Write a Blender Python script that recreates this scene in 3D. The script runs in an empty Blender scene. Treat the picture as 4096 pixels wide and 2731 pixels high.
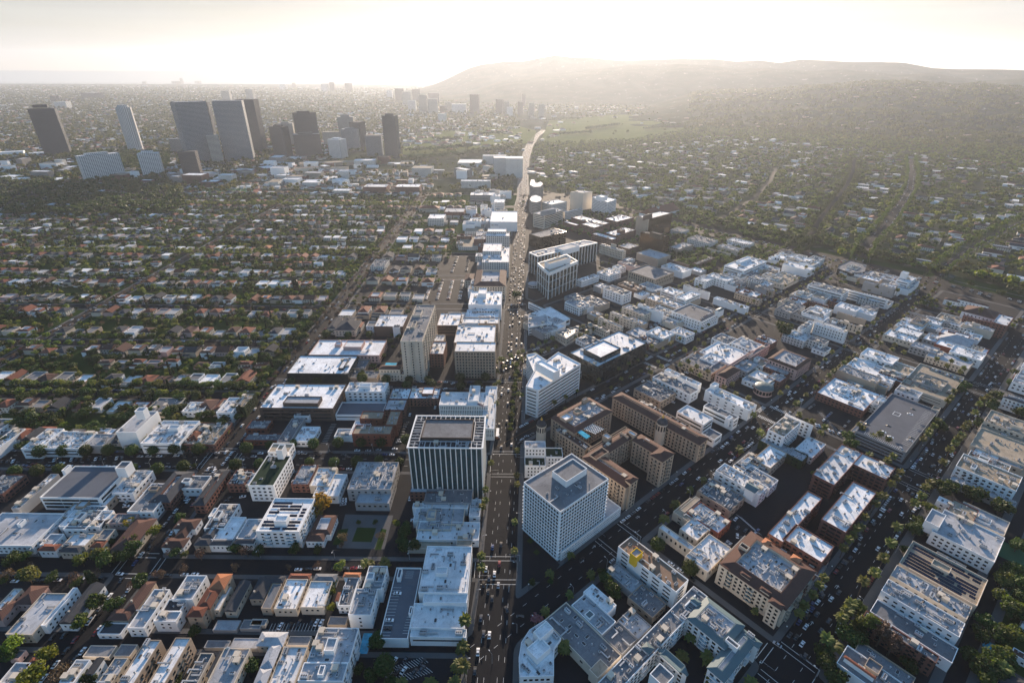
import bpy, math, random
import numpy as np
from mathutils import Vector, Matrix
R_ = math.radians
rnd = random.Random(7)
# ------------------------------------------------------------------ camera
SC = bpy.context.scene
COL = SC.collection
HC = 290.0
FPX, PITCH, ROLL = 2075.76, R_(27.4654), R_(0.2556)
cam_d = bpy.data.cameras.new('camera'); cam = bpy.data.objects.new('camera', cam_d); COL.objects.link(cam)
cam_d.sensor_width = 36; cam_d.lens = 36*FPX/4096; cam_d.clip_start = 1; cam_d.clip_end = 200000
FW = Vector((0, math.cos(PITCH), -math.sin(PITCH))); UP = Vector((0, math.sin(PITCH), math.cos(PITCH))); RT = Vector((1, 0, 0))
CR = RT*math.cos(ROLL)+UP*math.sin(ROLL); CU = -RT*math.sin(ROLL)+UP*math.cos(ROLL)
cam.matrix_world = Matrix(((CR.x, CU.x, -FW.x, 0), (CR.y, CU.y, -FW.y, 0), (CR.z, CU.z, -FW.z, HC), (0, 0, 0, 1)))
SC.camera = cam
# ------------------------------------------------------------------ sky, sun, exposure
SUN_EL, SUN_AZ = R_(12.5), R_(6.5)          # azimuth from +y towards +x
w = bpy.data.worlds.new('World'); SC.world = w; w.use_nodes = True
nt = w.node_tree; bg = nt.nodes['Background']
sk = nt.nodes.new('ShaderNodeTexSky'); sk.sky_type = 'NISHITA'; sk.sun_disc = False
sk.sun_elevation = SUN_EL; sk.sun_rotation = SUN_AZ; sk.dust_density = 1.0; sk.air_density = 1.0; sk.ozone_density = 1.2; sk.altitude = 0
tc = nt.nodes.new('ShaderNodeTexCoord'); mp = nt.nodes.new('ShaderNodeMapping'); mp.inputs['Scale'].default_value = (1.2, 1.2, 16)
ns = nt.nodes.new('ShaderNodeTexNoise'); ns.inputs['Scale'].default_value = 1.6; ns.inputs['Detail'].default_value = 5; ns.inputs['Distortion'].default_value = .4
rp = nt.nodes.new('ShaderNodeMapRange'); rp.inputs[1].default_value = .35; rp.inputs[2].default_value = .75; rp.inputs[3].default_value = .65; rp.inputs[4].default_value = .95
hs = nt.nodes.new('ShaderNodeHueSaturation'); hs.inputs['Saturation'].default_value = .0; hs.inputs['Value'].default_value = 1.25
mx = nt.nodes.new('ShaderNodeMix'); mx.data_type = 'RGBA'
L = nt.links.new
L(tc.outputs['Generated'], mp.inputs['Vector']); L(mp.outputs[0], ns.inputs['Vector']); L(ns.outputs['Fac'], rp.inputs[0]); sx0 = nt.nodes.new('ShaderNodeSeparateXYZ'); L(tc.outputs['Generated'], sx0.inputs[0]); lo = nt.nodes.new('ShaderNodeMapRange'); lo.inputs[1].default_value = .10; lo.inputs[2].default_value = .32; lo.inputs[3].default_value = 1; lo.inputs[4].default_value = 0; L(sx0.outputs[2], lo.inputs[0]); ml_ = nt.nodes.new('ShaderNodeMath'); ml_.operation = 'MULTIPLY'; L(rp.outputs[0], ml_.inputs[0]); L(lo.outputs[0], ml_.inputs[1]); L(ml_.outputs[0], mx.inputs[0])
s2_ = nt.nodes.new('ShaderNodeHueSaturation'); s2_.inputs['Saturation'].default_value = 1.32; L(sk.outputs[0], s2_.inputs['Color']); L(s2_.outputs[0], mx.inputs[6]); L(sk.outputs[0], hs.inputs['Color']); L(hs.outputs[0], mx.inputs[7]); 
# thin high overcast: the veil evens the sky out, it never gets brighter than the cloud
sep = nt.nodes.new('ShaderNodeSeparateColor'); cmb = nt.nodes.new('ShaderNodeCombineColor'); L(mx.outputs[2], sep.inputs[0])
bw_ = nt.nodes.new('ShaderNodeRGBToBW'); L(mx.outputs[2], bw_.inputs[0]); a_ = nt.nodes.new('ShaderNodeMath'); a_.operation = 'MULTIPLY_ADD'; a_.inputs[1].default_value = .82; a_.inputs[2].default_value = 1; L(bw_.outputs[0], a_.inputs[0])
for i_ in range(3):
    d_ = nt.nodes.new('ShaderNodeMath'); d_.operation = 'DIVIDE'; L(sep.outputs[i_], d_.inputs[0]); L(a_.outputs[0], d_.inputs[1]); L(d_.outputs[0], cmb.inputs[i_])
ns2 = nt.nodes.new('ShaderNodeTexNoise'); ns2.inputs['Scale'].default_value = 2.3; ns2.inputs['Detail'].default_value = 6; ns2.inputs['Distortion'].default_value = .6; L(mp.outputs[0], ns2.inputs['Vector'])
r2_ = nt.nodes.new('ShaderNodeMapRange'); r2_.inputs[1].default_value = .35; r2_.inputs[2].default_value = .68; r2_.inputs[3].default_value = .87; r2_.inputs[4].default_value = 1.0; L(ns2.outputs['Fac'], r2_.inputs[0])
vm_ = nt.nodes.new('ShaderNodeVectorMath'); vm_.operation = 'SCALE'; L(cmb.outputs[0], vm_.inputs[0]); L(r2_.outputs[0], vm_.inputs['Scale']); L(vm_.outputs[0], bg.inputs['Color'])
bg.inputs['Strength'].default_value = 0.15
sd = bpy.data.lights.new('sun', 'SUN'); sd.energy = 3.0; sd.angle = R_(0.6); sd.color = (1, .79, .60)
so = bpy.data.objects.new('sun', sd); COL.objects.link(so)
sv = Vector((math.sin(SUN_AZ)*math.cos(SUN_EL), math.cos(SUN_AZ)*math.cos(SUN_EL), math.sin(SUN_EL)))
so.rotation_euler = sv.to_track_quat('Z', 'Y').to_euler(); so.location = (0, 0, 3000)
SC.view_settings.view_transform = 'Standard'; SC.view_settings.look = 'None'; SC.view_settings.exposure = 2.02; SC.view_settings.gamma = 1
SC.render.engine = 'CYCLES'
cy = SC.cycles; cy.max_bounces = 5; cy.diffuse_bounces = 2; cy.glossy_bounces = 2; cy.transmission_bounces = 2; cy.volume_bounces = 1; cy.transparent_max_bounces = 8
cy.use_denoising = True; cy.caustics_reflective = False; cy.caustics_refractive = False; cy.sample_clamp_indirect = 4
# ------------------------------------------------------------------ geometry of the view (used only to survey where things stand)
def un(x, y, h=0.0):
    d = CR*((x-2048)/FPX)+CU*((1365.5-y)/FPX)+FW
    s = (HC-h)/-d.z
    return (d.x*s, d.y*s)
def project(x, y, z):
    v = Vector((x, y, z-HC)); q = v.dot(FW)
    if q < 1: return None
    return (2048+FPX*v.dot(CR)/q, 1365.5-FPX*v.dot(CU)/q)
def inview(x, y, z=0, m=60):
    p = project(x, y, z)
    return p is not None and -m < p[0] < 4096+m and p[1] < 2731+m*2
TS = 1024/2351; TY = {1: 150, 2: 682, 3: 1365, 4: 2048}
def T(c, r, u, v): return (c*1024+u*TS, TY[r]+v*TS)
G1, G2, G3 = R_(0.52), R_(49.6), R_(41)
def tog(x, y, a): return (x*math.cos(a)-y*math.sin(a), x*math.sin(a)+y*math.cos(a))
def fromg(x, y, a): return (x*math.cos(a)+y*math.sin(a), -x*math.sin(a)+y*math.cos(a))
# ------------------------------------------------------------------ materials
MATS = {}
def nodes(name):
    m = bpy.data.materials.new(name); m.use_nodes = True; t = m.node_tree
    return m, t, t.nodes['Principled BSDF']
def N(t, ty, **k):
    n = t.nodes.new(ty)
    for a, b in k.items():
        if a in n.inputs.keys() if isinstance(a, str) else False: n.inputs[a].default_value = b
        else: setattr(n, a, b)
    return n
def mixc(t, fac, a, b, mode='MIX'):
    n = t.nodes.new('ShaderNodeMix'); n.data_type = 'RGBA'; n.blend_type = mode
    for s, v in ((0, fac), (6, a), (7, b)):
        if hasattr(v, 'links') or isinstance(v, bpy.types.NodeSocket): t.links.new(v, n.inputs[s])
        else: n.inputs[s].default_value = v if s == 0 else (*v, 1) if len(v) == 3 else v
    return n.outputs[2]
def noise(t, vec, scale, detail=3, lo=.4, hi=.6, rough=.6):
    n = t.nodes.new('ShaderNodeTexNoise'); n.inputs['Scale'].default_value = scale; n.inputs['Detail'].default_value = detail; n.inputs['Roughness'].default_value = rough
    t.links.new(vec, n.inputs['Vector'])
    r = t.nodes.new('ShaderNodeMapRange'); r.inputs[1].default_value = lo; r.inputs[2].default_value = hi
    t.links.new(n.outputs['Fac'], r.inputs[0]); return r.outputs[0]
def M_(t, op, a, b=None, c=None):
    n = t.nodes.new('ShaderNodeMath'); n.operation = op
    for i, v in enumerate((a, b, c)):
        if v is None: continue
        if isinstance(v, bpy.types.NodeSocket): t.links.new(v, n.inputs[i])
        else: n.inputs[i].default_value = v
    return n.outputs[0]
def dirty(name, col, rough=.8, amt=.35, sc=.08, vary=.12, kind='', spec=.15):
    """a weathered surface: large stains + fine grain + a little variation from object to object"""
    m, t, b = nodes(name)
    g = t.nodes.new('ShaderNodeNewGeometry').outputs['Position']
    oi = t.nodes.new('ShaderNodeObjectInfo')
    dark = tuple(c*.55 for c in col)
    c1 = mixc(t, M_(t, 'MULTIPLY', noise(t, g, sc, 5, .42, .7), amt), col, dark)
    c2 = mixc(t, M_(t, 'MULTIPLY', noise(t, g, sc*9, 3, .45, .75), amt*.6), c1, tuple(c*.7 for c in col))
    hsv = t.nodes.new('ShaderNodeHueSaturation'); t.links.new(c2, hsv.inputs['Color'])
    t.links.new(M_(t, 'ADD', M_(t, 'MULTIPLY', oi.outputs['Random'], vary*2), 1-vary), hsv.inputs['Value'])
    out = hsv.outputs[0]
    if kind:
        tcn = t.nodes.new('ShaderNodeTexCoord'); sx = t.nodes.new('ShaderNodeSeparateXYZ'); t.links.new(tcn.outputs['Object'], sx.inputs[0])
        snn = t.nodes.new('ShaderNodeSeparateXYZ'); t.links.new(tcn.outputs['Normal'], snn.inputs[0])
        if kind == 'seam':      # membrane seams
            f = M_(t, 'LESS_THAN', M_(t, 'FRACT', M_(t, 'DIVIDE', sx.outputs[0], 3.1)), .05)
            out = mixc(t, M_(t, 'MULTIPLY', f, .35), out, dark)
            # patched areas
            v = t.nodes.new('ShaderNodeTexVoronoi'); v.inputs['Scale'].default_value = .09; v.distance = 'MANHATTAN'; t.links.new(g, v.inputs['Vector'])
            sh = t.nodes.new('ShaderNodeSeparateXYZ'); t.links.new(v.outputs['Color'], sh.inputs[0])
            out = mixc(t, M_(t, 'MULTIPLY', M_(t, 'GREATER_THAN', sh.outputs[0], .72), .3), out, dark)
            pn = t.nodes.new('ShaderNodeTexNoise'); pn.inputs['Scale'].default_value = .22; pn.inputs['Detail'].default_value = 6; pn.inputs['Distortion'].default_value = 1.2; t.links.new(g, pn.inputs['Vector'])
            rg = M_(t, 'LESS_THAN', M_(t, 'ABSOLUTE', M_(t, 'SUBTRACT', pn.outputs['Fac'], .56)), .018); out = mixc(t, M_(t, 'MULTIPLY', rg, .4), out, tuple(c*.4 for c in col))
            out = mixc(t, M_(t, 'MULTIPLY', M_(t, 'GREATER_THAN', pn.outputs['Fac'], .62), .3), out, tuple(c*.5 for c in col))
        elif kind == 'tile':
            wv = t.nodes.new('ShaderNodeTexWave'); wv.inputs['Scale'].default_value = .55; wv.bands_direction = 'DIAGONAL'; t.links.new(tcn.outputs['Object'], wv.inputs['Vector'])
            out = mixc(t, M_(t, 'MULTIPLY', wv.outputs['Fac'], .35), out, dark)
        elif kind.startswith('win'):   # window grid in the wall of things too far off for modelled windows
            fl, bay, ww, wh = [float(q) for q in kind[3:].split(',')]
            isx = M_(t, 'GREATER_THAN', M_(t, 'ABSOLUTE', snn.outputs[1]), .7)
            u = M_(t, 'ADD', M_(t, 'MULTIPLY', sx.outputs[0], isx), M_(t, 'MULTIPLY', sx.outputs[1], M_(t, 'SUBTRACT', 1.0, isx)))
            fu = M_(t, 'FRACT', M_(t, 'DIVIDE', M_(t, 'ADD', u, 500.3), bay)); fz = M_(t, 'FRACT', M_(t, 'DIVIDE', sx.outputs[2], fl))
            a = M_(t, 'MULTIPLY', M_(t, 'GREATER_THAN', fu, 1-ww), M_(t, 'MULTIPLY', M_(t, 'GREATER_THAN', fz, .3), M_(t, 'LESS_THAN', fz, .3+wh)))
            a = M_(t, 'MULTIPLY', a, M_(t, 'LESS_THAN', M_(t, 'ABSOLUTE', snn.outputs[2]), .5))
            out = mixc(t, a, out, (.02, .025, .03))
            t.links.new(M_(t, 'SUBTRACT', rough, M_(t, 'MULTIPLY', a, rough-.15)), b.inputs['Roughness'])
    t.links.new(out, b.inputs['Base Color'])
    if not kind.startswith('win'): b.inputs['Roughness'].default_value = rough
    b.inputs['Specular IOR Level'].default_value = spec
    MATS[name] = m; return m
def glass(name, col, rough=.08, metal=0., vary=.5):
    m, t, b = nodes(name); oi = t.nodes.new('ShaderNodeObjectInfo')
    g = t.nodes.new('ShaderNodeNewGeometry').outputs['Position']
    c = mixc(t, M_(t, 'MULTIPLY', noise(t, g, .35, 2, .4, .6), .6), col, tuple(q*.45 for q in col))
    h = t.nodes.new('ShaderNodeHueSaturation'); t.links.new(c, h.inputs['Color']); t.links.new(M_(t, 'ADD', M_(t, 'MULTIPLY', oi.outputs['Random'], vary*2), 1-vary), h.inputs['Value'])
    t.links.new(h.outputs[0], b.inputs['Base Color']); b.inputs['Roughness'].default_value = rough; b.inputs['Metallic'].default_value = metal
    b.inputs['Specular IOR Level'].default_value = .45; MATS[name] = m; return m
def leafmat(name, col, col2, sc=.05, trans=.35):
    m, t, b = nodes(name); g = t.nodes.new('ShaderNodeNewGeometry').outputs['Position']; oi = t.nodes.new('ShaderNodeObjectInfo')
    c = mixc(t, noise(t, g, sc, 4, .38, .62), col, col2)
    c = mixc(t, M_(t, 'MULTIPLY', noise(t, g, .9, 2, .4, .6), .5), c, tuple(q*.5 for q in col))
    h = t.nodes.new('ShaderNodeHueSaturation'); t.links.new(c, h.inputs['Color']); t.links.new(M_(t, 'ADD', M_(t, 'MULTIPLY', oi.outputs['Random'], .5), .75), h.inputs['Value'])
    t.links.new(M_(t, 'ADD', M_(t, 'MULTIPLY', oi.outputs['Random'], .05), .475), h.inputs['Hue'])
    b.inputs['Roughness'].default_value = .6; b.inputs['Specular IOR Level'].default_value = .2; t.links.new(h.outputs[0], b.inputs['Base Color'])
    tr = t.nodes.new('ShaderNodeBsdfTranslucent'); br = t.nodes.new('ShaderNodeMix'); br.data_type = 'RGBA'; br.blend_type = 'MULTIPLY'; br.inputs[0].default_value = 1
    t.links.new(h.outputs[0], br.inputs[6]); br.inputs[7].default_value = (1.9, 1.7, .7, 1); t.links.new(br.outputs[2], tr.inputs['Color'])
    ms = t.nodes.new('ShaderNodeMixShader'); ms.inputs[0].default_value = trans
    t.links.new(b.outputs[0], ms.inputs[1]); t.links.new(tr.outputs[0], ms.inputs[2]); t.links.new(ms.outputs[0], t.nodes['Material Output'].inputs['Surface'])
    MATS[name] = m; return m
# walls
WALL = {'W': dirty('white_stucco', (.84, .84, .83), .85, .15, vary=.04), 'C': dirty('cream_stucco', (.60, .52, .42), .85, .25), 'T': dirty('tan_stone', (.42, .33, .25), .85, .3),
        'K': dirty('pink_stucco', (.56, .38, .34), .85, .25), 'B': dirty('red_brick', (.22, .075, .05), .9, .3, .3), 'G': dirty('grey_concrete', (.33, .33, .33), .9, .35),
        'N': dirty('brown_panel', (.10, .075, .065), .6, .3), 'I': dirty('ivy_wall', (.03, .05, .02), .9, .5, .4), 'Y': dirty('yellow_panel', (.72, .45, .03), .7, .15),
        'D': glass('dark_glass', (.02, .03, .032), .1, 0, .2), 'V': glass('green_glass', (.03, .075, .085), .1, 0, .2), 'Z': glass('bronze_glass', (.05, .032, .018), .12, .5, .2),
        'E': dirty('verdigris_metal', (.10, .145, .155), .5, .3),
        'X': dirty('white_wall_windows', (.66, .64, .60), .85, .2, kind='win3.4,3.6,.45,.45'), 'Q': dirty('tan_wall_windows', (.42, .36, .29), .85, .25, kind='win3.4,3.8,.45,.45'),
        'H': dirty('house_wall', (.62, .57, .50), .85, .2, vary=.25, kind='win3,3.4,.35,.45'), 'J': dirty('grey_wall_windows', (.30, .29, .28), .8, .25, kind='win3.5,2.6,.6,.55'),
        'U': dirty('brick_wall_windows', (.19, .09, .07), .85, .3, kind='win3.3,3.4,.45,.45')}
ROOF = {'w': dirty('white_roof', (.80, .80, .80), .75, .55, .07, .16, 'seam'), 'l': dirty('light_grey_roof', (.42, .43, .45), .85, .6, .09, .12, 'seam'), 'g': dirty('grey_roof', (.19, .195, .205), .9, .6, .09, .15, 'seam'),
        'k': dirty('dark_roof', (.055, .058, .065), .9, .4, .2, .25), 't': dirty('red_tile_roof', (.19, .07, .045), .8, .4, .25, .25, 'tile'), 'b': dirty('brown_tile_roof', (.095, .052, .042), .85, .35, .25, .2, 'tile'),
        'n': dirty('tan_roof', (.34, .28, .21), .9, .4, .1, .15, 'seam'), 'd': dirty('parking_deck', (.115, .125, .145), .9, .45, .06, .1), 'e': dirty('green_deck', (.012, .03, .016), .95, .4, .3), 'u': MATS['verdigris_metal'],
        'o': dirty('orange_tile_roof', (.42, .17, .085), .8, .35, .25, .2, 'tile'), 'r': dirty('roof_terrace', (.25, .17, .12), .9, .4, .3)}
WIN = {'d': glass('window_glass', (.018, .024, .03), .2), 'v': glass('window_teal', (.02, .05, .055), .1)}
m_metal = dirty('grey_metal', (.40, .41, .42), .55, .4, .5, .3); m_white = dirty('white_paint', (.78, .78, .76), .6, .1, .5, .05); m_dmetal = dirty('dark_metal', (.06, .06, .065), .6, .3, .5)
m_asph = dirty('asphalt', (.0105, .0115, .0145), .9, .45, .02, .0); m_pave = dirty('concrete_pavement', (.105, .105, .105), .9, .4, .06, .0); m_lot = dirty('lot_asphalt', (.015, .0165, .0205), .9, .5, .05, 0)
m_lawn = dirty('lawn', (.030, .052, .014), .95, .5, .06, 0, spec=0.0); m_line = dirty('road_paint', (.62, .62, .60), .8, .4, .6, 0); m_yline = dirty('yellow_paint', (.28, .16, .04), .8, .4, .6, 0)
m_golf = dirty('golf_grass', (.14, .155, .055), .95, .35, .012, 0, spec=0.0); m_pool = glass('pool_water', (.05, .42, .60), .05, 0, 0); m_red = dirty('red_paint', (.35, .05, .03), .7); m_solar = glass('solar_cells', (.012, .018, .04), .15)
m_gold = dirty('gold_leaf', (.6, .36, .07), .35, .1); m_court = dirty('sport_green', (.03, .10, .05), .9, .2); m_track = dirty('running_track', (.22, .06, .04), .9, .2)
m_field = dirty('field_turf', (.035, .11, .03), .9, .3, .03); m_green = dirty('painted_green', (.01, .22, .15), .8)
L_broad = leafmat('broad_leaves', (.06, .10, .022), (.11, .135, .032)); L_plane = leafmat('plane_tree_leaves', (.10, .135, .038), (.155, .17, .055)); L_dark = leafmat('ficus_leaves', (.03, .06, .014), (.055, .09, .02), trans=.25)
L_palm = leafmat('palm_fronds', (.12, .15, .04), (.18, .18, .055), trans=.45); L_bare = leafmat('dry_twigs', (.10, .065, .05), (.14, .09, .06), trans=.15); L_olive = leafmat('hazy_forest', (.05, .075, .02), (.11, .115, .035), .02)
L_bright = leafmat('bright_leaves', (.12, .17, .02), (.20, .22, .03)); L_cyp = leafmat('cypress_leaves', (.015, .03, .012), (.025, .04, .015), trans=.15); m_bark = dirty('bark', (.10, .075, .055), .9, .4, .8)
L_pink = leafmat('pink_blossom', (.35, .16, .20), (.25, .10, .16)); L_gold = leafmat('yellow_leaves', (.24, .17, .02), (.30, .22, .03))
CARC = [('white', (.75, .75, .75)), ('silver', (.38, .39, .41)), ('black', (.008, .008, .01)), ('dark grey', (.05, .052, .06)), ('white', (.7, .7, .7)), ('black', (.012, .012, .014)), ('grey', (.16, .165, .17)), ('red', (.22, .01, .01)), ('blue', (.02, .05, .16))]
CARM = []
for i, (cn, cc) in enumerate(CARC):
    m, t, b = nodes('car_paint_'+cn.replace(' ', '_')); b.inputs['Base Color'].default_value = (*cc, 1); b.inputs['Roughness'].default_value = .28; b.inputs['Coat Weight'].default_value = .6; b.inputs['Coat Roughness'].default_value = .08
    CARM.append(m)
# ------------------------------------------------------------------ mesh helpers
class MB:
    def __init__(s): s.v = []; s.f = []; s.m = []
    def add(s, vs, fs, mi=0):
        o = len(s.v); s.v += vs; s.f += [tuple(i+o for i in f) for f in fs]; s.m += [mi]*len(fs)
    def box(s, x0, y0, z0, x1, y1, z1, mi=0):
        s.add([(x0, y0, z0), (x1, y0, z0), (x1, y1, z0), (x0, y1, z0), (x0, y0, z1), (x1, y0, z1), (x1, y1, z1), (x0, y1, z1)],
              [(0, 3, 2, 1), (4, 5, 6, 7), (0, 1, 5, 4), (1, 2, 6, 5), (2, 3, 7, 6), (3, 0, 4, 7)], mi)
    def prism(s, p, z0, z1, mi=0, top=True, bot=False, sides=True):
        n = len(p); vs = [(x, y, z0) for x, y in p]+[(x, y, z1) for x, y in p]; fs = []
        if sides: fs += [(i, (i+1) % n, n+(i+1) % n, n+i) for i in range(n)]
        if top: fs.append(tuple(range(n, 2*n)))
        if bot: fs.append(tuple(range(n-1, -1, -1)))
        s.add(vs, fs, mi)
    def ring(s, p, q, zp, zq, mi=0):
        n = len(p); s.add([(x, y, zp) for x, y in p]+[(x, y, zq) for x, y in q], [(i, (i+1) % n, n+(i+1) % n, n+i) for i in range(n)], mi)
    def lathe(s, prof, n=12, mi=0, cx=0, cy=0, cap=False):
        o = len(s.v)
        for r, z in prof:
            for k in range(n): a = 2*math.pi*k/n; s.v.append((cx+r*math.cos(a), cy+r*math.sin(a), z))
        for j in range(len(prof)-1):
            for k in range(n): s.f.append((o+j*n+k, o+j*n+(k+1) % n, o+(j+1)*n+(k+1) % n, o+(j+1)*n+k)); s.m.append(mi)
        if cap: s.f.append(tuple(o+(len(prof)-1)*n+k for k in range(n))); s.m.append(mi)
    def tube(s, a, b, r0, r1, n=6, mi=0):
        a = Vector(a); b = Vector(b); d = (b-a).normalized(); u = d.orthogonal().normalized(); w_ = d.cross(u); vs = []
        for P, r in ((a, r0), (b, r1)):
            for k in range(n): t_ = 2*math.pi*k/n; q = P+u*(r*math.cos(t_))+w_*(r*math.sin(t_)); vs.append(tuple(q))
        s.add(vs, [(k, (k+1) % n, n+(k+1) % n, n+k) for k in range(n)]+[tuple(range(n, 2*n))], mi)
    def mesh(s, name, mats):
        me = bpy.data.meshes.new(name); me.from_pydata(s.v, [], s.f)
        for m in (mats if isinstance(mats, (list, tuple)) else [mats]): me.materials.append(m)
        if any(s.m): me.polygons.foreach_set('material_index', s.m)
        return me
    def build(s, name, mats, parent=None, **k): return link(name, s.mesh(name, mats), parent, **k)
def link(name, me, parent=None, loc=None, rz=None, scale=None):
    o = bpy.data.objects.new(name, me); COL.objects.link(o)
    if parent: o.parent = parent
    if loc: o.location = loc
    if rz is not None: o.rotation_euler = (0, 0, rz)
    if scale: o.scale = scale
    return o
def tag(o, label, cat, group=None, kind=None):
    o['label'] = label; o['category'] = cat
    if group: o['group'] = group
    if kind: o['kind'] = kind
    return o
def thing(name, x, y, rz, label, cat, group=None, z=0):
    return tag(link(name, None, loc=(x, y, z), rz=rz), label, cat, group)
def area(p): return sum(p[i][0]*p[(i+1) % len(p)][1]-p[(i+1) % len(p)][0]*p[i][1] for i in range(len(p)))/2
def ccw(p): return p if area(p) > 0 else p[::-1]
def inset(p, d):
    n = len(p); out = []
    for i in range(n):
        a, b, c = p[i-1], p[i], p[(i+1) % n]
        e1 = Vector((b[0]-a[0], b[1]-a[1])).normalized(); e2 = Vector((c[0]-b[0], c[1]-b[1])).normalized()
        n1 = Vector((-e1.y, e1.x)); n2 = Vector((-e2.y, e2.x)); k = 1+n1.dot(n2)
        q = (n1+n2)/max(k, .35); out.append((b[0]+q.x*d, b[1]+q.y*d))
    return out
def inpoly(x, y, p):
    c = False
    for i in range(len(p)):
        (x1, y1), (x2, y2) = p[i-1], p[i]
        if (y1 > y) != (y2 > y) and x < (x2-x1)*(y-y1)/(y2-y1)+x1: c = not c
    return c
def clip(p, nx, ny, d):      # keep nx*x+ny*y >= d
    out = []
    for i in range(len(p)):
        a, b = p[i-1], p[i]; da = nx*a[0]+ny*a[1]-d; db = nx*b[0]+ny*b[1]-d
        if (da >= 0) != (db >= 0): t_ = da/(da-db); out.append((a[0]+(b[0]-a[0])*t_, a[1]+(b[1]-a[1])*t_))
        if db >= 0: out.append(b)
    return out
def roundp(p, r, n=3):
    out = []
    for i in range(len(p)):
        a, b, c = Vector(p[i-1]), Vector(p[i]), Vector(p[(i+1) % len(p)]); u, v_ = (a-b), (c-b)
        rr = min(r, u.length*.4, v_.length*.4); s0 = b+u.normalized()*rr; s1 = b+v_.normalized()*rr
        for k in range(n+1): t_ = k/n; q = s0*(1-t_)**2+b*2*t_*(1-t_)+s1*t_*t_; out.append((q.x, q.y))
    return out
# ------------------------------------------------------------------ ground, roads, blocks, sea, hills
def VP(x, y, h=0): return un(x*1.74150, y*1.74150, h)
def sheet(name, pts, z, mat, kind='structure'):
    b = MB(); b.add([(x, y, z) for x, y in ccw(pts)], [tuple(range(len(pts)))]); o = b.build(name, mat); o['kind'] = kind; return o
m, t, b = nodes('city_ground'); g = t.nodes.new('ShaderNodeNewGeometry').outputs['Position']
c = mixc(t, noise(t, g, .004, 5, .4, .6), (.05, .058, .028), (.065, .066, .045))
c = mixc(t, M_(t, 'MULTIPLY', noise(t, g, .03, 3, .58, .68), .8), c, (.17, .165, .155)); c = mixc(t, M_(t, 'MULTIPLY', noise(t, g, .012, 4, .5, .62), .7), c, (.03, .042, .018))
t.links.new(c, b.inputs['Base Color']); b.inputs['Roughness'].default_value = .95; b.inputs['Specular IOR Level'].default_value = 0; m_ground = m
sheet('ground', [(-26000, -600), (26000, -600), (26000, 14500), (6000, 14200), (0, 14600), (-6000, 13700), (-12000, 13000), (-26000, 11500)], 0, m_ground)
m, t, b = nodes('sea_water'); b.inputs['Base Color'].default_value = (.03, .06, .08, 1); b.inputs['Roughness'].default_value = .25
sheet('sea', [(-150000, 9000), (150000, 9000), (150000, 160000), (-150000, 160000)], -3, m)
sheet('road', [(-1700, 30), (1250, 30), (1250, 200), (910, 512), (262, 1273), (262, 1420), (-1700, 1420)], .03, m_asph)
marks = MB(); ymarks = MB()
def strip(mb, pts, w_, z=.05, dash=0, gap=0):
    for (x0, y0), (x1, y1) in zip(pts[:-1], pts[1:]):
        d = Vector((x1-x0, y1-y0)); ln = d.length
        if ln < .01: continue
        d /= ln; n = Vector((-d.y, d.x))*w_/2; s = 0.0
        while s < ln:
            e = min(ln, s+(dash or ln)); a = (x0+d.x*s, y0+d.y*s); b_ = (x0+d.x*e, y0+d.y*e)
            if inview(*a): mb.add([(a[0]-n.x, a[1]-n.y, z), (b_[0]-n.x, b_[1]-n.y, z), (b_[0]+n.x, b_[1]+n.y, z), (a[0]+n.x, a[1]+n.y, z)], [(0, 3, 2, 1)])
            s = e+gap if dash else ln
def road(name, pts, w_, mat=None, z=.03):
    b = MB(); P = [Vector(p) for p in pts]; Lf = []; Rt = []
    for i, p in enumerate(P):
        d = (P[min(i+1, len(P)-1)]-P[max(i-1, 0)]).normalized(); n = Vector((-d.y, d.x))*w_/2; Lf.append(p+n); Rt.append(p-n)
    n = len(P); b.add([(q.x, q.y, z) for q in Rt]+[(q.x, q.y, z) for q in Lf], [(i, i+1, n+i+1, n+i) for i in range(n-1)])
    o = b.build(name, mat or m_asph); o['kind'] = 'structure'; return o
NPAVE = []
def block(poly, top, rim=3.2, r=5):
    poly = ccw(poly)
    if area(poly) < 300: return
    if not any(inview(x, y, 0, 500) for x, y in poly) and not inview(*[sum(c)/len(poly) for c in zip(*poly)], 0, 900): return
    q = roundp(poly, r); b = MB(); b.prism(q, 0, .17); o = b.build('pavement', m_pave); o['kind'] = 'structure'
    i = inset(poly, rim)
    if area(i) > 100: sheet({'a': 'parking_lot_ground', 'l': 'lawn'}[top], i, .19, {'a': m_lot, 'l': m_lawn}[top])
WK = [(1, 60), (3, 219), (6, 268), (10, 354), (12, 430), (15, 505), (19, 645), (28, 941), (39, 1303), (50, 1420)]
WL = [(-30, 60), (-24, 162), (-19.5, 219), (-17, 291), (-15, 385), (-13, 470), (-10, 645), (-3, 941), (8, 1303), (17, 1420)]
def lerp(tb, y):
    for (a, ya), (b_, yb) in zip(tb[:-1], tb[1:]):
        if y <= yb: return a+(b_-a)*(y-ya)/(yb-ya)
    return tb[-1][0]
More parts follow.
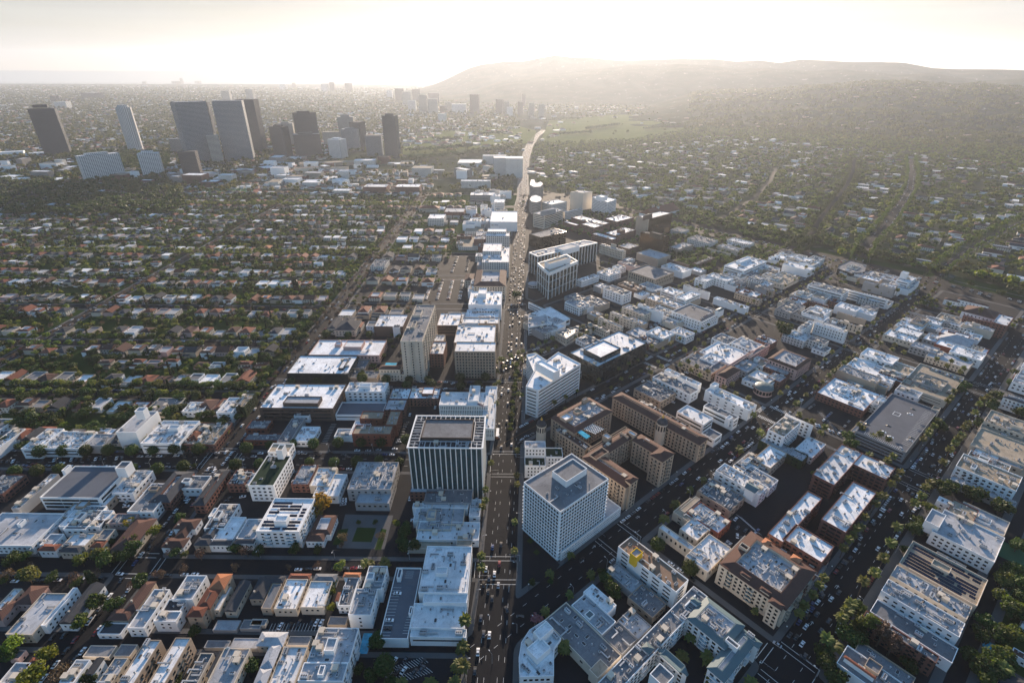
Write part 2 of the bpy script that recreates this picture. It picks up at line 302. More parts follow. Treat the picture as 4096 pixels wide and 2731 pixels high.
# left grid
rowsA = [(40, 178, 'a'), (187, 227, 'a'), (239, 326, 'a'), (348, 453, 'a'), (464, 655, 'a'), (669, 768, 'a'), (782, 885, 'a'), (899, 995, 'l'), (1009, 1120, 'l'), (1134, 1255, 'l'), (1271, 1400, 'l')]
rowsB = [(40, 178, 'a'), (187, 227, 'a'), (239, 326, 'a'), (346, 427, 'l'), (441, 538, 'l'), (552, 643, 'l'), (657, 750, 'l'), (764, 878, 'l'), (892, 993, 'l'), (1007, 1112, 'l'), (1126, 1250, 'l'), (1270, 1400, 'l')]
def G1p(x, y): return fromg(x, y, G1)
for y0, y1, k in rowsA: block([G1p(-237.5, y0), (lerp(WL, y0), y0-.0), (lerp(WL, y1), y1), G1p(-237.5, y1)], k)
for xa, xb in ((-568, -258), (-890, -582), (-1210, -904)):
    for y0, y1, k in rowsB: block([G1p(xa, y0), G1p(xb, y0), G1p(xb, y1), G1p(xa, y1)], k if xb > -300 else 'l' if y0 > 300 else k)
# right grid, cut along the boulevard
wl0, wl1 = Vector((3, 219)), Vector((35, 1180)); wd = (wl1-wl0).normalized()
def cutw(p): return clip(p, wd.y, -wd.x, wd.y*wl0.x-wd.x*wl0.y)
XS2 = [(-600, -497), (-481, -393), (-377, -291), (-273, -158.5), (-138, -41), (-20, 26), (34, 128), (138, 300)]
for i, (xa, xb) in enumerate(XS2):
    ys = [(-160, 447), (463, 655), (675, 862), (880, 968)] if i <= 3 else [(-160, 217), (234, 447), (463, 655), (675, 862), (880, 968)] if i == 4 else [(-160, 217), (234, 655), (675, 862), (880, 968)]
    for y0, y1 in ys:
        p = cutw([fromg(xa, y0, G2), fromg(xb, y0, G2), fromg(xb, y1, G2), fromg(xa, y1, G2)])
        if len(p) > 2: block(p, 'l' if i >= 6 else 'a', 4 if i < 5 else 5)
# boulevard beyond the sheet, other far roads
far_w = [VP(1204, 470), VP(1201, 430), VP(1202, 400), VP(1206, 365), VP(1216, 335), VP(1232, 312), VP(1250, 299)]
WC = [((lerp(WK, y)+lerp(WL, y))/2, y) for y in (60, 162, 219, 291, 385, 470, 645, 941, 1303, 1415)]
road('road', [(14+19, 1400)]+far_w, 33, m_pave, z=.05)
SMB = [fromg(X, 996, G2) for X in (-760, -500, 200)]
road('road', [(far_w[1][0], far_w[1][1])]+SMB, 30, z=.045)
AV1 = [(598, 860), (666, 951), (809, 1110), (980, 1322), (1112, 1487), (1290, 1740), (1500, 2060)]
AV2 = [(490, 900), (590, 1010), (702, 1174), (825, 1344), (959, 1530), (1110, 1760), (1290, 2060)]
AV3 = [(665, 778), (793, 888), (923, 990), (1120, 1133), (1330, 1290), (1700, 1560)]
AV0 = [(380, 1060), (500, 1200), (640, 1390), (780, 1620), (900, 1850)]
for a_, w_ in ((AV1, 20), (AV2, 11), (AV3, 16), (AV0, 10)): road('road', a_, w_, z=.055)
road('road', [VP(395, 375), VP(405, 400), VP(425, 425), VP(440, 450), VP(470, 462)], 34, z=.055)
road('road', [VP(62, 375), VP(62, 400), VP(64, 425)], 26, z=.055)
road('road', [VP(150, 300), VP(160, 260), VP(170, 230), VP(185, 205)], 40, z=.055)
for px in (-246.5, -575, -897):
    pass
# markings
def G1l(x0, y0, x1, y1, w_=.3, **k): strip(marks, [G1p(x0, y0), G1p(x1, y1)], w_, **k)
def G2l(mb, x0, y0, x1, y1, w_=.15, **k): strip(mb, [fromg(x0, y0, G2), fromg(x1, y1, G2)], w_, **k)
def offs(pts, d): return [(p[0]+d, p[1]) for p in pts]
for d in (-3.6, 3.6): strip(marks, offs(WC, d), .18, dash=3, gap=9)
for d in (-7, 7): strip(marks, offs(WC, d), .2, dash=3, gap=8)
for X in (-148.5, -30.5):
    for d in (-.2, .2): G2l(ymarks, X+d, -100, X+d, 860, .14)
    for d in (-4.5, 4.5): G2l(marks, X+d, -100, X+d, 860, .2, dash=3, gap=7)
for X in (-282, -385): G2l(ymarks, X, 100, X, 860, .2)
for y in (233, 337, 458): strip(ymarks, [G1p(-570, y), (lerp(WL, y)-8, y)], .2)
for d in (-4, 4): strip(marks, [G1p(-560, 337+d), G1p(-24, 337+d)], .2, dash=3, gap=6)
def cross(x, y, a, wl, ladder=False):   # a crossing centred at x,y; a = heading of the road crossed, wl = its width
    for s in (-1.7, 1.7):
        p0 = fromg(-wl/2, s, a); p1 = fromg(wl/2, s, a); strip(marks, [(x+p0[0], y+p0[1]), (x+p1[0], y+p1[1])], .32)
    if ladder:
        k = -wl/2+.8
        while k < wl/2: p0 = fromg(k, -1.5, a); p1 = fromg(k, 1.5, a); strip(marks, [(x+p0[0], y+p0[1]), (x+p1[0], y+p1[1])], .6); k += 1.5
for X, w_ in ((-30.5, 20), (-148.5, 19), (-282, 17), (-385, 15)):
    for Y in (225, 455, 665):
        if X == -282 and Y == 225: continue
        for s in (-12, 12): p = fromg(X, Y+s, G2); cross(p[0], p[1], G2, w_, Y == 455 and X < -40)
    for Y in (225, 455, 665):
        if X < -200 and Y == 225: continue
        for s in (-1, 1):
            if X < -140 and Y == 225 and s < 0: continue
            p = fromg(X+s*(w_/2+3), Y, G2); cross(p[0], p[1], G2+math.pi/2, 14, Y == 455)
for y in (233, 337, 458, 662):
    for s in (-1, 1):
        yy = y+s*(9 if y != 337 else 14); cross((lerp(WK, yy)+lerp(WL, yy))/2, yy, 0, 27)
    cross(lerp(WL, y)-3, y, math.pi/2, 12 if y != 337 else 20); p = G1p(-235, y); cross(p[0], p[1], math.pi/2, 12 if y != 337 else 20); p = G1p(-260, y); cross(p[0], p[1], math.pi/2, 12 if y != 337 else 20)
    for s in (-1, 1): p = G1p(-247, y+s*(8 if y != 337 else 14)); cross(p[0], p[1], G1, 14)
# turn arrows and lane letters as plain strokes of road paint
for X, Y in ((-152, 190), (-152, 250), (-34, 262), (-26, 200), (-34, 300), (-30, 420), (-155, 205)):
    G2l(marks, X, Y, X, Y+3, .3); G2l(marks, X-.8, Y+2.2, X, Y+3.4, .3); G2l(marks, X+.8, Y+2.2, X, Y+3.4, .3)
# sport field, golf course, parks
road('lawn', [fromg(-286, 1034, G2), fromg(-164, 1034, G2)], 24, m_lawn, .06); road('lawn', [fromg(-140, 1036, G2), fromg(120, 1036, G2)], 44, m_lawn, .06)
road('lawn', [fromg(-480, 1032, G2), fromg(-300, 1032, G2)], 22, m_lawn, .06)
sheet('park_path', [fromg(-136, 1029, G2), fromg(120, 1029, G2), fromg(120, 1032, G2), fromg(-136, 1032, G2)], .075, m_pave)
for pp in ([(925, 358), (1090, 347), (1225, 327), (1232, 300), (1180, 288), (1000, 303), (925, 318)], [(1238, 333), (1450, 326), (1655, 290), (1650, 262), (1400, 264), (1262, 276)]):
    sheet('golf_grass', roundp([VP(*q) for q in pp], 60, 4), .06, m_golf)
def q4(pts): return [VP(*p) for p in pts]
sheet('running_track', roundp(q4([(425, 452), (440, 428), (605, 420), (600, 445)]), 30, 4), .065, m_track)
sheet('sports_field', q4([(446, 448), (452, 432), (580, 425), (582, 441)]), .075, m_field)
for k in range(11):
    a_ = VP(450+k*12.8, 448-k*.75); b_ = VP(455+k*12.4, 432-k*.7); strip(marks, [a_, b_], .6, z=.09)
sheet('sports_field', q4([(480, 418), (482, 408), (535, 404), (540, 414)]), .07, m_field)
sheet('lawn', q4([(75, 480), (180, 488), (330, 470), (330, 440), (180, 450), (60, 470)]), .05, m_lawn)
# garden by the boulevard with its lawn and paths (bottom centre)
def LT(c, r, *pts): return [un(*T(c, r, u, v)) for u, v in pts]
sheet('garden_path', LT(1, 4, (740, 330), (1180, 340), (1260, 30), (820, 20)), .20, m_pave)
sheet('garden_lawn', LT(1, 4, (880, 270), (1060, 275), (1105, 145), (930, 140)), .21, m_lawn)
for q_ in ([(700, 300), (800, 300), (850, 150), (760, 160)], [(1090, 345), (1150, 345), (1200, 160), (1150, 150)]): sheet('flower_bed', LT(1, 4, *q_), .215, m_lawn)
sheet('plaza_paving', LT(2, 4, (110, 160), (440, 480), (330, 640), (130, 640)), .20, m_lot)
for i in range(4):
    for j in range(3):
        p = fromg(-177-j*10, 183-i*9.5+j*3, G2)
        if p[0] > 12 and p[1] > 215: q_ = [(p[0]+a, p[1]+b_) for a, b_ in ((-2.6, 0), (0, -2.6), (2.6, 0), (0, 2.6))]; sheet('flower_bed', q_, .215, m_lawn)
marks.build('road_markings', m_line)['kind'] = 'structure'; ymarks.build('road_markings', m_yline)['kind'] = 'structure'
# hills: ridge heights surveyed from the photograph at their real distance
RID = [(900, 190), (985, 178), (1040, 164), (1080, 154), (1115, 148), (1160, 143), (1200, 143), (1240, 134), (1272, 129), (1310, 133), (1345, 132), (1385, 137), (1430, 140), (1500, 138), (1560, 136), (1640, 137), (1690, 142), (1740, 140), (1790, 145), (1840, 138), (1900, 140), (1960, 144), (2020, 143), (2080, 146), (2140, 157), (2200, 160), (2280, 160), (2400, 164), (2700, 158), (3200, 150)]
RI2 = [(1000, 196), (1060, 190), (1120, 184), (1180, 177), (1240, 170), (1300, 166), (1360, 160), (1400, 156), (1450, 150), (1500, 152), (1560, 147), (1640, 152), (1700, 160), (1760, 156), (1850, 163), (1950, 160), (2050, 172), (2150, 170), (2250, 186), (2352, 180), (2700, 175), (3200, 165)]
RI3 = [(1500, 214), (1600, 208), (1700, 206), (1780, 204), (1860, 196), (1930, 192), (2000, 186), (2080, 186), (2150, 192), (2200, 196), (2260, 190), (2300, 196), (2352, 200), (2500, 192), (2800, 185), (3200, 180)]
rr_ = np.random.RandomState(4)
def fbm(n, seed):
    r = np.random.RandomState(seed); out = np.zeros(n); a = 1.
    for o in range(6):
        k = 2**(o+2)+1; out += a*np.interp(np.linspace(0, 1, n), np.linspace(0, 1, k), r.rand(k)-.5); a *= .52
    return out
def hills(name, prof, D, wdt, seed, mat, x0, x1):
    nx, ny = 260, 34; xs = np.linspace(x0, x1, nx); hy = np.interp(xs, [p[0] for p in prof], [p[1] for p in prof])
    vs = []; rid = []
    for x, y in zip(xs, hy):
        d = CR*((x*1.7415-2048)/FPX)+CU*((1365.5-y*1.7415)/FPX)+FW; k = math.hypot(d.x, d.y); rid.append((d.x/k, d.y/k, HC+D*d.z/k))
    fb = [fbm(nx, seed+j) for j in range(ny)]
    for j in range(ny):
        s = j/(ny-1)*1.35            # 0 foot, 1 ridge, beyond: the far slope
        prf = (math.sin(min(s, 1)*math.pi/2)**1.5) if s <= 1 else max(0, 1-(s-1)*1.6)
        dist = D-wdt*(1-s)
        for i, (dx, dy, z) in enumerate(rid):
            ed = min(1, i/26); zz = max(z, -2)*prf*(.02+.98*ed*ed*(3-2*ed)); amp = (z*.055+5)*(math.sin(min(s, 1)*math.pi)*1.3+.06); zz += fb[j][i]*amp*1.5+amp*.8*math.sin(i*.55+math.sin(j*.4+i*.05)*2+seed)*(s < 1)*.35
            vs.append((dx*dist, dy*dist, zz if j else -30))
    fs = [(j*nx+i, j*nx+i+1, (j+1)*nx+i+1, (j+1)*nx+i) for j in range(ny-1) for i in range(nx-1)]
    b = MB(); b.v = vs; b.f = fs; b.m = [0]*len(fs); o = b.build(name, mat); o['kind'] = 'structure'
    o.data.polygons.foreach_set('use_smooth', [True]*len(fs)); return o
m, t, b = nodes('hill_scrub'); g = t.nodes.new('ShaderNodeNewGeometry').outputs['Position']
c = mixc(t, noise(t, g, .004, 6, .4, .6), (.035, .045, .02), (.07, .065, .035)); c = mixc(t, M_(t, 'MULTIPLY', noise(t, g, .02, 3, .64, .7), .6), c, (.28, .26, .23))
t.links.new(c, b.inputs['Base Color']); b.inputs['Roughness'].default_value = .95; b.inputs['Specular IOR Level'].default_value = 0; m_hill = m
hills('hills', RID, 8800, 2000, 3, m_hill, 880, 3200); hills('hills', RI2, 7600, 2200, 40, m_hill, 980, 3200); H3 = hills('hills', RI3, 6200, 2900, 80, m_hill, 1450, 3200)

def nearline(x, y, pl, d):
    for (x0, y0), (x1, y1) in zip(pl[:-1], pl[1:]):
        vx, vy = x1-x0, y1-y0; t_ = max(0, min(1, ((x-x0)*vx+(y-y0)*vy)/(vx*vx+vy*vy))); 
        if (x-x0-vx*t_)**2+(y-y0-vy*t_)**2 < d*d: return True
    return False
# ------------------------------------------------------------------ shared small meshes
def winmesh(mat):
    b = MB(); b.box(-.5, -.06, 0, .5, 0, 1, 0); return b.mesh('window', mat)
WM = {'d': winmesh(WIN['d']), 'v': winmesh(WIN['v'])}
b = MB(); b.box(-.5, -.06, 0, .5, .0, 1); FINM = b.mesh('fin', m_white)
def acmesh(sx, sy, sz, fans):
    b = MB(); b.box(-sx/2, -sy/2, .25, sx/2, sy/2, sz); b.box(-sx/2+.1, -sy/2+.1, 0, sx/2-.1, sy/2-.1, .25, 1)
    for k in range(fans): b.lathe([(.42, sz), (.42, sz+.12), (.3, sz+.13)], 10, 1, (k-(fans-1)/2)*1.1, 0, True)
    return b.mesh('air_conditioner', [m_metal, m_dmetal])
ACS = [acmesh(1.3, 1.2, 1.2, 1), acmesh(2.6, 1.6, 1.5, 2), acmesh(3.8, 2.1, 1.9, 3), acmesh(1.1, 1.1, .9, 1)]
b = MB(); b.lathe([(.22, 0), (.22, .9), (.36, .95), (.36, 1.15), (.05, 1.3)], 8); VENT = b.mesh('vent', m_metal)
b = MB(); b.box(-3.2, -.35, .4, 3.2, .35, 1.0); b.box(2.5, -.35, .4, 3.2, 1.9, 1.0); b.box(-3, -.2, 0, -2.8, .2, .4); b.box(2.6, -.2, 0, 2.8, .2, .4); DUCT = b.mesh('duct', m_metal)
b = MB(); b.box(-.8, -1.2, 0, .8, 1.2, .35); b.add([(-.7, -1.1, .35), (.7, -1.1, .35), (.7, 1.1, .35), (-.7, 1.1, .35), (0, -1, .75), (0, 1, .75)], [(0, 1, 4), (1, 2, 5, 4), (2, 3, 5), (3, 0, 4, 5)], 1); SKYL = b.mesh('skylight', [m_white, m_dmetal])
b = MB(); b.box(-1.6, -1.4, 0, 1.6, 1.4, 2.5); b.box(-1.75, -1.55, 2.5, 1.75, 1.55, 2.65); b.box(-.4, -1.43, 0, .5, -1.4, 2.0, 1); HUT = b.mesh('stair_hut', [WALL['C'], m_dmetal])
b = MB(); b.box(-.45, -.35, 0, .45, .35, 1.7); b.box(-.52, -.42, 1.7, .52, .42, 1.85); CHIM = b.mesh('chimney', WALL['C'])
b = MB()
b.add([(-.5, -.8, .25), (.5, -.8, .25), (.5, .8, .95), (-.5, .8, .95), (-.5, -.8, .2), (.5, -.8, .2), (.5, .8, .9), (-.5, .8, .9)], [(0, 1, 2, 3), (7, 6, 5, 4), (0, 4, 5, 1), (1, 5, 6, 2), (2, 6, 7, 3), (3, 7, 4, 0)]); PANEL = b
ONES = 'zero first second third fourth fifth sixth seventh eighth ninth tenth eleventh twelfth thirteenth fourteenth fifteenth sixteenth seventeenth eighteenth nineteenth'.split()
CARD = 'one two three four five six seven eight nine'.split(); TENS = 'twenty thirty forty fifty sixty seventy eighty ninety'.split()
def ordw(n):
    if n >= 100: return ('hundredth' if n % 100 == 0 else 'hundred-and-'+ordw(n % 100)) if n < 200 else 'two-'+ordw(n-100)
    if n < 20: return ONES[n]
    t_ = TENS[n//10-2]; return t_[:-1]+'ieth' if n % 10 == 0 else t_+'-'+ONES[n % 10]
def fit(*c):
    for q in c:
        if len(q.replace('-', ' ').split()) <= 16: return q
    return min(c, key=lambda q: len(q.split()))
NB = [0]
CAMV = Vector((0, 0, HC))
def gable(mb, p, h, rise, hip, mi=1, ov=.5):
    """roof over a rectangle p (local, ccw) : ridge along the longer side"""
    xs = [q[0] for q in p]; ys = [q[1] for q in p]; x0, x1, y0, y1 = min(xs)-ov, max(xs)+ov, min(ys)-ov, max(ys)+ov
    if x1-x0 >= y1-y0:
        k = (y1-y0)/2*(1 if hip else 0); k = min(k, (x1-x0)/2-.1); ym = (y0+y1)/2; a, c = (x0+k, ym, h+rise), (x1-k, ym, h+rise)
        mb.add([(x0, y0, h), (x1, y0, h), (x1, y1, h), (x0, y1, h), a, c], [(0, 1, 5, 4), (1, 2, 5), (2, 3, 4, 5), (3, 0, 4), (3, 2, 1, 0)], mi)
    else:
        k = (x1-x0)/2*(1 if hip else 0); k = min(k, (y1-y0)/2-.1); xm = (x0+x1)/2; a, c = (xm, y0+k, h+rise), (xm, y1-k, h+rise)
        mb.add([(x0, y0, h), (x1, y0, h), (x1, y1, h), (x0, y1, h), a, c], [(0, 1, 4), (1, 2, 5, 4), (2, 3, 5), (3, 0, 4, 5), (3, 2, 1, 0)], mi)
def hedge(c, r, u, v, u2, v2, zb=0):
    (x, y), (x2, y2) = un(*T(c, r, u, v)), un(*T(c, r, u2, v2)); return HC-(y2/y)*(HC-zb)
BLD = []      # footprints for keeping trees and cars out
GRIDN = {1: G1, 2: G2, 3: G3}
def building(kind, cat, label, wl, rf, win, c, r, g, vols, opts, group=None):
    a = GRIDN.get(g, g); V = []
    for vs in vols.split(';'):
        f = vs.strip().split(':'); pen = f[0][0] == '^'; hs_ = f[0].lstrip('^')
        h = hedge(c, r, *[float(q) for q in hs_[1:].split(',')]) if hs_[0] == 'e' else float(hs_)
        pts = [tuple(float(q) for q in s.split(',')) for s in f[1].split()]; ty = f[2] if len(f) > 2 and f[2] else 'f'; rm = f[3] if len(f) > 3 and f[3] else rf; wm = f[4] if len(f) > 4 and f[4] else wl
        P = [tog(*un(*T(c, r, u, v), h), a) for u, v in pts]
        if len(P) == 2: (x0, y0), (x1, y1) = P; x0, x1 = sorted((x0, x1)); y0, y1 = sorted((y0, y1)); P = [(x0, y0), (x1, y0), (x1, y1), (x0, y1)]
        elif len(P) == 3: P = P+[(P[0][0]+P[2][0]-P[1][0], P[0][1]+P[2][1]-P[1][1])]
        elif 'F' not in ty:
            n = len(P); Q = [list(q) for q in P]; hz = [abs(P[(i+1) % n][0]-P[i][0]) > abs(P[(i+1) % n][1]-P[i][1]) for i in range(n)]
            for i in range(n):
                j = (i+1) % n; ax = 1 if hz[i] else 0; m_ = (Q[i][ax]+Q[j][ax])/2; Q[i][ax] = Q[j][ax] = m_
            P = [tuple(q) for q in Q]
        V.append((pen, h, ccw(P), ty.replace('F', '') or 'f', rm, wm))
    cx = sum(q[0] for q in V[0][2])/len(V[0][2]); cy_ = sum(q[1] for q in V[0][2])/len(V[0][2]); wx, wy = fromg(cx, cy_, a)
    return building2(kind, cat, label, win, a, wx, wy, [(pen, h, [(x-cx, y-cy_) for x, y in P], ty, rm, wm) for pen, h, P, ty, rm, wm in V], opts, group)
def building2(kind, cat, label, win, a, wx, wy, V, opts, group=None, z=.1):
    NB[0] += 1; k = random.Random(NB[0]*13+5)
    root = thing(kind, wx, wy, -a, label, cat, group)
    mats = []; wb = MB(); rb = MB(); rmats = []; loc_cam = tog(-wx, -wy, a)
    def mi(lst, m_):
        if m_ not in lst: lst.append(m_)
        return lst.index(m_)
    flats = []
    for pen, h, P, ty, rm, wm in V:
        BLD.append(([fromg(x, y, a) for x, y in P], wx, wy)); WMt, RMt = WALL[wm], ROOF[rm]
        if pen: w_, q_, lw, lr = MB(), None, [WMt, RMt], None; q_ = w_; ml = lambda L_, m_: [WMt, RMt].index(m_)
        else: w_, q_, ml = wb, rb, mi
        wi = ml(mats, WMt); ri = ml(rmats, RMt); z0 = max(0, h-9) if pen else 0
        t_ = ty[0]; par = {'f': .9, 'e': .25, 'd': 1.15, 'm': .6, 'p': 0, 'g': 0}[t_]
        if t_ in 'fed':
            I = inset(P, .35); w_.prism(P, z0, h, wi, top=False); w_.ring(P, I, h, h, wi); w_.ring(I, I, h, h-par, wi)
            q_.prism(I, h-par-.05, h-par, ri, sides=False)
            if not pen: flats.append((h-par, inset(P, 1.6)))
        elif t_ == 'm':
            bw = float(ty[1:] or 3.5); O = inset(P, -.6); J = inset(P, bw); K = inset(P, bw+.5); w_.prism(P, z0, h, wi, top=False); q_.ring(O, O, h-.25, h, ri); q_.ring(O, J, h, h+bw*.42, ri); q_.ring(J, K, h+bw*.42, h+bw*.42, ri)
            w_.ring(K, K, h+bw*.42, h+.1, wi); gi = ml(rmats, ROOF['l']) if not pen else ri; q_.prism(K, h, h+.1, gi, sides=False); w_.ring(O, P, h-.25, h-.25, wi)
            if not pen: flats.append((h+.1, inset(P, bw+2)))
        else:
            w_.prism(P, z0, h, wi, top=False); xs = [q[0] for q in P]; ys = [q[1] for q in P]; rise = min(max(xs)-min(xs), max(ys)-min(ys))*(.22 if t_ == 'p' else .3)
            gable(q_, P, h, rise, t_ == 'p', ri)
            if t_ == 'g':   # gable ends of wall
                x0, x1, y0, y1 = min(xs), max(xs), min(ys), max(ys); xm, ym = (x0+x1)/2, (y0+y1)/2; rs = rise*.93
                if x1-x0 >= y1-y0: w_.add([(x0, y1, h), (x0, y0, h), (x0, ym, h+rs), (x1, y0, h), (x1, y1, h), (x1, ym, h+rs)], [(0, 1, 2), (3, 4, 5)], wi)
                else: w_.add([(x0, y0, h), (x1, y0, h), (xm, y0, h+rs), (x1, y1, h), (x0, y1, h), (xm, y1, h+rs)], [(0, 1, 2), (3, 4, 5)], wi)
        if pen: w_.build('penthouse', [WMt, RMt], root)
    wb.build('wall', mats, root); roof_ = rb.build('roof', rmats, root)
    # windows on the faces turned to the viewer's side
    if win and win[0] in 'wbv':
        st = win[0]; pr = win[1:].split(','); glz = 'd'
        if pr[-1] == 'v': glz = 'v'; pr = pr[:-1]
        pr = [float(q) for q in pr]; W = []
        for pen, h, P, ty, rm, wm in V:
            if pen: continue
            n = len(P)
            for i in range(n):
                p0, p1 = Vector(P[i]), Vector(P[(i+1) % n]); e = p1-p0; ln = e.length
                if ln < 3: continue
                e /= ln; nn = Vector((e.y, -e.x)); mid = (p0+p1)/2
                if nn.dot(Vector(loc_cam)-mid) < 0: continue
                rz = math.atan2(e.y, e.x)
                def free(px_, py_, z_):
                    for v2 in V:
                        if v2[2] is not P and v2[1] > z_ and inpoly(px_+nn.x*.6, py_+nn.y*.6, v2[2]): return False
                    return True
                fh = pr[0]; nf = max(1, int((h-1.2)/fh)); base = h-1.3-nf*fh
                if st == 'w':
                    bay, ww, wh = pr[1:4]; nb = max(1, int((ln-1)/bay)); off = (ln-nb*bay)/2
                    for f_ in range(nf):
                        for q in range(nb):
                            s = off+(q+.5)*bay; z_ = base+f_*fh+(fh-wh)*.5
                            if z_ > .4 and free(p0.x+e.x*s, p0.y+e.y*s, z_): W.append((p0.x+e.x*s+nn.x*.0, p0.y+e.y*s, z_, rz, ww, wh))
                elif st == 'b':
                    wh = pr[1]; mg = pr[2] if len(pr) > 2 else 1.2; sg = max(1, round(ln/30)) if len(pr) < 4 else max(1, round(ln/pr[3]))
                    for f_ in range(nf):
                        for q in range(sg):
                            l0 = mg+(ln-2*mg)*q/sg; l1 = mg+(ln-2*mg)*(q+1)/sg-.35; z_ = base+f_*fh+(fh-wh)*.5; s = (l0+l1)/2
                            if z_ > .4 and free(p0.x+e.x*s, p0.y+e.y*s, z_): W.append((p0.x+e.x*s, p0.y+e.y*s, z_, rz, l1-l0, wh))
                else:        # vertical fins on a glass wall
                    nb = max(1, int(ln/pr[0])); d = pr[1] if len(pr) > 1 else .5
                    for q in range(nb+1):
                        s = ln*q/nb; link('fin', FINM, root, (p0.x+e.x*s, p0.y+e.y*s, .2), rz, (d, 9, h-.2))
        if W:
            W.sort(key=lambda q: (q[0]-loc_cam[0])**2+(q[1]-loc_cam[1])**2+(q[2]-HC)**2)
            for q in W[:100]: link('window', WM[glz], root, (q[0], q[1], q[2]), q[3], (q[4], 1, q[5]))
            if len(W) > 100:
                b = MB()
                for x, y, z_, rz, ww, wh in W[100:]:
                    e = Vector((math.cos(rz), math.sin(rz))); nn = Vector((e.y, -e.x)); x0, y0, x1, y1 = x-e.x*ww/2, y-e.y*ww/2, x+e.x*ww/2, y+e.y*ww/2
                    b.add([(x0+nn.x*.06, y0+nn.y*.06, z_), (x1+nn.x*.06, y1+nn.y*.06, z_), (x1+nn.x*.06, y1+nn.y*.06, z_+wh), (x0+nn.x*.06, y0+nn.y*.06, z_+wh), (x0-nn.x*.05, y0-nn.y*.05, z_+wh), (x1-nn.x*.05, y1-nn.y*.05, z_+wh)], [(0, 1, 2, 3), (3, 2, 5, 4)])
                b.build('window', WIN[glz], root)['kind'] = 'stuff'
    for o_ in opts.split():
        if o_[0] == 'a' and flats:      # rooftop plant
            n = int(int(o_[1:])*1.6); done = []
            for j in range(n):
                for _ in range(12):
                    z_, P = k.choices(flats, [max(1, area(f[1])) for f in flats])[0]; xs = [q[0] for q in P]; ys = [q[1] for q in P]
                    if max(xs)-min(xs) < 1: continue
                    x, y = k.uniform(min(xs), max(xs)), k.uniform(min(ys), max(ys))
                    if not inpoly(x, y, P) or any(v2[1] > z_+1.2 and inpoly(x, y, inset(v2[2], -1.5)) for v2 in V) or any((x-q[0])**2+(y-q[1])**2 < 7 for q in done): continue
                    done.append((x, y)); s = k.random(); rz = k.choice((0, math.pi/2, math.pi))
                    if s < .40: link('air_conditioner', k.choice(ACS), roof_, (x, y, z_), rz)
                    elif s < .72: link('vent', VENT, roof_, (x, y, z_), 0, (1.3, 1.3, k.uniform(.7, 1.5)))
                    elif s < .84: link('duct', DUCT, roof_, (x, y, z_), rz, (k.uniform(.6, 1.3), 1, 1))
                    elif s < .94: link('skylight', SKYL, roof_, (x, y, z_), rz)
                    else: link('stair_hut', HUT, roof_, (x, y, z_), rz)
                    break
        elif o_[0] == 'T':
            tb_ = float(o_[1:])
            for pen, h, P, ty, rm, wm in V[:1]:
                O = inset(P, -.6); I = inset(P, .8); q = MB(); q.ring(O, O, h-tb_, h+.15); q.ring(O, I, h+.15, h+.15); q.ring(I, I, h+.15, h-.8); q.ring(P, O, h-tb_, h-tb_); q.build('parapet_band', m_white, root)
        elif o_[0] == 'c': x, y = V[0][2][0]; link('chimney', CHIM, roof_, (x*.6, y*.5, V[0][1]+.3), 0)
        elif o_[0] == 'L' or o_[0] == 'B':      # ledges / balconies on every storey
            fh = float(o_[1:]); b = None
            for pen, h, P, ty, rm, wm in V:
                if pen: continue
                nf = int((h-1.2)/fh); base = h-1.3-nf*fh
                for f_ in range(nf):
                    if o_[0] == 'L':
                        O = inset(P, -.55); q = MB(); z_ = base+f_*fh; q.ring(O, O, z_, z_+.35); q.ring(O, P, z_+.35, z_+.35); q.ring(P, O, z_, z_); q.build('ledge', m_white if wm in 'DZV' else WALL[wm], root)
                    else:
                        for i in range(len(P)):
                            p0, p1 = Vector(P[i]), Vector(P[(i+1) % len(P)]); e = p1-p0; ln = e.length
                            if ln < 9: continue
                            e /= ln; nn = Vector((e.y, -e.x))
                            if nn.dot(Vector(loc_cam)-(p0+p1)/2) < 0: continue
                            for j in range(max(1, int(ln/13))):
                                c_ = p0+e*((j+.5)*ln/max(1, int(ln/13))); q = MB(); hw = 2.2
                                q.box(-hw, -1.4, 0, hw, 0, .18); q.box(-hw, -1.4, .18, hw, -1.3, 1.1); q.box(-hw, -1.3, .18, -hw+.1, 0, 1.1); q.box(hw-.1, -1.3, .18, hw, 0, 1.1)
                                if base+f_*fh > 1.5: q.build('balcony', WALL[wm], root, loc=(c_.x, c_.y, base+f_*fh), rz=math.atan2(e.y, e.x))
        elif o_[0] == 's' and flats:     # solar arrays in rows
            z_, P = flats[int(o_[1:] or 0)]; xs = [q[0] for q in P]; ys = [q[1] for q in P]; y = min(ys)+1; tot = 0; dens = area(P) > 900
            while y < max(ys)-1 and tot < 60:
                x = min(xs)+.6
                while x < max(xs)-2.5:
                    n_p = k.randint(5, 14) if not dens else k.randint(14, 30); q = MB()
                    for _ in range(n_p):
                        if x < max(xs)-.7: q.add([(vx+x, vy+y, vz) for vx, vy, vz in PANEL.v], PANEL.f); x += 1.02
                    keep_ = k.random() < (.62 if not dens else .72)
                    if keep_: q.build('solar_panel', m_solar, roof_, loc=(0, 0, z_)); tot += 1
                    x += 1.5
                y += 2.9 if not dens else 3.1
    return root
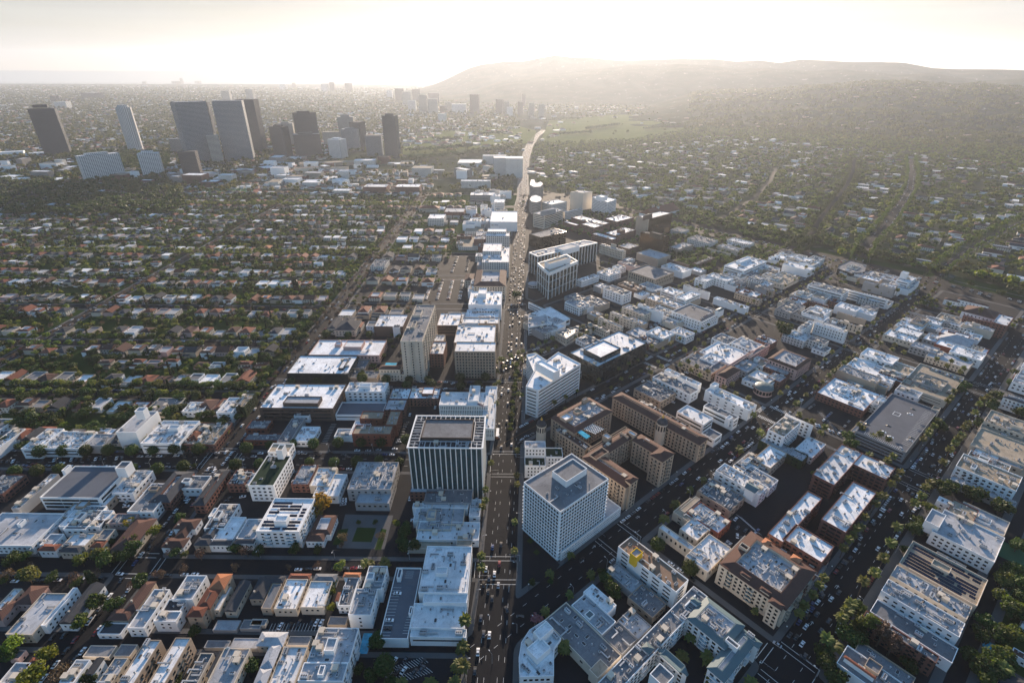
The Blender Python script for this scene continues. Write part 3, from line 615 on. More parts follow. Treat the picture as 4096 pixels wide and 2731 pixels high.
def data(txt):
    c, r, g = 0, 4, 1; out = []
    for ln in txt.strip().split('\n'):
        ln = ln.strip()
        if not ln or ln[0] == '#': continue
        if ln[0] == '@': f = ln[1:].split(); c, r = int(f[0]), int(f[1]); g = int(f[2]) if float(f[2]) in (1, 2, 3) else R_(float(f[2])); continue
        f = [q.strip() for q in ln.split('|')]
        kind, cat = KC[f[0]]; wl, rf, win = (f[2].split()+['', ''])[:3]; out.append(building(kind, cat, f[1], wl, rf, win, c, r, g, f[3], f[4] if len(f) > 4 else ''))
    return out
KC = {'o': ('office_building', 'office building'), 's': ('shop_building', 'shop'), 'a': ('apartment_building', 'apartment building'), 'h': ('house', 'house'), 'H': ('hotel', 'hotel'), 'p': ('parking_garage', 'parking garage'),
      'g': ('garage', 'garage'), 't': ('office_tower', 'tower'), 'c': ('church', 'church'), 'k': ('civic_building', 'civic building'), 'm': ('department_store', 'department store')}
# ------------------------------------------------------------------ buildings: surveyed footprints (roof corners, height)
data('''
@0 4 1
a|long white flat-roofed apartment block at the left edge above the shady side street|W l w3,3.4,1.5,1.2|8:-330,300 595,8;^10.5:150,110 235,62|a6
h|small white house with a red tiled front roof beside the long white apartment block|W l w3,3,1,1.2|7:360,300 590,197;6.6:350,350 560,296:p:t|a1 c
h|cream flat-roofed duplex with a dark slate front between two red-tiled houses|C w w3,2.6,1.1,1.3|7:560,312 885,192;6.6:545,362 770,308:p:k|a2
h|little cottage with red tiled porch roofs beside the dark barn-roofed block|C g w3,3,1,1.2|6:865,250 1062,150;5:830,320 985,262:p:t|c
a|long dark brown hip-roofed apartment row with a tree leaning over its end|C b w3,3,1,1.2|6.5:1010,345 1440,60:p|
g|open flat grey carport roof behind the little red-tiled houses|G g|3.4:575,172 800,30:e|a2
h|house with white flat roof and dark gable court above the yellow tree|C w w3,3,1,1.2|6.5:780,98 1072,14;5.5:800,135 1010,62:g:k|
h|grey flat-roofed house with rooftop pipes next to the dark gable court|K g w3,3,1,1.2|7:1000,98 1270,12|a5
h|white house with a big dark brown hip roof on the shady street corner|W b w3,3,1,1.2|5.5:1480,322 1740,238:p;5.5:1600,235 1790,110:p|c
h|white house with parked pickup and brown roof uphill of the corner house|W b w3,3,1,1.3|6:1590,150 1850,62:p|c
a|narrow tan apartment row with dark skirt roof around a pale flat top|T l w3,3,1,1.3|7.5:1850,235 2060,70:m2:k;7:1780,300 1960,232:p:k|a4
a|white apartment row with bright roof and many black shutters|W w w3,2.8,1,1.3|7.5:1935,250 2262,42;7:1920,298 2140,250:p:k|a3
a|wide white apartment row with pale grey roof and dark front eaves|W l w3,3,1,1.3|7.5:2165,240 2470,60;7:2150,282 2351,240:p:k|a5
h|bright white boxy house behind the tan apartment row|W w w3,3,1,1.2|6.5:1910,40 2125,-40|a2
a|cream two-storey block with blue-white roof cut by the left edge of the photo|C w w3,3,1.1,1.2|7.5:-60,890 205,700|a2
h|house with dark brown roof and pink side wall second from the left edge|K b w3,3,1,1.2|6.5:-90,985 170,820:p;6.8:130,840 440,680:p|c
a|long pale green apartment block with plain white roof and one dark skylight|C l w3,3.2,1.1,1.2|7.5:45,1120 620,742|a5
a|long white apartment block with chevron shadow on its roof|W w w3,3.2,1.2,1.2|7.5:370,1038 712,690|a4
a|white corner block with steep dark side roof and white stair gables|W k w3,3,1,1.3|7:540,1018 960,668:g:k|c
h|beige shingled house with a square brown hip roof at the street junction|T b w3,3,1,1.2|6.5:1150,893 1430,640:p;6:985,985 1240,893:p|c
g|dark-roofed white garage block on the alley corner|W k w3,4,1.4,1|4.5:890,1115 1180,1012|
a|white apartment slab with a long ribbed shadow, left of the block under renovation|W l w3,4,1.2,1.2|8:1165,1060 1560,705|a6
a|white four-storey block with a teal-tarped open roof court|W l w3,4,1.3,1.2|9.5:1575,795 1900,578;9.5:1405,998 1670,905;8.2:1480,905 1720,795:d:k|a8
a|tan four-storey apartment house with bright orange-red tiled roofs and grey terrace|T t w3,5,1.2,1.3 |11:1715,955 1905,870:p;10.5:1800,880 2030,700:m3:t;11:1920,700 2130,570:p:o|a5
h|long house with half white and half dark gable roof right of the orange-tiled block|C k w3,4,1.1,1.2|6.5:2060,905 2300,640:g;6.3:2010,898 2075,680:e:w|
g|flat blue-grey carport roof along the alley|G l|3:1950,1080 2215,990:e|
g|second flat carport roof along the alley right of the first|G g|3:2200,1066 2420,985:e|
g|low cream garage with grey roof below the alley|C g|3:755,1325 1075,1222:e|
g|low cream garage with grey roof joined to the white terraced apartments|C g|3:1038,1318 1265,1212:e|
a|white block with black skylight trench at the bottom left edge|W w w3,4,1.2,1.2|8:540,1560 830,1350;7.5:790,1480 950,1345:g:k|a3
a|narrow pale block with notched grey roof left of the terraced white apartments|C l w3,4,1.2,1.2|8:870,1600 1180,1335|a4
a|large terraced white apartment building with bright snow-white roofs at the bottom left|T w w3.2,4.4,2,1.7|12:1030,1640 1480,1170;13:1290,1680 1755,1150|a10 B3.2
a|grey flat-roofed block with dark side roof, bottom left of the hedge|C g w3,4,1.2,1.2|8:1650,1640 1960,1290;7:1900,1500 2030,1282:g:k|a5
a|long ribbed grey-roofed apartment block on the bottom edge|C l w3,4,1.2,1.2|8.5:1860,1640 2300,1248|a6
h|white-roofed bungalow at the bottom left corner among bright green trees|W l w3,3,1,1.2|5:-20,1568 290,1378;4.5:250,1400 390,1340:p:t|a3
h|small pink bungalow with domed roof by the bottom left trees|K g w3,3,1,1.2|4:80,1345 240,1262|
g|low blue-grey garage roof behind the ribbed apartment block|G g|3:1870,1240 2120,1176:e|
g|wide low red-edged garage roof above the ribbed apartment block|G l|3.2:2105,1245 2470,1155:e|
@1 4 1
a|white six-storey apartment house with rooftop solar panels beside the shady street|W w w2.9,4.2,2.1,1.3|e-4,170,10,320:-5,172 540,-128;^20:160,80 300,28|s0 a3 B2.9
h|white house with brown hip roof and slate deck beside the memorial garden|W b w3,2.6,1,1.2|6.5:455,262 650,185:p;6.8:500,195 745,32:m2.5:b|
s|long flat-roofed store with gravelly white roof below the dark finned tower|W w w3.4,5,2,1.4|7:1470,248 2058,90;7.3:1440,78 1705,-45;7:1955,35 2068,-120;8:1435,-45 1950,-80|a26
k|beige glass-fronted annex with a square canopy at the store's lower side|C n|5:1390,330 1790,262:e;7:1840,300 1990,215:e:n|
o|big white modern office building with stepped roofs facing the boulevard|W w b3.6,1.2,1.5|13.5:1490,735 1985,312;9.5:1412,1058 1935,838;8:1412,1142 1935,1070:e;12.2:1530,825 1945,745:e;^16:1645,560 1760,500|a26
p|rooftop parking deck with white walls beside the modern office building|W d|8:1130,1158 1520,508:d;^11:1290,600 1345,515;^10.5:1400,930 1440,860|
a|cream two-storey block with a bright white roof and orange stair, nearest the solar-roofed house|C w w3,3.2,1.3,1.3|7:160,885 480,612;6.6:300,608 505,568:p:t|a7
a|cream two-storey block with white roof and grey hipped rear, second of the bright pair|C w w3,3.2,1.3,1.3|7:405,870 705,632;6.5:530,628 745,570:p:g|a4
h|dark-roofed house with pale side terrace left of the bright pair|T k w3,3.4,1.1,1.2|6.5:-60,790 160,600:p;6.5:45,880 240,655:e:g;6.5:60,640 270,590:p|c
g|small grey garage left of the bright white pair|C g|3:-60,1035 108,978:e|
a|slim white house with red tiled edge between the bright pair and the blank-walled block|W g w3,3,1.2,1.2|7.5:750,855 950,592;8:805,590 960,558:p:o;7.6:730,812 775,740:p:t|a6
o|tall blank-walled pale building crowded with rooftop machinery|W l w3.4,7,1.2,1.2|12.5:845,940 1118,700;12.5:975,702 1208,492;^15:1010,610 1090,550|a40
g|flat grey carport between the bright pair and the blank-walled building|T g|3:652,1032 848,955:e|
a|large white penthouse apartment block with swirling pale roof at the bottom|W l w3.2,4.2,2.2,1.7|13:380,1545 845,1380;13:465,1375 945,1060;^16:620,1270 750,1150;^15:560,1490 640,1400|a20 B3.2
a|long white-roofed cream block with arched skylights at the bottom|C w w3,3.4,1.2,1.2|7.5:110,1590 475,1232|a9
g|plain grey garage roof touching the long white-roofed cream block|C g|3:275,1222 512,1135:e|
h|pale grey house with stacked hip roofs at the bottom|C l w3,3,1.1,1.2|6.5:5,1220 290,1105:p;6.5:45,1420 235,1215:p;6.5:-30,1600 140,1440:p|c
@2 4 2
o|white eleven-storey office block with a deep window grid, on the corner plaza|W g w3.0,2.5,1.75,1.85|45:108,-278 888,-308;^49.5:370,-378 690,-403|a8 L3.0
o|low white podium ringed with tiny square windows around the white office block|W l w2.4,1.5,.5,.6|e444,358,444,442:114,64 1003,-45|
o|white slab building with a bright yellow stair tower and stained roof|W r w3.2,8,5,1.2|e970,315,965,470:975,312 1622,618;^21:1085,372 1203,365:f:l:Y|a10
s|low pale flat-roofed shop cluttered with vents under the yellow stair tower|G l|6.5:868,540 1195,652|a18
s|low dark-roofed warehouse shop behind the yellow-towered slab|T g w3.4,5,2,1.2|6.5:1195,655 1290,968|a9
s|large grey flat-roofed shop hall with a sloping canopy, right of the curved corner building|C g w4,8,2,1.4|8:300,985 1005,1312;^9.5:710,1440 890,1420:e:n|a16
s|pale roofed restaurant with white glazed roof panels beside the big grey shop hall|W l|8:545,850 955,1000;8.6:655,728 960,850:e:w;^9:665,935 760,935:e:u|a10
s|plain grey-roofed shop between the glazed restaurant and the white terraced complex|G g|7:830,1130 1150,1162|a4
s|small shop with a rooftop full of air conditioners and pipes|G l|7.6:968,992 1282,1042|a22
o|white curved corner building with a stepped terrace roof at the bottom of the boulevard|W w w3.6,3,1.8,1.6|e60,1330,40,1440:300,985 452,1155 385,1255 385,1500 70,1510 62,1330 85,1190 160,1075:fF;^16:195,1095 380,1060;^15:135,1245 355,1240|a14
a|large white apartment complex with blue-green skirt roofs around a palm courtyard|W g w3.1,3.6,2,1.6|15:690,1660 1798,772:f:g;15.9:1585,850 1690,760:e:w;15.5:1612,970 2130,1040:m3:u;14.5:1345,1250 1605,1490:m2.5:u;13.5:1800,1425 2240,1180:m3:u;^18.5:1265,1480 1490,1500;^18:1960,1165 2095,1220;^16.4:1640,800 1735,830:p:u;^16.2:1195,1240 1300,1250:p:u;^17:1975,1150 2030,1170:f:l;14:2080,1100 2290,1200:m2:u|a60 B3.1
s|white-roofed two-storey shop block with tall narrow windows beside two round trees|C w w4.2,3.6,1.3,2.4|9:1350,140 1760,370;9.3:1590,400 2015,330;8.6:1700,10 1700,260|a26
s|long dark red-walled shop with a bright vent-covered roof above the car park|B w w3.6,4,1.4,1.4|8.5:1610,5 2015,80|a14
a|beige Mediterranean apartment building with brown tiled skirt roof around a busy flat top|C b w3.1,3,1.6,1.6|e1912,480,1890,640:1912,472 2784,545:m6:b;17.6:1905,470 1985,520:p:b;17.6:2360,820 2500,860:p:b;18.2:2090,330 2190,330:p:o;18.4:2290,280 2380,270:p:o;18.2:2560,420 2660,430:p:o;18:2100,560 2200,600:p:b;18:2280,700 2380,740:p:b;^20.5:2085,300 2185,320|a40 B3.1
@3 4 2
a|red brick apartment building with the upper white L-shaped roof|U w w3.2,4,2,1.6|14.5:680,-628 610,-248;14.5:865,-546 1088,-300|a22 B3.2
a|red brick apartment building with three white roof wings round a planted court|U w w3.2,4,2,1.6|14.5:0,190 500,-130;14.5:135,240 612,310;14.5:490,60 1000,-180|a30 B3.2
a|white four-storey apartment house with a stair tower, up the right-hand avenue|W l w3,3.4,1.8,1.3|11.5:1505,170 2178,232;^15:1440,72 1640,25|a12
a|narrow pale flat apartment row hidden behind hedges beside the stair-tower house|C l w3,4,1.5,1.2|8:1735,10 2224,92|a6
a|cream apartment block covered in rows of solar panels|C n w3,4,2,1.4|10:1205,462 2022,620;^12:1500,470 1690,510|s0
a|white apartment block with blue-grey roof directly below the solar-panelled block|C l w3,5,1.6,1|10.5:1125,577 1878,866|a18
a|tall white apartment block with shadowed roof, second below the solar-panelled block|W l w3,4.4,2,1.1|13:1040,715 1813,1020|a24
a|low grey-roofed white block wedged under the tall white apartment block|W g w3,5,1.5,1.1|8.5:935,905 1750,1248|a6
a|dark brick apartment block with violet-edged roof behind the eucalyptus trees|U g w3.1,5,2.2,1.4|12.5:872,950 1575,1322|a18
a|white villa block with a striped red tiled roof strip at the bottom right|W g w3.3,7,1.4,1.6|9:630,1378 1420,1690;^11.5:705,1330 985,1510:p:t|a8
h|dark gabled bungalow beside the blue court, far right edge|W k w3,3,1,1.1|4.5:2155,690 2310,760:g|
h|bungalow with white skylight at the right edge of the lower gardens|W b w3,3,1,1.1|5:2240,1290 2420,1330:e:b|a2
@3 3 2
p|large grey parking garage with dark striped openings and few cars on its roof|G d b3,1.1,1,40|e1270,1015,1240,1112:1140,475 1268,1018:d|
p|white-walled parking garage with its upper deck full of cars|C n b3,.5,3,60|9:1210,392 1805,330:d:n;^11.5:1500,615 1590,610|
m|red brick supermarket with a wide pale roof above the crowded car park|U w |8.5:445,465 1035,482|a16
o|blank beige office building with long rooftop plant behind the supermarket|T l|12.5:635,258 1050,335;9:985,388 1115,408|a24
s|white shop block with an oval skylight dome and stepped roofs|W w w3.5,5,2,1.4|9:700,232 1235,290;13:850,110 1208,150|a30
s|cream shop building with green awnings in front of the brick hall|C l w3.4,3.4,1.2,1.6|8:1450,130 1895,185|a8
s|long red brick hall with a white roof and sunken court near the top right junction|B w|9:1530,18 2035,75|a8
a|cream apartment house with black shutters at the right edge, upper one|W l w3.1,3,1.3,1.5|10.5:2275,338 2480,300|a3
a|cream apartment house with black shutters and a mansard storey at the right edge|W l w3.1,3,1.3,1.5|13:2162,508 2440,560:m2:k|a6
a|tan apartment house with a lattice roof terrace above the right-hand avenue|C n w3.1,4,1.8,1.4|12:1985,728 2410,750;^14.5:2230,760 2330,790|a16
a|long flat tan-roofed apartment row, second below the lattice terrace house|C n w3.1,5,1.8,1.4|9:1925,820 2500,870|a8
a|tan apartment row with a raised tower hatch, third below the lattice terrace house|C n w3.1,5,1.8,1.4|10:1860,945 2560,1010|a12
a|white apartment building with black recesses and staggered roofs|W n w3.1,4,2,1.5|11.5:1725,1140 2340,1245|a20
a|low slate-grey roofed row behind the staggered white apartment building|G l w3,5,1.5,1.2|7:1670,1262 2290,1480|a5
a|narrow white-roofed row beside the two dark bushy trees, lower right|W w w3,4,1.6,1.2|8.5:1550,1455 2060,1640|a10
o|bright white L-shaped medical building with a roof well, left of the car park|W n w3.3,4,1.8,1.6|e420,772,382,930:0,808 305,740;15.6:160,660 418,772|a20
o|low brick building covered in ivy with green rooftop screens|I l w3.4,3.6,1.2,1.5|9:-80,905 372,1048|a18
H|pink courtyard shopping hotel with brown gabled roofs, its street wing|K g w3.4,3.4,1.6,1.9|13:-480,290 -120,90;12:-480,300 -250,260:p:b|a10
H|pink courtyard shopping hotel with brown gabled roofs, its corner wing|K g w3.4,3.4,1.6,1.9|13.5:0,160 400,165:m3:b;13:-200,130 20,30|a14
@2 3 2
t|white wedge-shaped office building with ribbon windows and a black glass end|W w b3.7,1.2,1.5|e240,448,248,705:127,410 240,448 632,205 425,95 215,250:fF;e133,120,136,330:133,120 215,105 345,190 205,290:fF;^42:215,190 440,260|a12
o|dark glass office building with a wide white roof and boxy grey penthouse|D w b4.1,3.1,.3,4.5|e780,222,800,400:527,100 1240,12;^29:658,70 1000,60|a24
H|large cream hotel with brown tiled roofs and arched balconies, its wing beside the rooftop pool|T b w3.4,3.4,1.4,1.9|23:360,700 922,640:m4:b;22:700,985 1060,790;19.8:400,815 730,960;^28:640,530 700,520:f:w;^27:440,690 560,690:f:w;^26:560,640 650,640:f:n;^27:830,860 920,870:f:w|a40 B3.4
H|large cream hotel with brown tiled roofs, its U-shaped wing facing the side street|T b w3.4,3.4,1.4,1.9|23:650,1068 1156,1260:m5:b;23:1108,905 1488,1030:m5:b;22.5:650,1060 1150,850:m4:b;^26:710,1040 890,1010;^25.5:1060,830 1150,850:f:w;^25:1000,830 1060,880:f:w;26:1270,1040 1490,1030:p:b;26:1040,1270 1156,1260:p:b|a26 B3.4
H|long cream garden wing of the hotel with a domed stair tower|T b w3.4,3.4,1.4,2|19:925,512 1800,890:m5:b;17:1120,560 1640,770|a34 B3.4
s|long grey-roofed shop building nearest the palm-lined crossing|W g w4,5,2,1.6|11:1292,325 1718,440|a14
s|slim white shop building with a row of roof drums beside the palm-lined crossing|W w|10.5:1400,262 1742,385|a12
s|low grey shop cluttered with rooftop ducts behind the hotel's garden wing|T g w3.6,5,2,1.5|9:1120,432 1508,470|a30
m|long bright white store with a small roof tower, beside the domed pink hotel|W w w3.6,8,2.4,1.1|12:1775,448 2250,582;^16:1820,395 1905,390|a14
m|white modern gallery with glazed roof strip and frame-like parapets|W w b3.8,1.6,1.5|11:1515,640 1850,700;12:1760,590 2085,690:f:g;8.5:1740,840 1930,850:f:g;^13.5:1960,700 2030,690|a10
s|white-roofed shop hall with raised skylight, top right of the hotel|W w w3.6,4,1.6,1.4|9.5:1720,92 2230,130|a20
s|grey domed-roof shop at the palm-lined crossing|T g w4,4,2.2,1.8|9.5:1560,182 1968,215|a14
o|white-roofed narrow office building along the lower cross street|W w w3.5,5,2.4,1.3|12.5:1870,1182 2351,1335;^15.5:2140,1340 2270,1350:g:u|a26
s|low grey-roofed shop with scattered rooftop units, left of the narrow white office|T g w3.4,6,2.2,1.2|8:1700,1370 2140,1430|a30
s|tan sloping-roofed shop above the vent-covered red one|C n w3.4,6,2.2,1.2|8:1480,1560 1900,1600;8.3:1540,1540 1730,1445:e|a12
a|brown-roofed villa office with white upper terrace near the ivy building|T b w3.3,4,1.6,1.6|9:2050,1112 2190,1200:p:k;10:2130,1070 2310,1090|a16
@2 3 1
o|old white stepped tower with green shaded windows beside the boulevard|W l w3.4,2.6,1.1,1.6|22:118,975 305,915;13:118,1138 302,1060:f:e;12.5:310,1058 458,975:f:e|a6
@1 3 1
m|wide pink department store with a white roof behind the terrace building|K w w3.6,4,1.8,1.8|10:480,122 1200,-10;^14:800,50 1000,-10;^13:720,30 790,5|a6
o|black glass building with a roof terrace and square white roof edge|D w|12.5:280,292 935,132;^14.5:755,245 850,160|a14
s|low grey-roofed shop with ventilators between the terrace building and the hotel|T g|5:850,335 1140,268;6:890,250 1045,168|a12
H|tall slab hotel tower with cream end wall and balconied long side|C g w3.1,7,1.1,1.6|e1335,0,1375,375:1325,-3 1645,-335;^50:1420,-130 1480,-190;^50:1440,-240 1530,-290|a14 B3.1
H|historic hotel wing with rows of square windows facing the side street|T w w3.5,3.1,1.7,1.9|e1818,92,1830,340:1822,90 2205,5;29:1815,10 2205,-150|a16
H|arcaded hotel wing with brown tiled roof below the tower|C b w3.4,3.2,1,1.8|14:1128,255 1335,222:p;9:1135,300 1380,255|a3
k|broad brown-walled building with white notched roof and raised plant room|N w b3.8,1.4,3,18|14.5:25,608 830,392;^18:245,565 605,505:f:l:N|a18
o|white four-storey office beside the brown-walled building|W w w3.4,5,2.3,1.5|14:815,458 1218,378;^17:940,410 1060,385|a12
p|low white parking deck with a curved ramp in the block's middle|W d b3,.9,1|6.5:728,672 1200,560:d|
s|brick shop row with white roofs and rooftop garden, upper of the brick group|U w w3.4,4,1.2,1.3|9:1218,525 1430,428;9.5:1400,522 1700,425;^12:1520,480 1640,415|a26
s|brick shop wing with a notched court joining the upper brick row|U l|9.2:1175,628 1390,532|a8
o|white modern office with slatted front facing the boulevard, flag on its side|W w w4,1.6,.5,3|18:1680,583 2140,468;20:1945,545 2060,405;13:2070,800 2215,412|a20
o|U-shaped red brick office with tan roofs and thin white trim|B n w3.4,5,1.3,1.3|13.5:880,848 1262,770;13.5:1185,765 1335,635;13.5:950,708 1185,640|a12
t|dark glass office tower with white vertical fins and a framed roof pergola|V k v3.6,.7|e1420,990,1480,1440:1400,975 2100,700;^50.5:1515,880 2000,715:f:g:N|a16
o|low grey annex at the foot of the finned tower|G g|9:1540,1478 1990,1358|a6
s|long grey-roofed shop wing with a pale green wall on the shopping street|G g|8:190,920 445,705|a9
s|small shop with a bright white roof and red awnings on the shopping street|W w w3.6,4,2.6,1.6|6.5:345,915 590,782|a10
s|low shop with grey roof at the corner of the shopping street|B g w3.6,4,2.4,1.6|6:-120,905 240,845;6.5:-100,800 150,722|a14
s|small white-roofed shop with vents beside the red brick office|W l|6:715,872 905,800|a12
o|white tower with a flag and slatted side wall above the shopping street|W n w3.4,4,2,1.4|e105,1015,130,1110:105,1012 350,935;16:-75,1320 322,1048:f:e;^27:180,1000 270,945|a6
s|small orange brick shop with a cluttered roof next to the white towered building|U l w3.4,5,2,1.6|8.5:320,1310 570,1132|a18
s|small pale shop with arched skylights next to the orange brick shop|C w w3.4,5,2,1.4|8:488,1325 752,1158|a14
o|grey three-storey building almost covered with rooftop machinery|G l w3.4,5,1.6,1.4|12:835,1355 1312,1108|a70
@0 3 1
t|tall blank white hall with buttressed side and two dark window slits|W l|e1062,835,1130,985:1060,832 1450,640;^32:1232,640 1352,603|a3
s|low white office wing with rooftop boxes right of the tall blank white hall|W w b3.4,1,2|11:1285,935 1835,728;^14:1535,800 1660,765|a26
s|brick corner shop with a grey gravel roof and yellow awning|U n w3.4,3.4,2.2,1.5|8:1648,945 2135,745|a46
s|shop with a curved grey barrel roof left of the tall blank white hall|G l|8.5:745,955 1060,850:f:l|a4
s|white shop with a thicket of rooftop units on the shopping street|W w b3.4,1.2,2|9.5:370,978 895,828|a44
s|white shop with framed entrance and rooftop pipe racks, second from the left|W w b3.4,1.2,2|10.5:188,985 590,800|a34
s|white-roofed shop row at the left edge of the shopping street|W w|9:-160,1000 235,800|a30
p|white parking garage with dark open decks and a corner stair tower|W d b3.2,1.9,1.5,16|12.5:362,1430 1195,1145:d;^20:1052,1165 1210,1100:f:g;^16:562,1185 650,1132|
s|white two-storey shop with rubble-like roof clutter right of the parking garage|W w w3.4,4,2,1.3|9:1022,1390 1405,1185|a46
s|brick shop with a broad grey skirt roof and white chimney urn|U g w3.4,3.4,1.6,1.6|8.5:1370,1470 1780,1198:m5:k|a36
s|brick corner shop with dark skirt roof across the side street from the urn-topped one|U k w3.4,3.4,1.6,1.6|8.5:1772,1500 2110,1178:m5:k;8.5:2080,1310 2330,1178|a30
s|brick-walled shop row at the lower left edge of the shopping street|U g w3.4,4,1.6,1.4|8:-200,1400 240,1222|a16
s|narrow shop with patchy white roof beside the white parking garage|G w|8.5:100,1530 540,1215|a34
a|white four-storey apartment house with stepped terraces by the side street|W w w3,4,2,1.2|11.5:1982,652 2240,515|a8
a|ivy-covered apartment house on the corner behind the stepped white one|I n w3,4,2,1.2|12:2130,600 2350,468|a4
''')
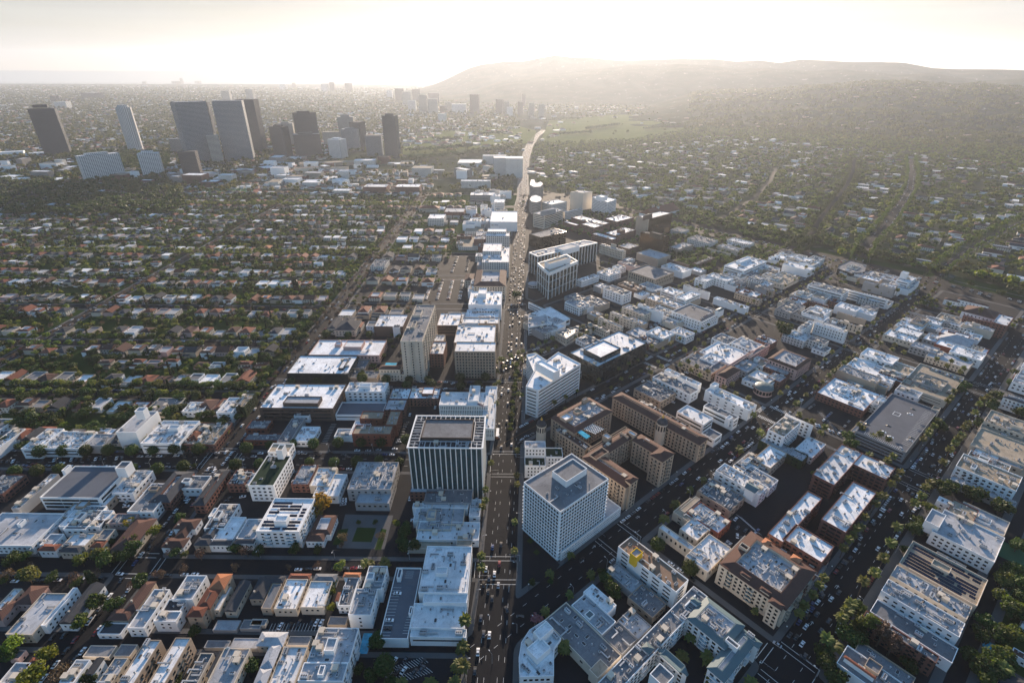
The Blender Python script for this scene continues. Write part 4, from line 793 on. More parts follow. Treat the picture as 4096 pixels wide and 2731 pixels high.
data('''
@1 2 1
a|dark grey gabled apartment court on the corner by two round trees|C k w3,4,1.6,1.4|9:655,1450 800,1350:p;9:720,1465 970,1375:p;9:780,1400 920,1345:p|
a|white villa with red hip roof left of the dark hotel annex|W t w3,3,1,1.3|9:935,1300 1060,1245:p|c
a|cream villa with red hip roof, nearer the hotel tower|C t w3,3,1,1.3|9:1085,1300 1210,1245:p|c
o|L-shaped white-roofed office annex with black glass front left of the hotel tower|N w|14:1080,1430 1400,1320|a14
o|bright white boxy glass office in front of the annex|W w|14:1255,1440 1330,1415|a2
o|brown slatted office with two white flat roofs right of the hotel tower|N w b3.5,1.4,1.5|15:1660,1420 1890,1308|a8
H|historic hotel rear block with white roofs and water tank|T w w3.4,3.4,1.6,1.6|28:1850,1480 2045,1400;26:1890,1400 2230,1350|a10
o|cream stepped department store with roof terraces above the boulevard|W w|22:1950,1230 2260,1110;15:1925,1345 2230,1280;^27:2040,1130 2120,1080|a26
H|domed hotel with brown hip roofs and twin arched towers beside the packed car park|C b w3.5,3.6,1.6,2|20:2000,1060 2300,915:m9:b;12:1915,1010 2010,950:p|a8
m|tall cream department store with stepped roofs above the boulevard|X w|26:2075,840 2330,700;31:2080,740 2260,665|a16
m|white department store with a dark window band under its roof|X w|24:2112,600 2330,565;^28:2125,560 2300,530|a6
m|large plain white store with broad roof near the arcaded white office|W w|20:2150,470 2400,375|a6
o|narrow white office with four rows of arched windows beside the boulevard|W w w4,2.6,1.4,2.6|24:2188,290 2284,262|a2
p|open two-level parking deck behind the plain white store|X n|7:1915,560 2110,460:d|
p|open two-level parking deck, nearer one with ramps|X n|7:1855,700 2070,600:d|
a|cream seven-storey apartment slab on its own among houses|X w|16:1575,440 1745,400|a4
a|brown brick apartment slab with grey roof behind the cream slab|U l|14:1728,380 1922,345|a4
k|red-roofed school building with small square tower beyond the car park|C t w3.4,3,1.3,1.6|9:1495,350 1690,330:p|
o|dark ribbon-windowed office far along the left of the boulevard|J w|15:1965,225 2195,200|a3
a|brick-coloured eight-storey balcony block, left of the far pair|U w|18:980,150 1225,125|a6
a|brick-coloured eight-storey balcony block, right of the far pair|U w|18:1275,150 1520,125|a6
a|long pale institutional block with rows of small windows beyond the pair|X w|20:1880,95 2155,85|a4
a|pale apartment slab on stilts, far left beyond the school|X w|14:420,110 620,82|
a|white balconied apartment block left of the brick-coloured pair|X w|12:700,185 880,165|a3
a|courtyard apartment block with cluttered roof at the diagonal street|X g|8.5:1048,880 1225,815|a20
@1 1 1
o|curved white hotel with stacked balconies where the boulevard bends|X w|e2290,1110,2300,1290:2290,1110 2450,1090|
o|white office block left of the curved balcony hotel|X w|e2180,1105,2190,1270:2180,1105 2300,1090|
o|pale glass office behind the curved balcony hotel|X w|30:2080,1085 2300,1078|
p|white rooftop parking deck by the round tree rows|X w|14:1850,1150 2080,1120:d|
@2 2 2
o|black glass office with six white frames and white roof boxes, nearest the boulevard|D n v8,1.3|e340,940,345,1185:237,850 340,940 600,830 500,770:fF;^48:300,840 540,800:f:n:W|a14 L13.5 T4.5
@2 2 50
o|long black and white slab office with tall glass strips|D l v6.5,1.1|e237,785,240,965:160,752 237,787 780,662 665,640:fF;^36:395,705 620,690:f:l:W|a12 T1.6
o|black glass office block beside the boulevard with bronze windows|Z g|e265,612,268,720:157,582 265,614 498,562 390,526:fF|a16
o|cream slatted office with grey plant box next to the boulevard|C l b3.6,1.3,1.5|e300,412,300,540:197,390 300,412 470,360 380,338:fF;^40:275,380 390,350:fF:g:G|a6
t|round banded tower with balconies in a row beside the boulevard|J w|e272,265,272,380:160,262 180,285 225,292 262,280 275,258 262,236 220,222 180,232:fF|
t|curved bronze tower with a scooped white roof beside the boulevard|J w|e288,120,288,240:162,130 200,150 260,148 288,120 262,98 240,110 215,110 205,80 175,80:fF|
o|white ribbed office cube among the mid-distance blocks|W w w3.3,3,2,1.4|e878,288,878,420:740,243 878,290 960,265 800,228:fF;^55:772,232 880,235|a3
o|concrete office slab with dark window half and bronze ribs|C l|e655,200,655,360:537,198 655,205 740,192 620,180:fF|a4
o|pale department block with rooftop parking behind the round tower|X w|20:470,380 650,350|a4
o|white stepped store behind the slatted office|X w|22:275,290 505,285|a8
t|bronze mirrored tower with a blank tan end wall|Z w|e1248,445,1250,640:1145,420 1250,447 1475,388 1365,372:fF;^60:1205,415 1290,395:f:g:N|a4
o|blank tan shaft attached to the bronze mirrored tower|T n|e1250,447,1252,650:1143,424 1248,450 1262,444 1160,420:fF|
t|black mirrored office cube on a blank brown podium|Z k|e1398,605,1402,785:1182,567 1398,607 1448,598 1235,552:fF;^40:1265,565 1400,580:f:k:D|a4
o|blank brown podium under the black mirrored cube|T l|13:1145,755 1460,775|a3
@2 2 2
m|broad white roofed brick-fronted market block with rooftop parking|U w|16:545,430 900,480;14:470,470 625,495|a30
m|brick-red shopping centre with stepped white roofs in the middle distance|U w w4,4,2,1.6|16:630,490 850,500;17:850,440 1120,430|a24
m|red brick arcade block with raised brick penthouse in the middle distance|U w w4,4,2,1.6|16:730,580 970,620;18:850,570 1140,545;^23:965,545 1040,545:f:n:U|a30
o|cream old office with tall arched windows and a central roof tower|C l w4,3.4,1.2,2|16:805,680 1048,735;^21:910,670 960,680|a18
s|low dark building with pale roof beside the cream old office|N l|11:975,690 1170,690|a10
o|long ribbed concrete office right of the black mirrored cube|Q l|13:1445,700 1668,680|a10
s|arcaded black court building with stone roof rims beside palms|N n|11:1435,810 1620,870;10:1665,850 1865,800|a26
s|white arcaded cornice building at the big diagonal junction|X g|13:1610,620 1893,640|a14
s|white store with black arched openings on the diagonal avenue|X w|13:1975,635 2230,660|a14
s|low cream building with pale roof opposite the arcaded court|C l|9:1790,710 2010,765;10:1880,690 2130,720|a16
k|white twin-spired church at the edge of the leafy district|W t|12:1310,420 1400,330:g:t|
s|white boutique with stepped terraces left of the grey parking roof|W w w3.6,4,1.6,1.4|10:782,930 1005,930;9:920,880 1048,885|a26
s|white villa-like boutique with small black windows beside the black framed office|W w w3.6,3,1,1.4|10:595,1000 800,965|a14
s|pink court building with garden walls in the palm district|K g|9:970,840 1180,880|a14
m|blank beige store with a big grey parking roof and arched side windows|T g w5,4.2,1.6,3.5|16:1068,920 1490,935:d:g|a4
s|white glass-fronted store with pale roof right of the beige store|W w|11:1370,875 1652,905|a18
s|white shop with frames and penthouse facing the boulevard triangle|W l w3.6,3.6,2.2,1.6|12:485,1205 715,1225|a20
s|long dark-roofed shop row with slatted roof toward the palm avenue|T g|9:610,1180 900,1210|a24
o|white box office with parapet roof above the palm avenue|W g w3.6,5,2,1.6|15:838,1080 1100,1115|a14
s|dark framed boutique with a hip roof terrace|N b|10:970,1040 1230,1070|a12
o|white wedge-shaped glass building with a knife-edge roof by the boulevard|W w b3.6,2.6,1|e360,1425,362,1480:350,1250 535,1360 360,1425:fF|a2
s|stepped grey shop rows at the tip of the triangle block|W g b3.4,1.2,1.5|9:150,1210 320,1280:fF;10:150,1320 330,1390:fF|a30
o|curved corner shop building with rounded turret at the boulevard|W l b3.6,1.4,1|12:150,1435 330,1400 325,1330 150,1340:fF|a8
s|curved cream shop row with green roof and pointed turret|C u w3.6,3,1.6,1.8|11:400,1480 500,1540 610,1470 615,1420 560,1440:fF|a6
s|round-cornered cream shop with a green cupola|C g w3.6,3,1.6,1.8|11:700,1400 900,1480|a14
s|large beige block of joined shops with dark central roof, right of the green cupola|C l w3.6,5,1.8,1.4|11:790,1350 1025,1430;12:900,1300 1155,1380;12:1010,1250 1280,1300|a44
m|tall white blank store behind the beige joined shops|W w|16:1155,1225 1398,1300|a8
o|beige terraced store building with roof garden|T w w3.6,5,1.6,1.4|13:1228,1165 1590,1230|a20
o|white stepped office with slim window bands left of the green-hatted tower|W w b3.5,1.1,2|15:1365,1095 1575,1110;17:1510,1160 1732,1130|a18
s|white courtyard building behind the stepped office|W n|11:1575,1050 1822,1120|a22
p|white parking garage with cars on its roof and a green-hatted clock tower|W g w3.6,4,1.6,1.4|15:1468,1290 1905,1310:d:g;^20:1870,1280 1950,1270:p:u|a3
s|white tent-roofed market shop right of the clock tower garage|W w|9:1850,1170 2180,1250|a10
s|white curved-front boutique with roof screens, beside tall palms|W w w3.6,5,2,1.3|12:1680,990 1865,985;13:1790,960 2038,990|a20
s|large white store with curved bay and long ribbon window|W w b3.8,1.2,2|15:1950,870 2340,830;^18:2060,830 2200,800|a26
s|white store with teal windows and pitched parapet|X l|13:2155,990 2351,990|a14
s|long grey shop roofs beside the palms, right of the tent roof|T g w3.6,4,1.6,1.6|9:2045,1120 2300,1180;10:2230,1060 2420,1100|a20
s|white shop row with cupped roofs at the lower palm street|W w w3.6,4,1.6,1.6|10:1450,1470 1680,1490|a16
s|low dark shop behind the clock tower garage|T g|8:1400,1500 1560,1480;8:1220,1568 1440,1540|a30
@3 2 2
t|black glass office with a slanted mirrored front by the park|D g|e640,905,640,960:640,900 650,868 752,822 910,862 890,930 770,945:fF|a6
o|white shell-shaped office with tall roof tower at the park junction|W w b3.4,1,2|15:1175,1010 1365,985:fF|a3
o|white office with roof tower at the park junction|W w b3.4,1.1,2|17:1180,1000 1362,985;^26:1222,935 1300,935|a4
o|long white civic building with bowed terraces facing the avenue|W l b3.6,1.3,2|15:365,1050 745,1105;14:700,1080 1105,1190|a40
o|grey curtain-walled store with a central dark stripe|G l|14:880,1020 1180,1080|a12
s|white shop block with bright roof along the left palm street|U w w3.6,4,1.6,1.4|9:222,1150 565,1240|a16
s|long white shop with a red stripe on its roof|W w|9:625,1235 1005,1300|a12
s|grey-roofed shop between the red-striped roof and the cream store|T g|9:640,1295 905,1370|a14
o|white L-shaped office with square windows and satellite dishes|W w w3.5,3.2,1.3,1.5|15:275,1440 430,1390;15:430,1400 735,1480|a20
s|cream store with flat white roof along the avenue|C w w4,4.5,1.4,2.6|11:575,1350 870,1440|a16
s|grey and brown shop block near the left palm street|G g w3.6,4,1.6,1.4|9:65,1270 335,1240;8:200,1300 430,1360|a24
s|white arcaded shop row facing the park on the diagonal avenue|W w w4,4.4,2.6,2.6|10:60,790 480,840|a12
s|white gallery with open roof frames near the park|W w|12:135,860 435,890|a6
s|low white and tan shop group at the left palm street|C n w3.6,4,1.6,1.4|9:-60,960 130,990;8:0,1010 290,980|a22
s|long white-roofed shop terraces on the wide avenue, upper|G w w3.6,4,1.6,1.4|9:1290,1290 1665,1400|a40
s|white-roofed shop terraces on the wide avenue, lower|C w w3.6,4,1.6,1.4|8:1160,1420 1480,1400;8:1060,1500 1390,1530|a40
k|long low brown-roofed civic hall beside the park road|W b w3.4,4,1.2,1.6|8:1620,1180 1760,1200:p;10:1755,1170 2025,1250:p;9:1780,1290 2140,1310:p|
k|copper-red slatted theatre block with a white roof, left of the pair|U w|14:1795,1330 2065,1390|a3
k|copper-red slatted theatre block with a white roof, right of the pair|U w|18:2060,1390 2262,1345|a4
s|grey peaked tent-roofed building below the theatre|W l|9:1560,1540 1900,1560:p|
s|low white shop with cluttered roof next to the peaked roof|C l w3.6,4,1.6,1.4|7:1370,1490 1545,1530|a8
''')
# office district far to the left: plan surveyed from the tops and feet of the towers
WALL['m'] = dirty('tower_silver', (.30, .32, .34), .5, .1, kind='win3.9,2.6,.62,1.0'); WALL['j'] = dirty('tower_dark', (.095, .10, .11), .4, .2, kind='win3.8,3.2,.7,.75'); WALL['a'] = dirty('tower_brown', (.11, .10, .10), .4, .2, kind='win3.8,2.6,.5,1.0')
WALL['q'] = dirty('tower_white_grid', (.68, .68, .67), .7, .1, kind='win3.6,5,.62,.5'); WALL['s'] = dirty('tower_striped', (.48, .45, .40), .7, .1, kind='win3.8,60,1.0,.45'); WALL['x'] = dirty('tower_blue_glass', (.08, .11, .13), .25, .3, kind='win3.6,1.5,.8,.7')
def far(label, wl, rf, c, r, u0, u1, edge, th=18, dr=.6, kind='t', add=0):
    kd, ct = KC[kind]; e = [float(q) for q in edge.split(',')]; h = hedge(c, r, *e); x0, y0 = un(*T(c, r, u0, e[3])); x1, y1 = un(*T(c, r, u1, e[3])); W_ = math.dist((x0, y0), (x1, y1)); az = math.atan2((x0+x1)/2, (y0+y1)/2); t_ = R_(th)
    w_ = W_/(math.cos(t_)+dr*math.sin(abs(t_))); d = w_*dr; x, y = (x0+x1)/2, (y0+y1)/2; k = 1+(d/2)/math.hypot(x, y)
    V = [(False, h, [(-w_/2, -d/2), (w_/2, -d/2), (w_/2, d/2), (-w_/2, d/2)], 'f', rf, wl)]
    if add: V.append((True, h+add, [(-w_*.3, -d*.25), (w_*.25, -d*.25), (w_*.25, d*.25), (-w_*.3, d*.25)], 'f', rf, wl))
    return building2(kd, ct, label, '', az+t_, x*k, y*k, V, '')
far('brown stepped-top tower at the far left with banded bronze glass', 'j', 'k', 0, 1, 445, 655, '528,655,655,1090', 12, .5, 't', 12)
x_, y_ = un(*T(0, 1, 1254, 1045)); h_ = hedge(0, 1, 1195, 640, 1318, 1045); R__ = math.dist(un(*T(0, 1, 1190, 1045)), un(*T(0, 1, 1318, 1045)))/2
building2('apartment_tower', 'tower', 'slim round white tower with stacked balconies', '', 0, x_, y_, [(False, h_, [(R__*math.cos(i*.5236), R__*.9*math.sin(i*.5236)) for i in range(12)], 'f', 'l', 'q'), (True, h_+7, [(R__*.7*math.cos(i*.5236), R__*.6*math.sin(i*.5236)) for i in range(12)], 'f', 'l', 'q')], '')
for q in (('silver twin tower with fine vertical ribs, left one', 'm', 'l', 0, 1, 1730, 2012, '1868,592,2012,1160', -16, .5), ('silver twin tower with fine vertical ribs, right one', 'm', 'l', 0, 1, 2085, 2345, '2220,582,2345,1135', 10, .5), ('dark glass tower behind the right silver twin', 'j', 'k', 0, 1, 2270, 2460, '2320,572,2460,1050', 25, .6),
          ('slender dark tower behind the left silver twin', 'j', 'k', 0, 1, 1900, 1995, '1920,600,1990,900', 20, .8), ('low glass office with white pillars left of the silver twins', 'J', 'l', 0, 1, 1590, 1712, '1690,930,1710,1060', 20), ('banded office between the silver twins', 's', 'l', 0, 1, 1960, 2062, '2030,900,2060,1160', 10),
          ('dark red-brown office in front of the left silver twin', 'a', 'k', 0, 1, 1705, 1868, '1810,1048,1850,1290', 15, .7), ('white balconied slab of flats, wider one of the pair', 'q', 'w', 0, 1, 808, 1140, '1072,1078,1140,1310', -12, .3, 'a', 5), ('white balconied slab of flats, narrower one of the pair', 'q', 'w', 0, 1, 1335, 1515, '1445,1065,1515,1280', 12, .5, 'a', 6),
          ('grey ribbed corner tower, leftmost of the dark cluster', 'a', 'k', 1, 1, 178, 345, '205,822,250,1110', 30, .9, 't', 5), ('tall black slab tower at the back of the dark cluster', 'j', 'k', 1, 1, 402, 605, '545,692,605,1090', -8, .5, 't', 4), ('dark tower with pale roof rim, middle of the cluster', 'a', 'l', 1, 1, 400, 552, '520,800,550,1000', 25, .8, 't', 6),
          ('wide black mirrored office at the front of the dark cluster', 'j', 'l', 1, 1, 374, 612, '580,890,612,1100', -5, .5, 't', 5), ('striped office behind the cluster', 's', 'l', 1, 1, 240, 378, '300,790,330,1000', 10, .6, 't', 5), ('banded white tower with a rooftop box', 's', 'w', 1, 1, 782, 940, '918,730,940,1000', 14, .6, 't', 8),
          ('black faceted tower beside the banded white one', 'j', 'k', 1, 1, 888, 1030, '1000,780,1030,1035', 35, .9), ('cream low banded office left of the white grid office', 's', 'n', 1, 1, 632, 790, '775,868,790,1000', 8), ('white grid office with dark square windows', 'q', 'w', 1, 1, 684, 848, '825,938,848,1110', 32, .9, 't', 4),
          ('grey vertical-striped office in the cluster', 'm', 'l', 1, 1, 806, 975, '948,845,975,1045', 16, .6, 't', 4), ('ribbed grey office left of the blue glass tower', 'm', 'n', 1, 1, 1022, 1178, '1040,900,1062,1085', 10, .6), ('blue glass tower with a slanted top, right of the cluster', 'x', 'l', 1, 1, 1192, 1336, '1295,722,1336,1110', 22, .6, 't', 7),
          ('long low white studio office below the cluster', 'X', 'w', 1, 1, 905, 1110, '1020,1130,1030,1170', 8, .5, 'o'), ('long school building with red roof strip', 'C', 't', 1, 1, 362, 622, '620,1195,625,1235', 2, .2, 'k'), ('school hall with red roof strip, right part', 'C', 't', 1, 1, 688, 852, '850,1190,852,1225', 2, .2, 'k'), ('long tan studio block behind the school', 'T', 'n', 1, 1, 418, 938, '415,1150,420,1180', 2, .2, 'o'),
          ('white curved stage roof at the left edge of the far district', 'W', 'w', 0, 1, 40, 222, '30,1050,60,1095', 10, .5, 'k'), ('white wavy-roofed hall right of the curved stage roof', 'W', 'w', 0, 1, 250, 432, '250,1060,255,1090', 10, .5, 'k')): far(*q)
# low and mid-rise blocks round the feet of the far towers
k_ = random.Random(11); n_ = 0
for i in range(420):
    u, v = k_.uniform(0, 1250), k_.uniform(375, 425); x, y = VP(u, v)
    if u > 950 and v < 385: continue
    s = k_.uniform(22, 60); d = s*k_.uniform(.35, .8)
    if any(abs(x-bx) < 140 and abs(y-by) < 140 and (inpoly(x, y, p) or min((x-q[0])**2+(y-q[1])**2 for q in p) < (s*.6)**2) for p, bx, by in BLD) or nearline(x, y, far_w, 45): continue
    h = k_.choice((7, 9, 12, 12, 18, 24)); n_ += 1; wl = k_.choice('XXQWUJ')
    building2('midrise_block', 'mid-rise block', fit('%s %s block near the feet of the far towers, %s counted' % ({7: 'low', 9: 'low', 12: 'four-storey', 18: 'six-storey', 24: 'eight-storey'}[h], {'X': 'cream', 'Q': 'tan', 'W': 'white', 'U': 'brick', 'J': 'grey'}[wl], ordw(n_))), '', R_(k_.choice((0, 4, 41, 86))), x, y, [(False, h, [(-s/2, -d/2), (s/2, -d/2), (s/2, d/2), (-s/2, d/2)], 'f', k_.choice('wwln'), wl)], '', 'mid-rise blocks in the far district')
    if n_ >= 110: break
# towers of the farther district, each by its roof centre, foot and width in the survey
def fbox(label, c, r, u, vt, vb, wpx, wl='j'):
    x, y = un(*T(c, r, u, vb)); h = hedge(c, r, u, vt, u, vb); s = math.hypot(x-un(*T(c, r, u+wpx, vb))[0], 0)
    V = [(False, h, [(-s/2, -s*.35), (s/2, -s*.35), (s/2, s*.35), (-s/2, s*.35)], 'f', 'l', wl)]
    building2('office_tower', 'tower', label, '', R_(rnd.uniform(-8, 14)), x, y, V, '')
for i, q in enumerate([(1, 1, 708, 412, 500, 46, 'a', 'flat-topped tower in the far haze, first left of the pair'), (1, 1, 862, 420, 498, 72, 'a', 'broad tower in the far haze, second of the pair'), (1, 1, 640, 425, 500, 60, 'q', 'pale stepped tower left of the hazy pair'), (1, 1, 355, 415, 460, 34, 'a', 'lone small dark tower in the haze above the dark cluster'),
        (1, 1, 258, 430, 475, 60, 'q', 'pale block left of the lone small dark tower'), (1, 1, 1232, 485, 560, 50, 'q', 'white twin-stepped block at the left of the hazy row'), (1, 1, 1325, 470, 590, 80, 'a', 'dark peaked tower of the hazy row'), (1, 1, 1395, 500, 620, 80, 's', 'tan tower behind the white flats of the hazy row'),
        (1, 1, 1476, 477, 590, 74, 'a', 'tall flat tower of the hazy row'), (1, 1, 1438, 580, 675, 70, 'q', 'white framed flats in the hazy row'), (1, 1, 1540, 527, 690, 72, 's', 'tall tan tower in front of the hazy row'), (1, 1, 1628, 562, 695, 92, 's', 'broad tan slab beside the tall tan tower'),
        (1, 1, 1640, 510, 600, 100, 'a', 'wide dark block behind the broad tan slab'), (1, 1, 1722, 628, 685, 56, 'a', 'small dark block right of the tan slab'), (1, 1, 1768, 595, 680, 60, 's', 'pinkish slab right of the small dark block'), (1, 1, 1868, 612, 690, 130, 'q', 'low white slab in the hazy row'),
        (1, 1, 2012, 523, 700, 82, 'a', 'tall lone banded tower over the golf trees'), (1, 1, 2238, 568, 700, 64, 'a', 'dark brown tower at the right of the golf trees'), (1, 1, 2300, 590, 690, 56, 's', 'pink slab beside the dark brown tower'), (1, 1, 2330, 640, 720, 55, 'q', 'white slab below the pink one'),
        (1, 1, 1712, 700, 770, 68, 'X', 'small white block standing before the golf course'), (2, 1, 105, 520, 640, 34, 'a', 'slim dark tower near where the far road bends'), (2, 1, 180, 600, 720, 52, 's', 'tan slab at the boulevard bend'), (2, 1, 75, 590, 700, 50, 'a', 'dark slab at the boulevard bend'), (2, 1, 268, 615, 725, 55, 's', 'pale tower right of the tan slab at the bend'),
        (0, 1, 2090, 492, 575, 72, 's', 'pale tower in the haze behind the silver twins, left'), (0, 1, 2310, 478, 575, 68, 's', 'pale tower in the haze behind the silver twins, right'), (0, 1, 860, 510, 560, 150, 'a', 'wide dark block far beyond the round white tower'), (0, 1, 590, 590, 650, 110, 'q', 'white slab behind the far left tower'), (0, 1, 515, 538, 590, 60, 'a', 'sail-shaped dark roofed block far at left'),
        (0, 1, 1672, 376, 418, 24, 'a', 'leaning-looking small tower on the far coast'), (0, 1, 1635, 402, 425, 90, 'a', 'low row of coastal blocks beside the small tower'), (0, 1, 1820, 402, 420, 50, 'a', 'single coastal block right of the small tower'), (0, 1, 1330, 407, 425, 36, 'a', 'single coastal block left of the small tower')]): fbox(q[7], *q[:6], q[6])

# smaller neighbours that fill the blocks of the shopping district
NOB = [[un(*T(2, 4, *q)) for q in ((1300, 160), (1600, -80), (2060, 340), (1780, 640))], [fromg(*q) for q in ((-142, 868, G2), (30, 868, G2), (30, 970, G2), (-142, 970, G2))], [un(*T(3, 4, *q)) for q in ((-30, 200), (680, -650), (1190, -400), (620, 340))], [un(*T(3, 3, *q)) for q in ((300, 600), (420, 520), (900, 720), (660, 900))], [un(*T(1, 2, *q)) for q in ((1500, 1210), (1600, 980), (1930, 980), (1930, 1210))], [un(*T(1, 2, *q)) for q in ((1760, 960), (1850, 770), (1990, 770), (1960, 960))],
       [un(*T(2, 4, *q)) for q in ((1900, 150), (2060, -20), (2351, 100), (2200, 330))], [un(*T(2, 4, *q)) for q in ((60, 60), (560, 480), (300, 760), (40, 760))], [un(*T(1, 4, *q)) for q in ((700, 360), (1400, 360), (1400, 0), (780, 0))], [un(*T(1, 4, *q)) for q in ((1100, 1600), (1130, 1180), (1960, 1170), (1950, 1600))],
       [un(*T(1, 3, *q)) for q in ((560, 960), (640, 740), (880, 740), (700, 960))], [un(*T(1, 3, *q)) for q in ((1270, 950), (1370, 700), (1470, 700), (1380, 1440))], [un(*T(2, 3, *q)) for q in ((900, 650), (1010, 620), (1560, 1060), (1420, 1150))], [un(*T(0, 3, *q)) for q in ((1960, 1560), (2080, 1400), (2351, 1400), (2351, 1568))]]
def infill(a, X0, X1, Y0, Y1, n, hlo, hhi, where):
    k = random.Random(int(X0*3+Y0)); c = 0
    for _ in range(n*9):
        w_, d = k.uniform(13, 30), k.uniform(13, 30); X, Y = k.uniform(X0+w_/2, X1-w_/2) if X1-X0 > w_ else (X0+X1)/2, k.uniform(Y0+d/2, Y1-d/2); x, y = fromg(X, Y, a)
        if not inview(x, y, 0, 60) or x < lerp(WK, y)+10 and a == G2 or (a == G1 and x > lerp(WL, y)-16): continue
        R = [fromg(X+sx*w_*.5, Y+sy*d*.5, a) for sx in (-1, 0, 1) for sy in (-1, 0, 1)]
        if any(inpoly(q[0], q[1], p) for q in R for p in NOB): continue
        if any(abs(x-bx) < 110 and abs(y-by) < 110 and (any(inpoly(q[0], q[1], p) for q in R) or any(abs(tog(q[0]-x, q[1]-y, a)[0]) < w_/2+.3 and abs(tog(q[0]-x, q[1]-y, a)[1]) < d/2+.3 for q in p)) for p, bx, by in BLD): continue
        h = k.uniform(hlo, hhi); rf = k.choice('wwwllgn'); wl = k.choice('WWCTGUX'); V = [(False, h, [(-w_/2, -d/2), (w_/2, -d/2), (w_/2, d/2), (-w_/2, d/2)], 'f', rf, wl)]
        if k.random() < .5: V.append((True, h+2.6, [(-w_*.25, -d*.2), (0, -d*.2), (0, d*.1), (-w_*.25, d*.1)], 'f', rf, wl))
        c += 1; INF[where] = INF.get(where, 0)+1; cn = {'W': 'white', 'C': 'cream', 'T': 'tan', 'G': 'grey', 'U': 'brick', 'X': 'pale'}[wl]; rn = {'w': 'white', 'l': 'light grey', 'g': 'dark grey', 'n': 'tan'}[rf]
        building2('commercial_building', 'commercial building', fit('low %s block with %s roof %s, %s nearest' % (cn, rn, where, ordw(INF[where]))), 'w3.5,4,1.8,1.5' if y < 560 and wl not in 'XU' else '', a, x, y, V, 'a%d' % k.randint(4, 14), 'small commercial blocks')
        if c >= n or sum(INF.values()) >= 292: break
INF = {}
infill(G1, -565, -30, 241, 324, 14, 6, 9, 'below the shopping street'); infill(G1, -560, -30, 350, 425, 8, 6, 9, 'above the shopping street')
for y0, y1 in ((466, 652), (671, 766), (784, 883), (901, 993), (1011, 1118), (1136, 1253), (1273, 1398)): infill(G1, -116, -14, y0, y1, 9, 8, 18, 'left of the boulevard beyond the hotel')
for i, (xa, xb) in reversed(list(enumerate(XS2[:6]))):
    for y0, y1 in ((234, 447), (463, 655), (675, 862), (884, 966)):
        if i == 3 and y0 == 234: continue
        infill(G2, xa+3, xb-3, y0+3, y1-3, 6 if i == 5 else 9 if y0 == 234 else 19, 6, 11, ['in the farthest diagonal block strip', 'left of the farther palm street', 'between the two palm streets', 'left of the wide middle avenue', 'right of the wide middle avenue', 'right of the right-hand avenue'][i])

# ------------------------------------------------------------------ rows of houses
WORDW = {'H': 'cream', 'W': 'white', 'C': 'sand coloured', 'K': 'pinkish', 'T': 'tan'}
WORDR = {'t': 'red tiled', 'k': 'dark', 'w': 'white flat', 'l': 'pale grey flat', 'b': 'brown tiled', 'g': 'grey', 'o': 'orange tiled'}
def blocked(x, y, m=6): return any(abs(x-bx) < 90 and abs(y-by) < 90 and (inpoly(x, y, p) or min((x-q[0])**2+(y-q[1])**2 for q in p) < m*m) for p, bx, by in BLD)
HL = []
def hrow(a, x0, x1, y, lot, tag_, dep=15, big=1., skip=.05):
    x = x0+lot/2; n = 0
    while x < x1-lot*.3:
        X, Y = fromg(x+rnd.uniform(-1, 1), y+rnd.uniform(-2.5, 2.5), a); n += 1
        if rnd.random() > skip and inview(X, Y, 0, 90) and not blocked(X, Y, 9*big): HL.append((math.hypot(X, Y), X, Y, a, lot*rnd.uniform(.68, .86), dep*rnd.uniform(.8, 1.2), tag_, n))
        x += lot*rnd.uniform(.92, 1.1)
nr = 0
for xa, xb, nm in ((-568, -258, 'middle column'), (-890, -582, 'left column'), (-1210, -904, 'farthest left column')):
    for i, (y0, y1, k) in enumerate(rowsB):
        if k == 'l' or (xb < -300 and y0 > 200):
            hrow(G1, xa+4, xb-4, y0+17, 17, (nm, i, 'near'), big=1); hrow(G1, xa+4, xb-4, y1-17, 17, (nm, i, 'back'))
            if y1-y0 > 95: hrow(G1, xa+4, xb-4, (y0+y1)/2+2, 17, (nm, i, 'alley'), dep=7, skip=.45)
for i, (y0, y1, k) in enumerate(rowsA):
    if y0 > 660:
        xr = -120 if y0 < 1100 else -70
        hrow(G1, -232, xr, y0+20, 21, ('inner column', i, 'near'), 18); hrow(G1, -232, xr, y1-20, 21, ('inner column', i, 'back'), 18)
hrow(G1, -236, -150, 628, 22, ('inner column', 4, 'back'), 17); hrow(G1, -236, -150, 590, 22, ('inner column', 4, 'near'), 17)
hrow(G1, -566, -262, 362, 17, ('middle column', 3, 'alley'), 12); hrow(G1, -566, -300, 60, 17, ('middle column', 0, 'near'), 16)
hrow(G2, 38, 126, -20, 20, ('gardens right of the last avenue', 0, 'near')); hrow(G2, 38, 126, 60, 20, ('gardens right of the last avenue', 0, 'back'))
for k_ in range(9): hrow(G2, 42, 130, 140+k_*55, 24, ('gardens right of the last avenue', k_, 'near'), 14, 1, .2)
for i in range(7): hrow(G1, -1250-i*40, -240, 1390+i*58+(i % 2)*16, 19, ('far left district', i, 'far'), 13)
HL.sort(); near = [q for q in HL if q[0] < 1e9][:268]; farh = HL[268:]
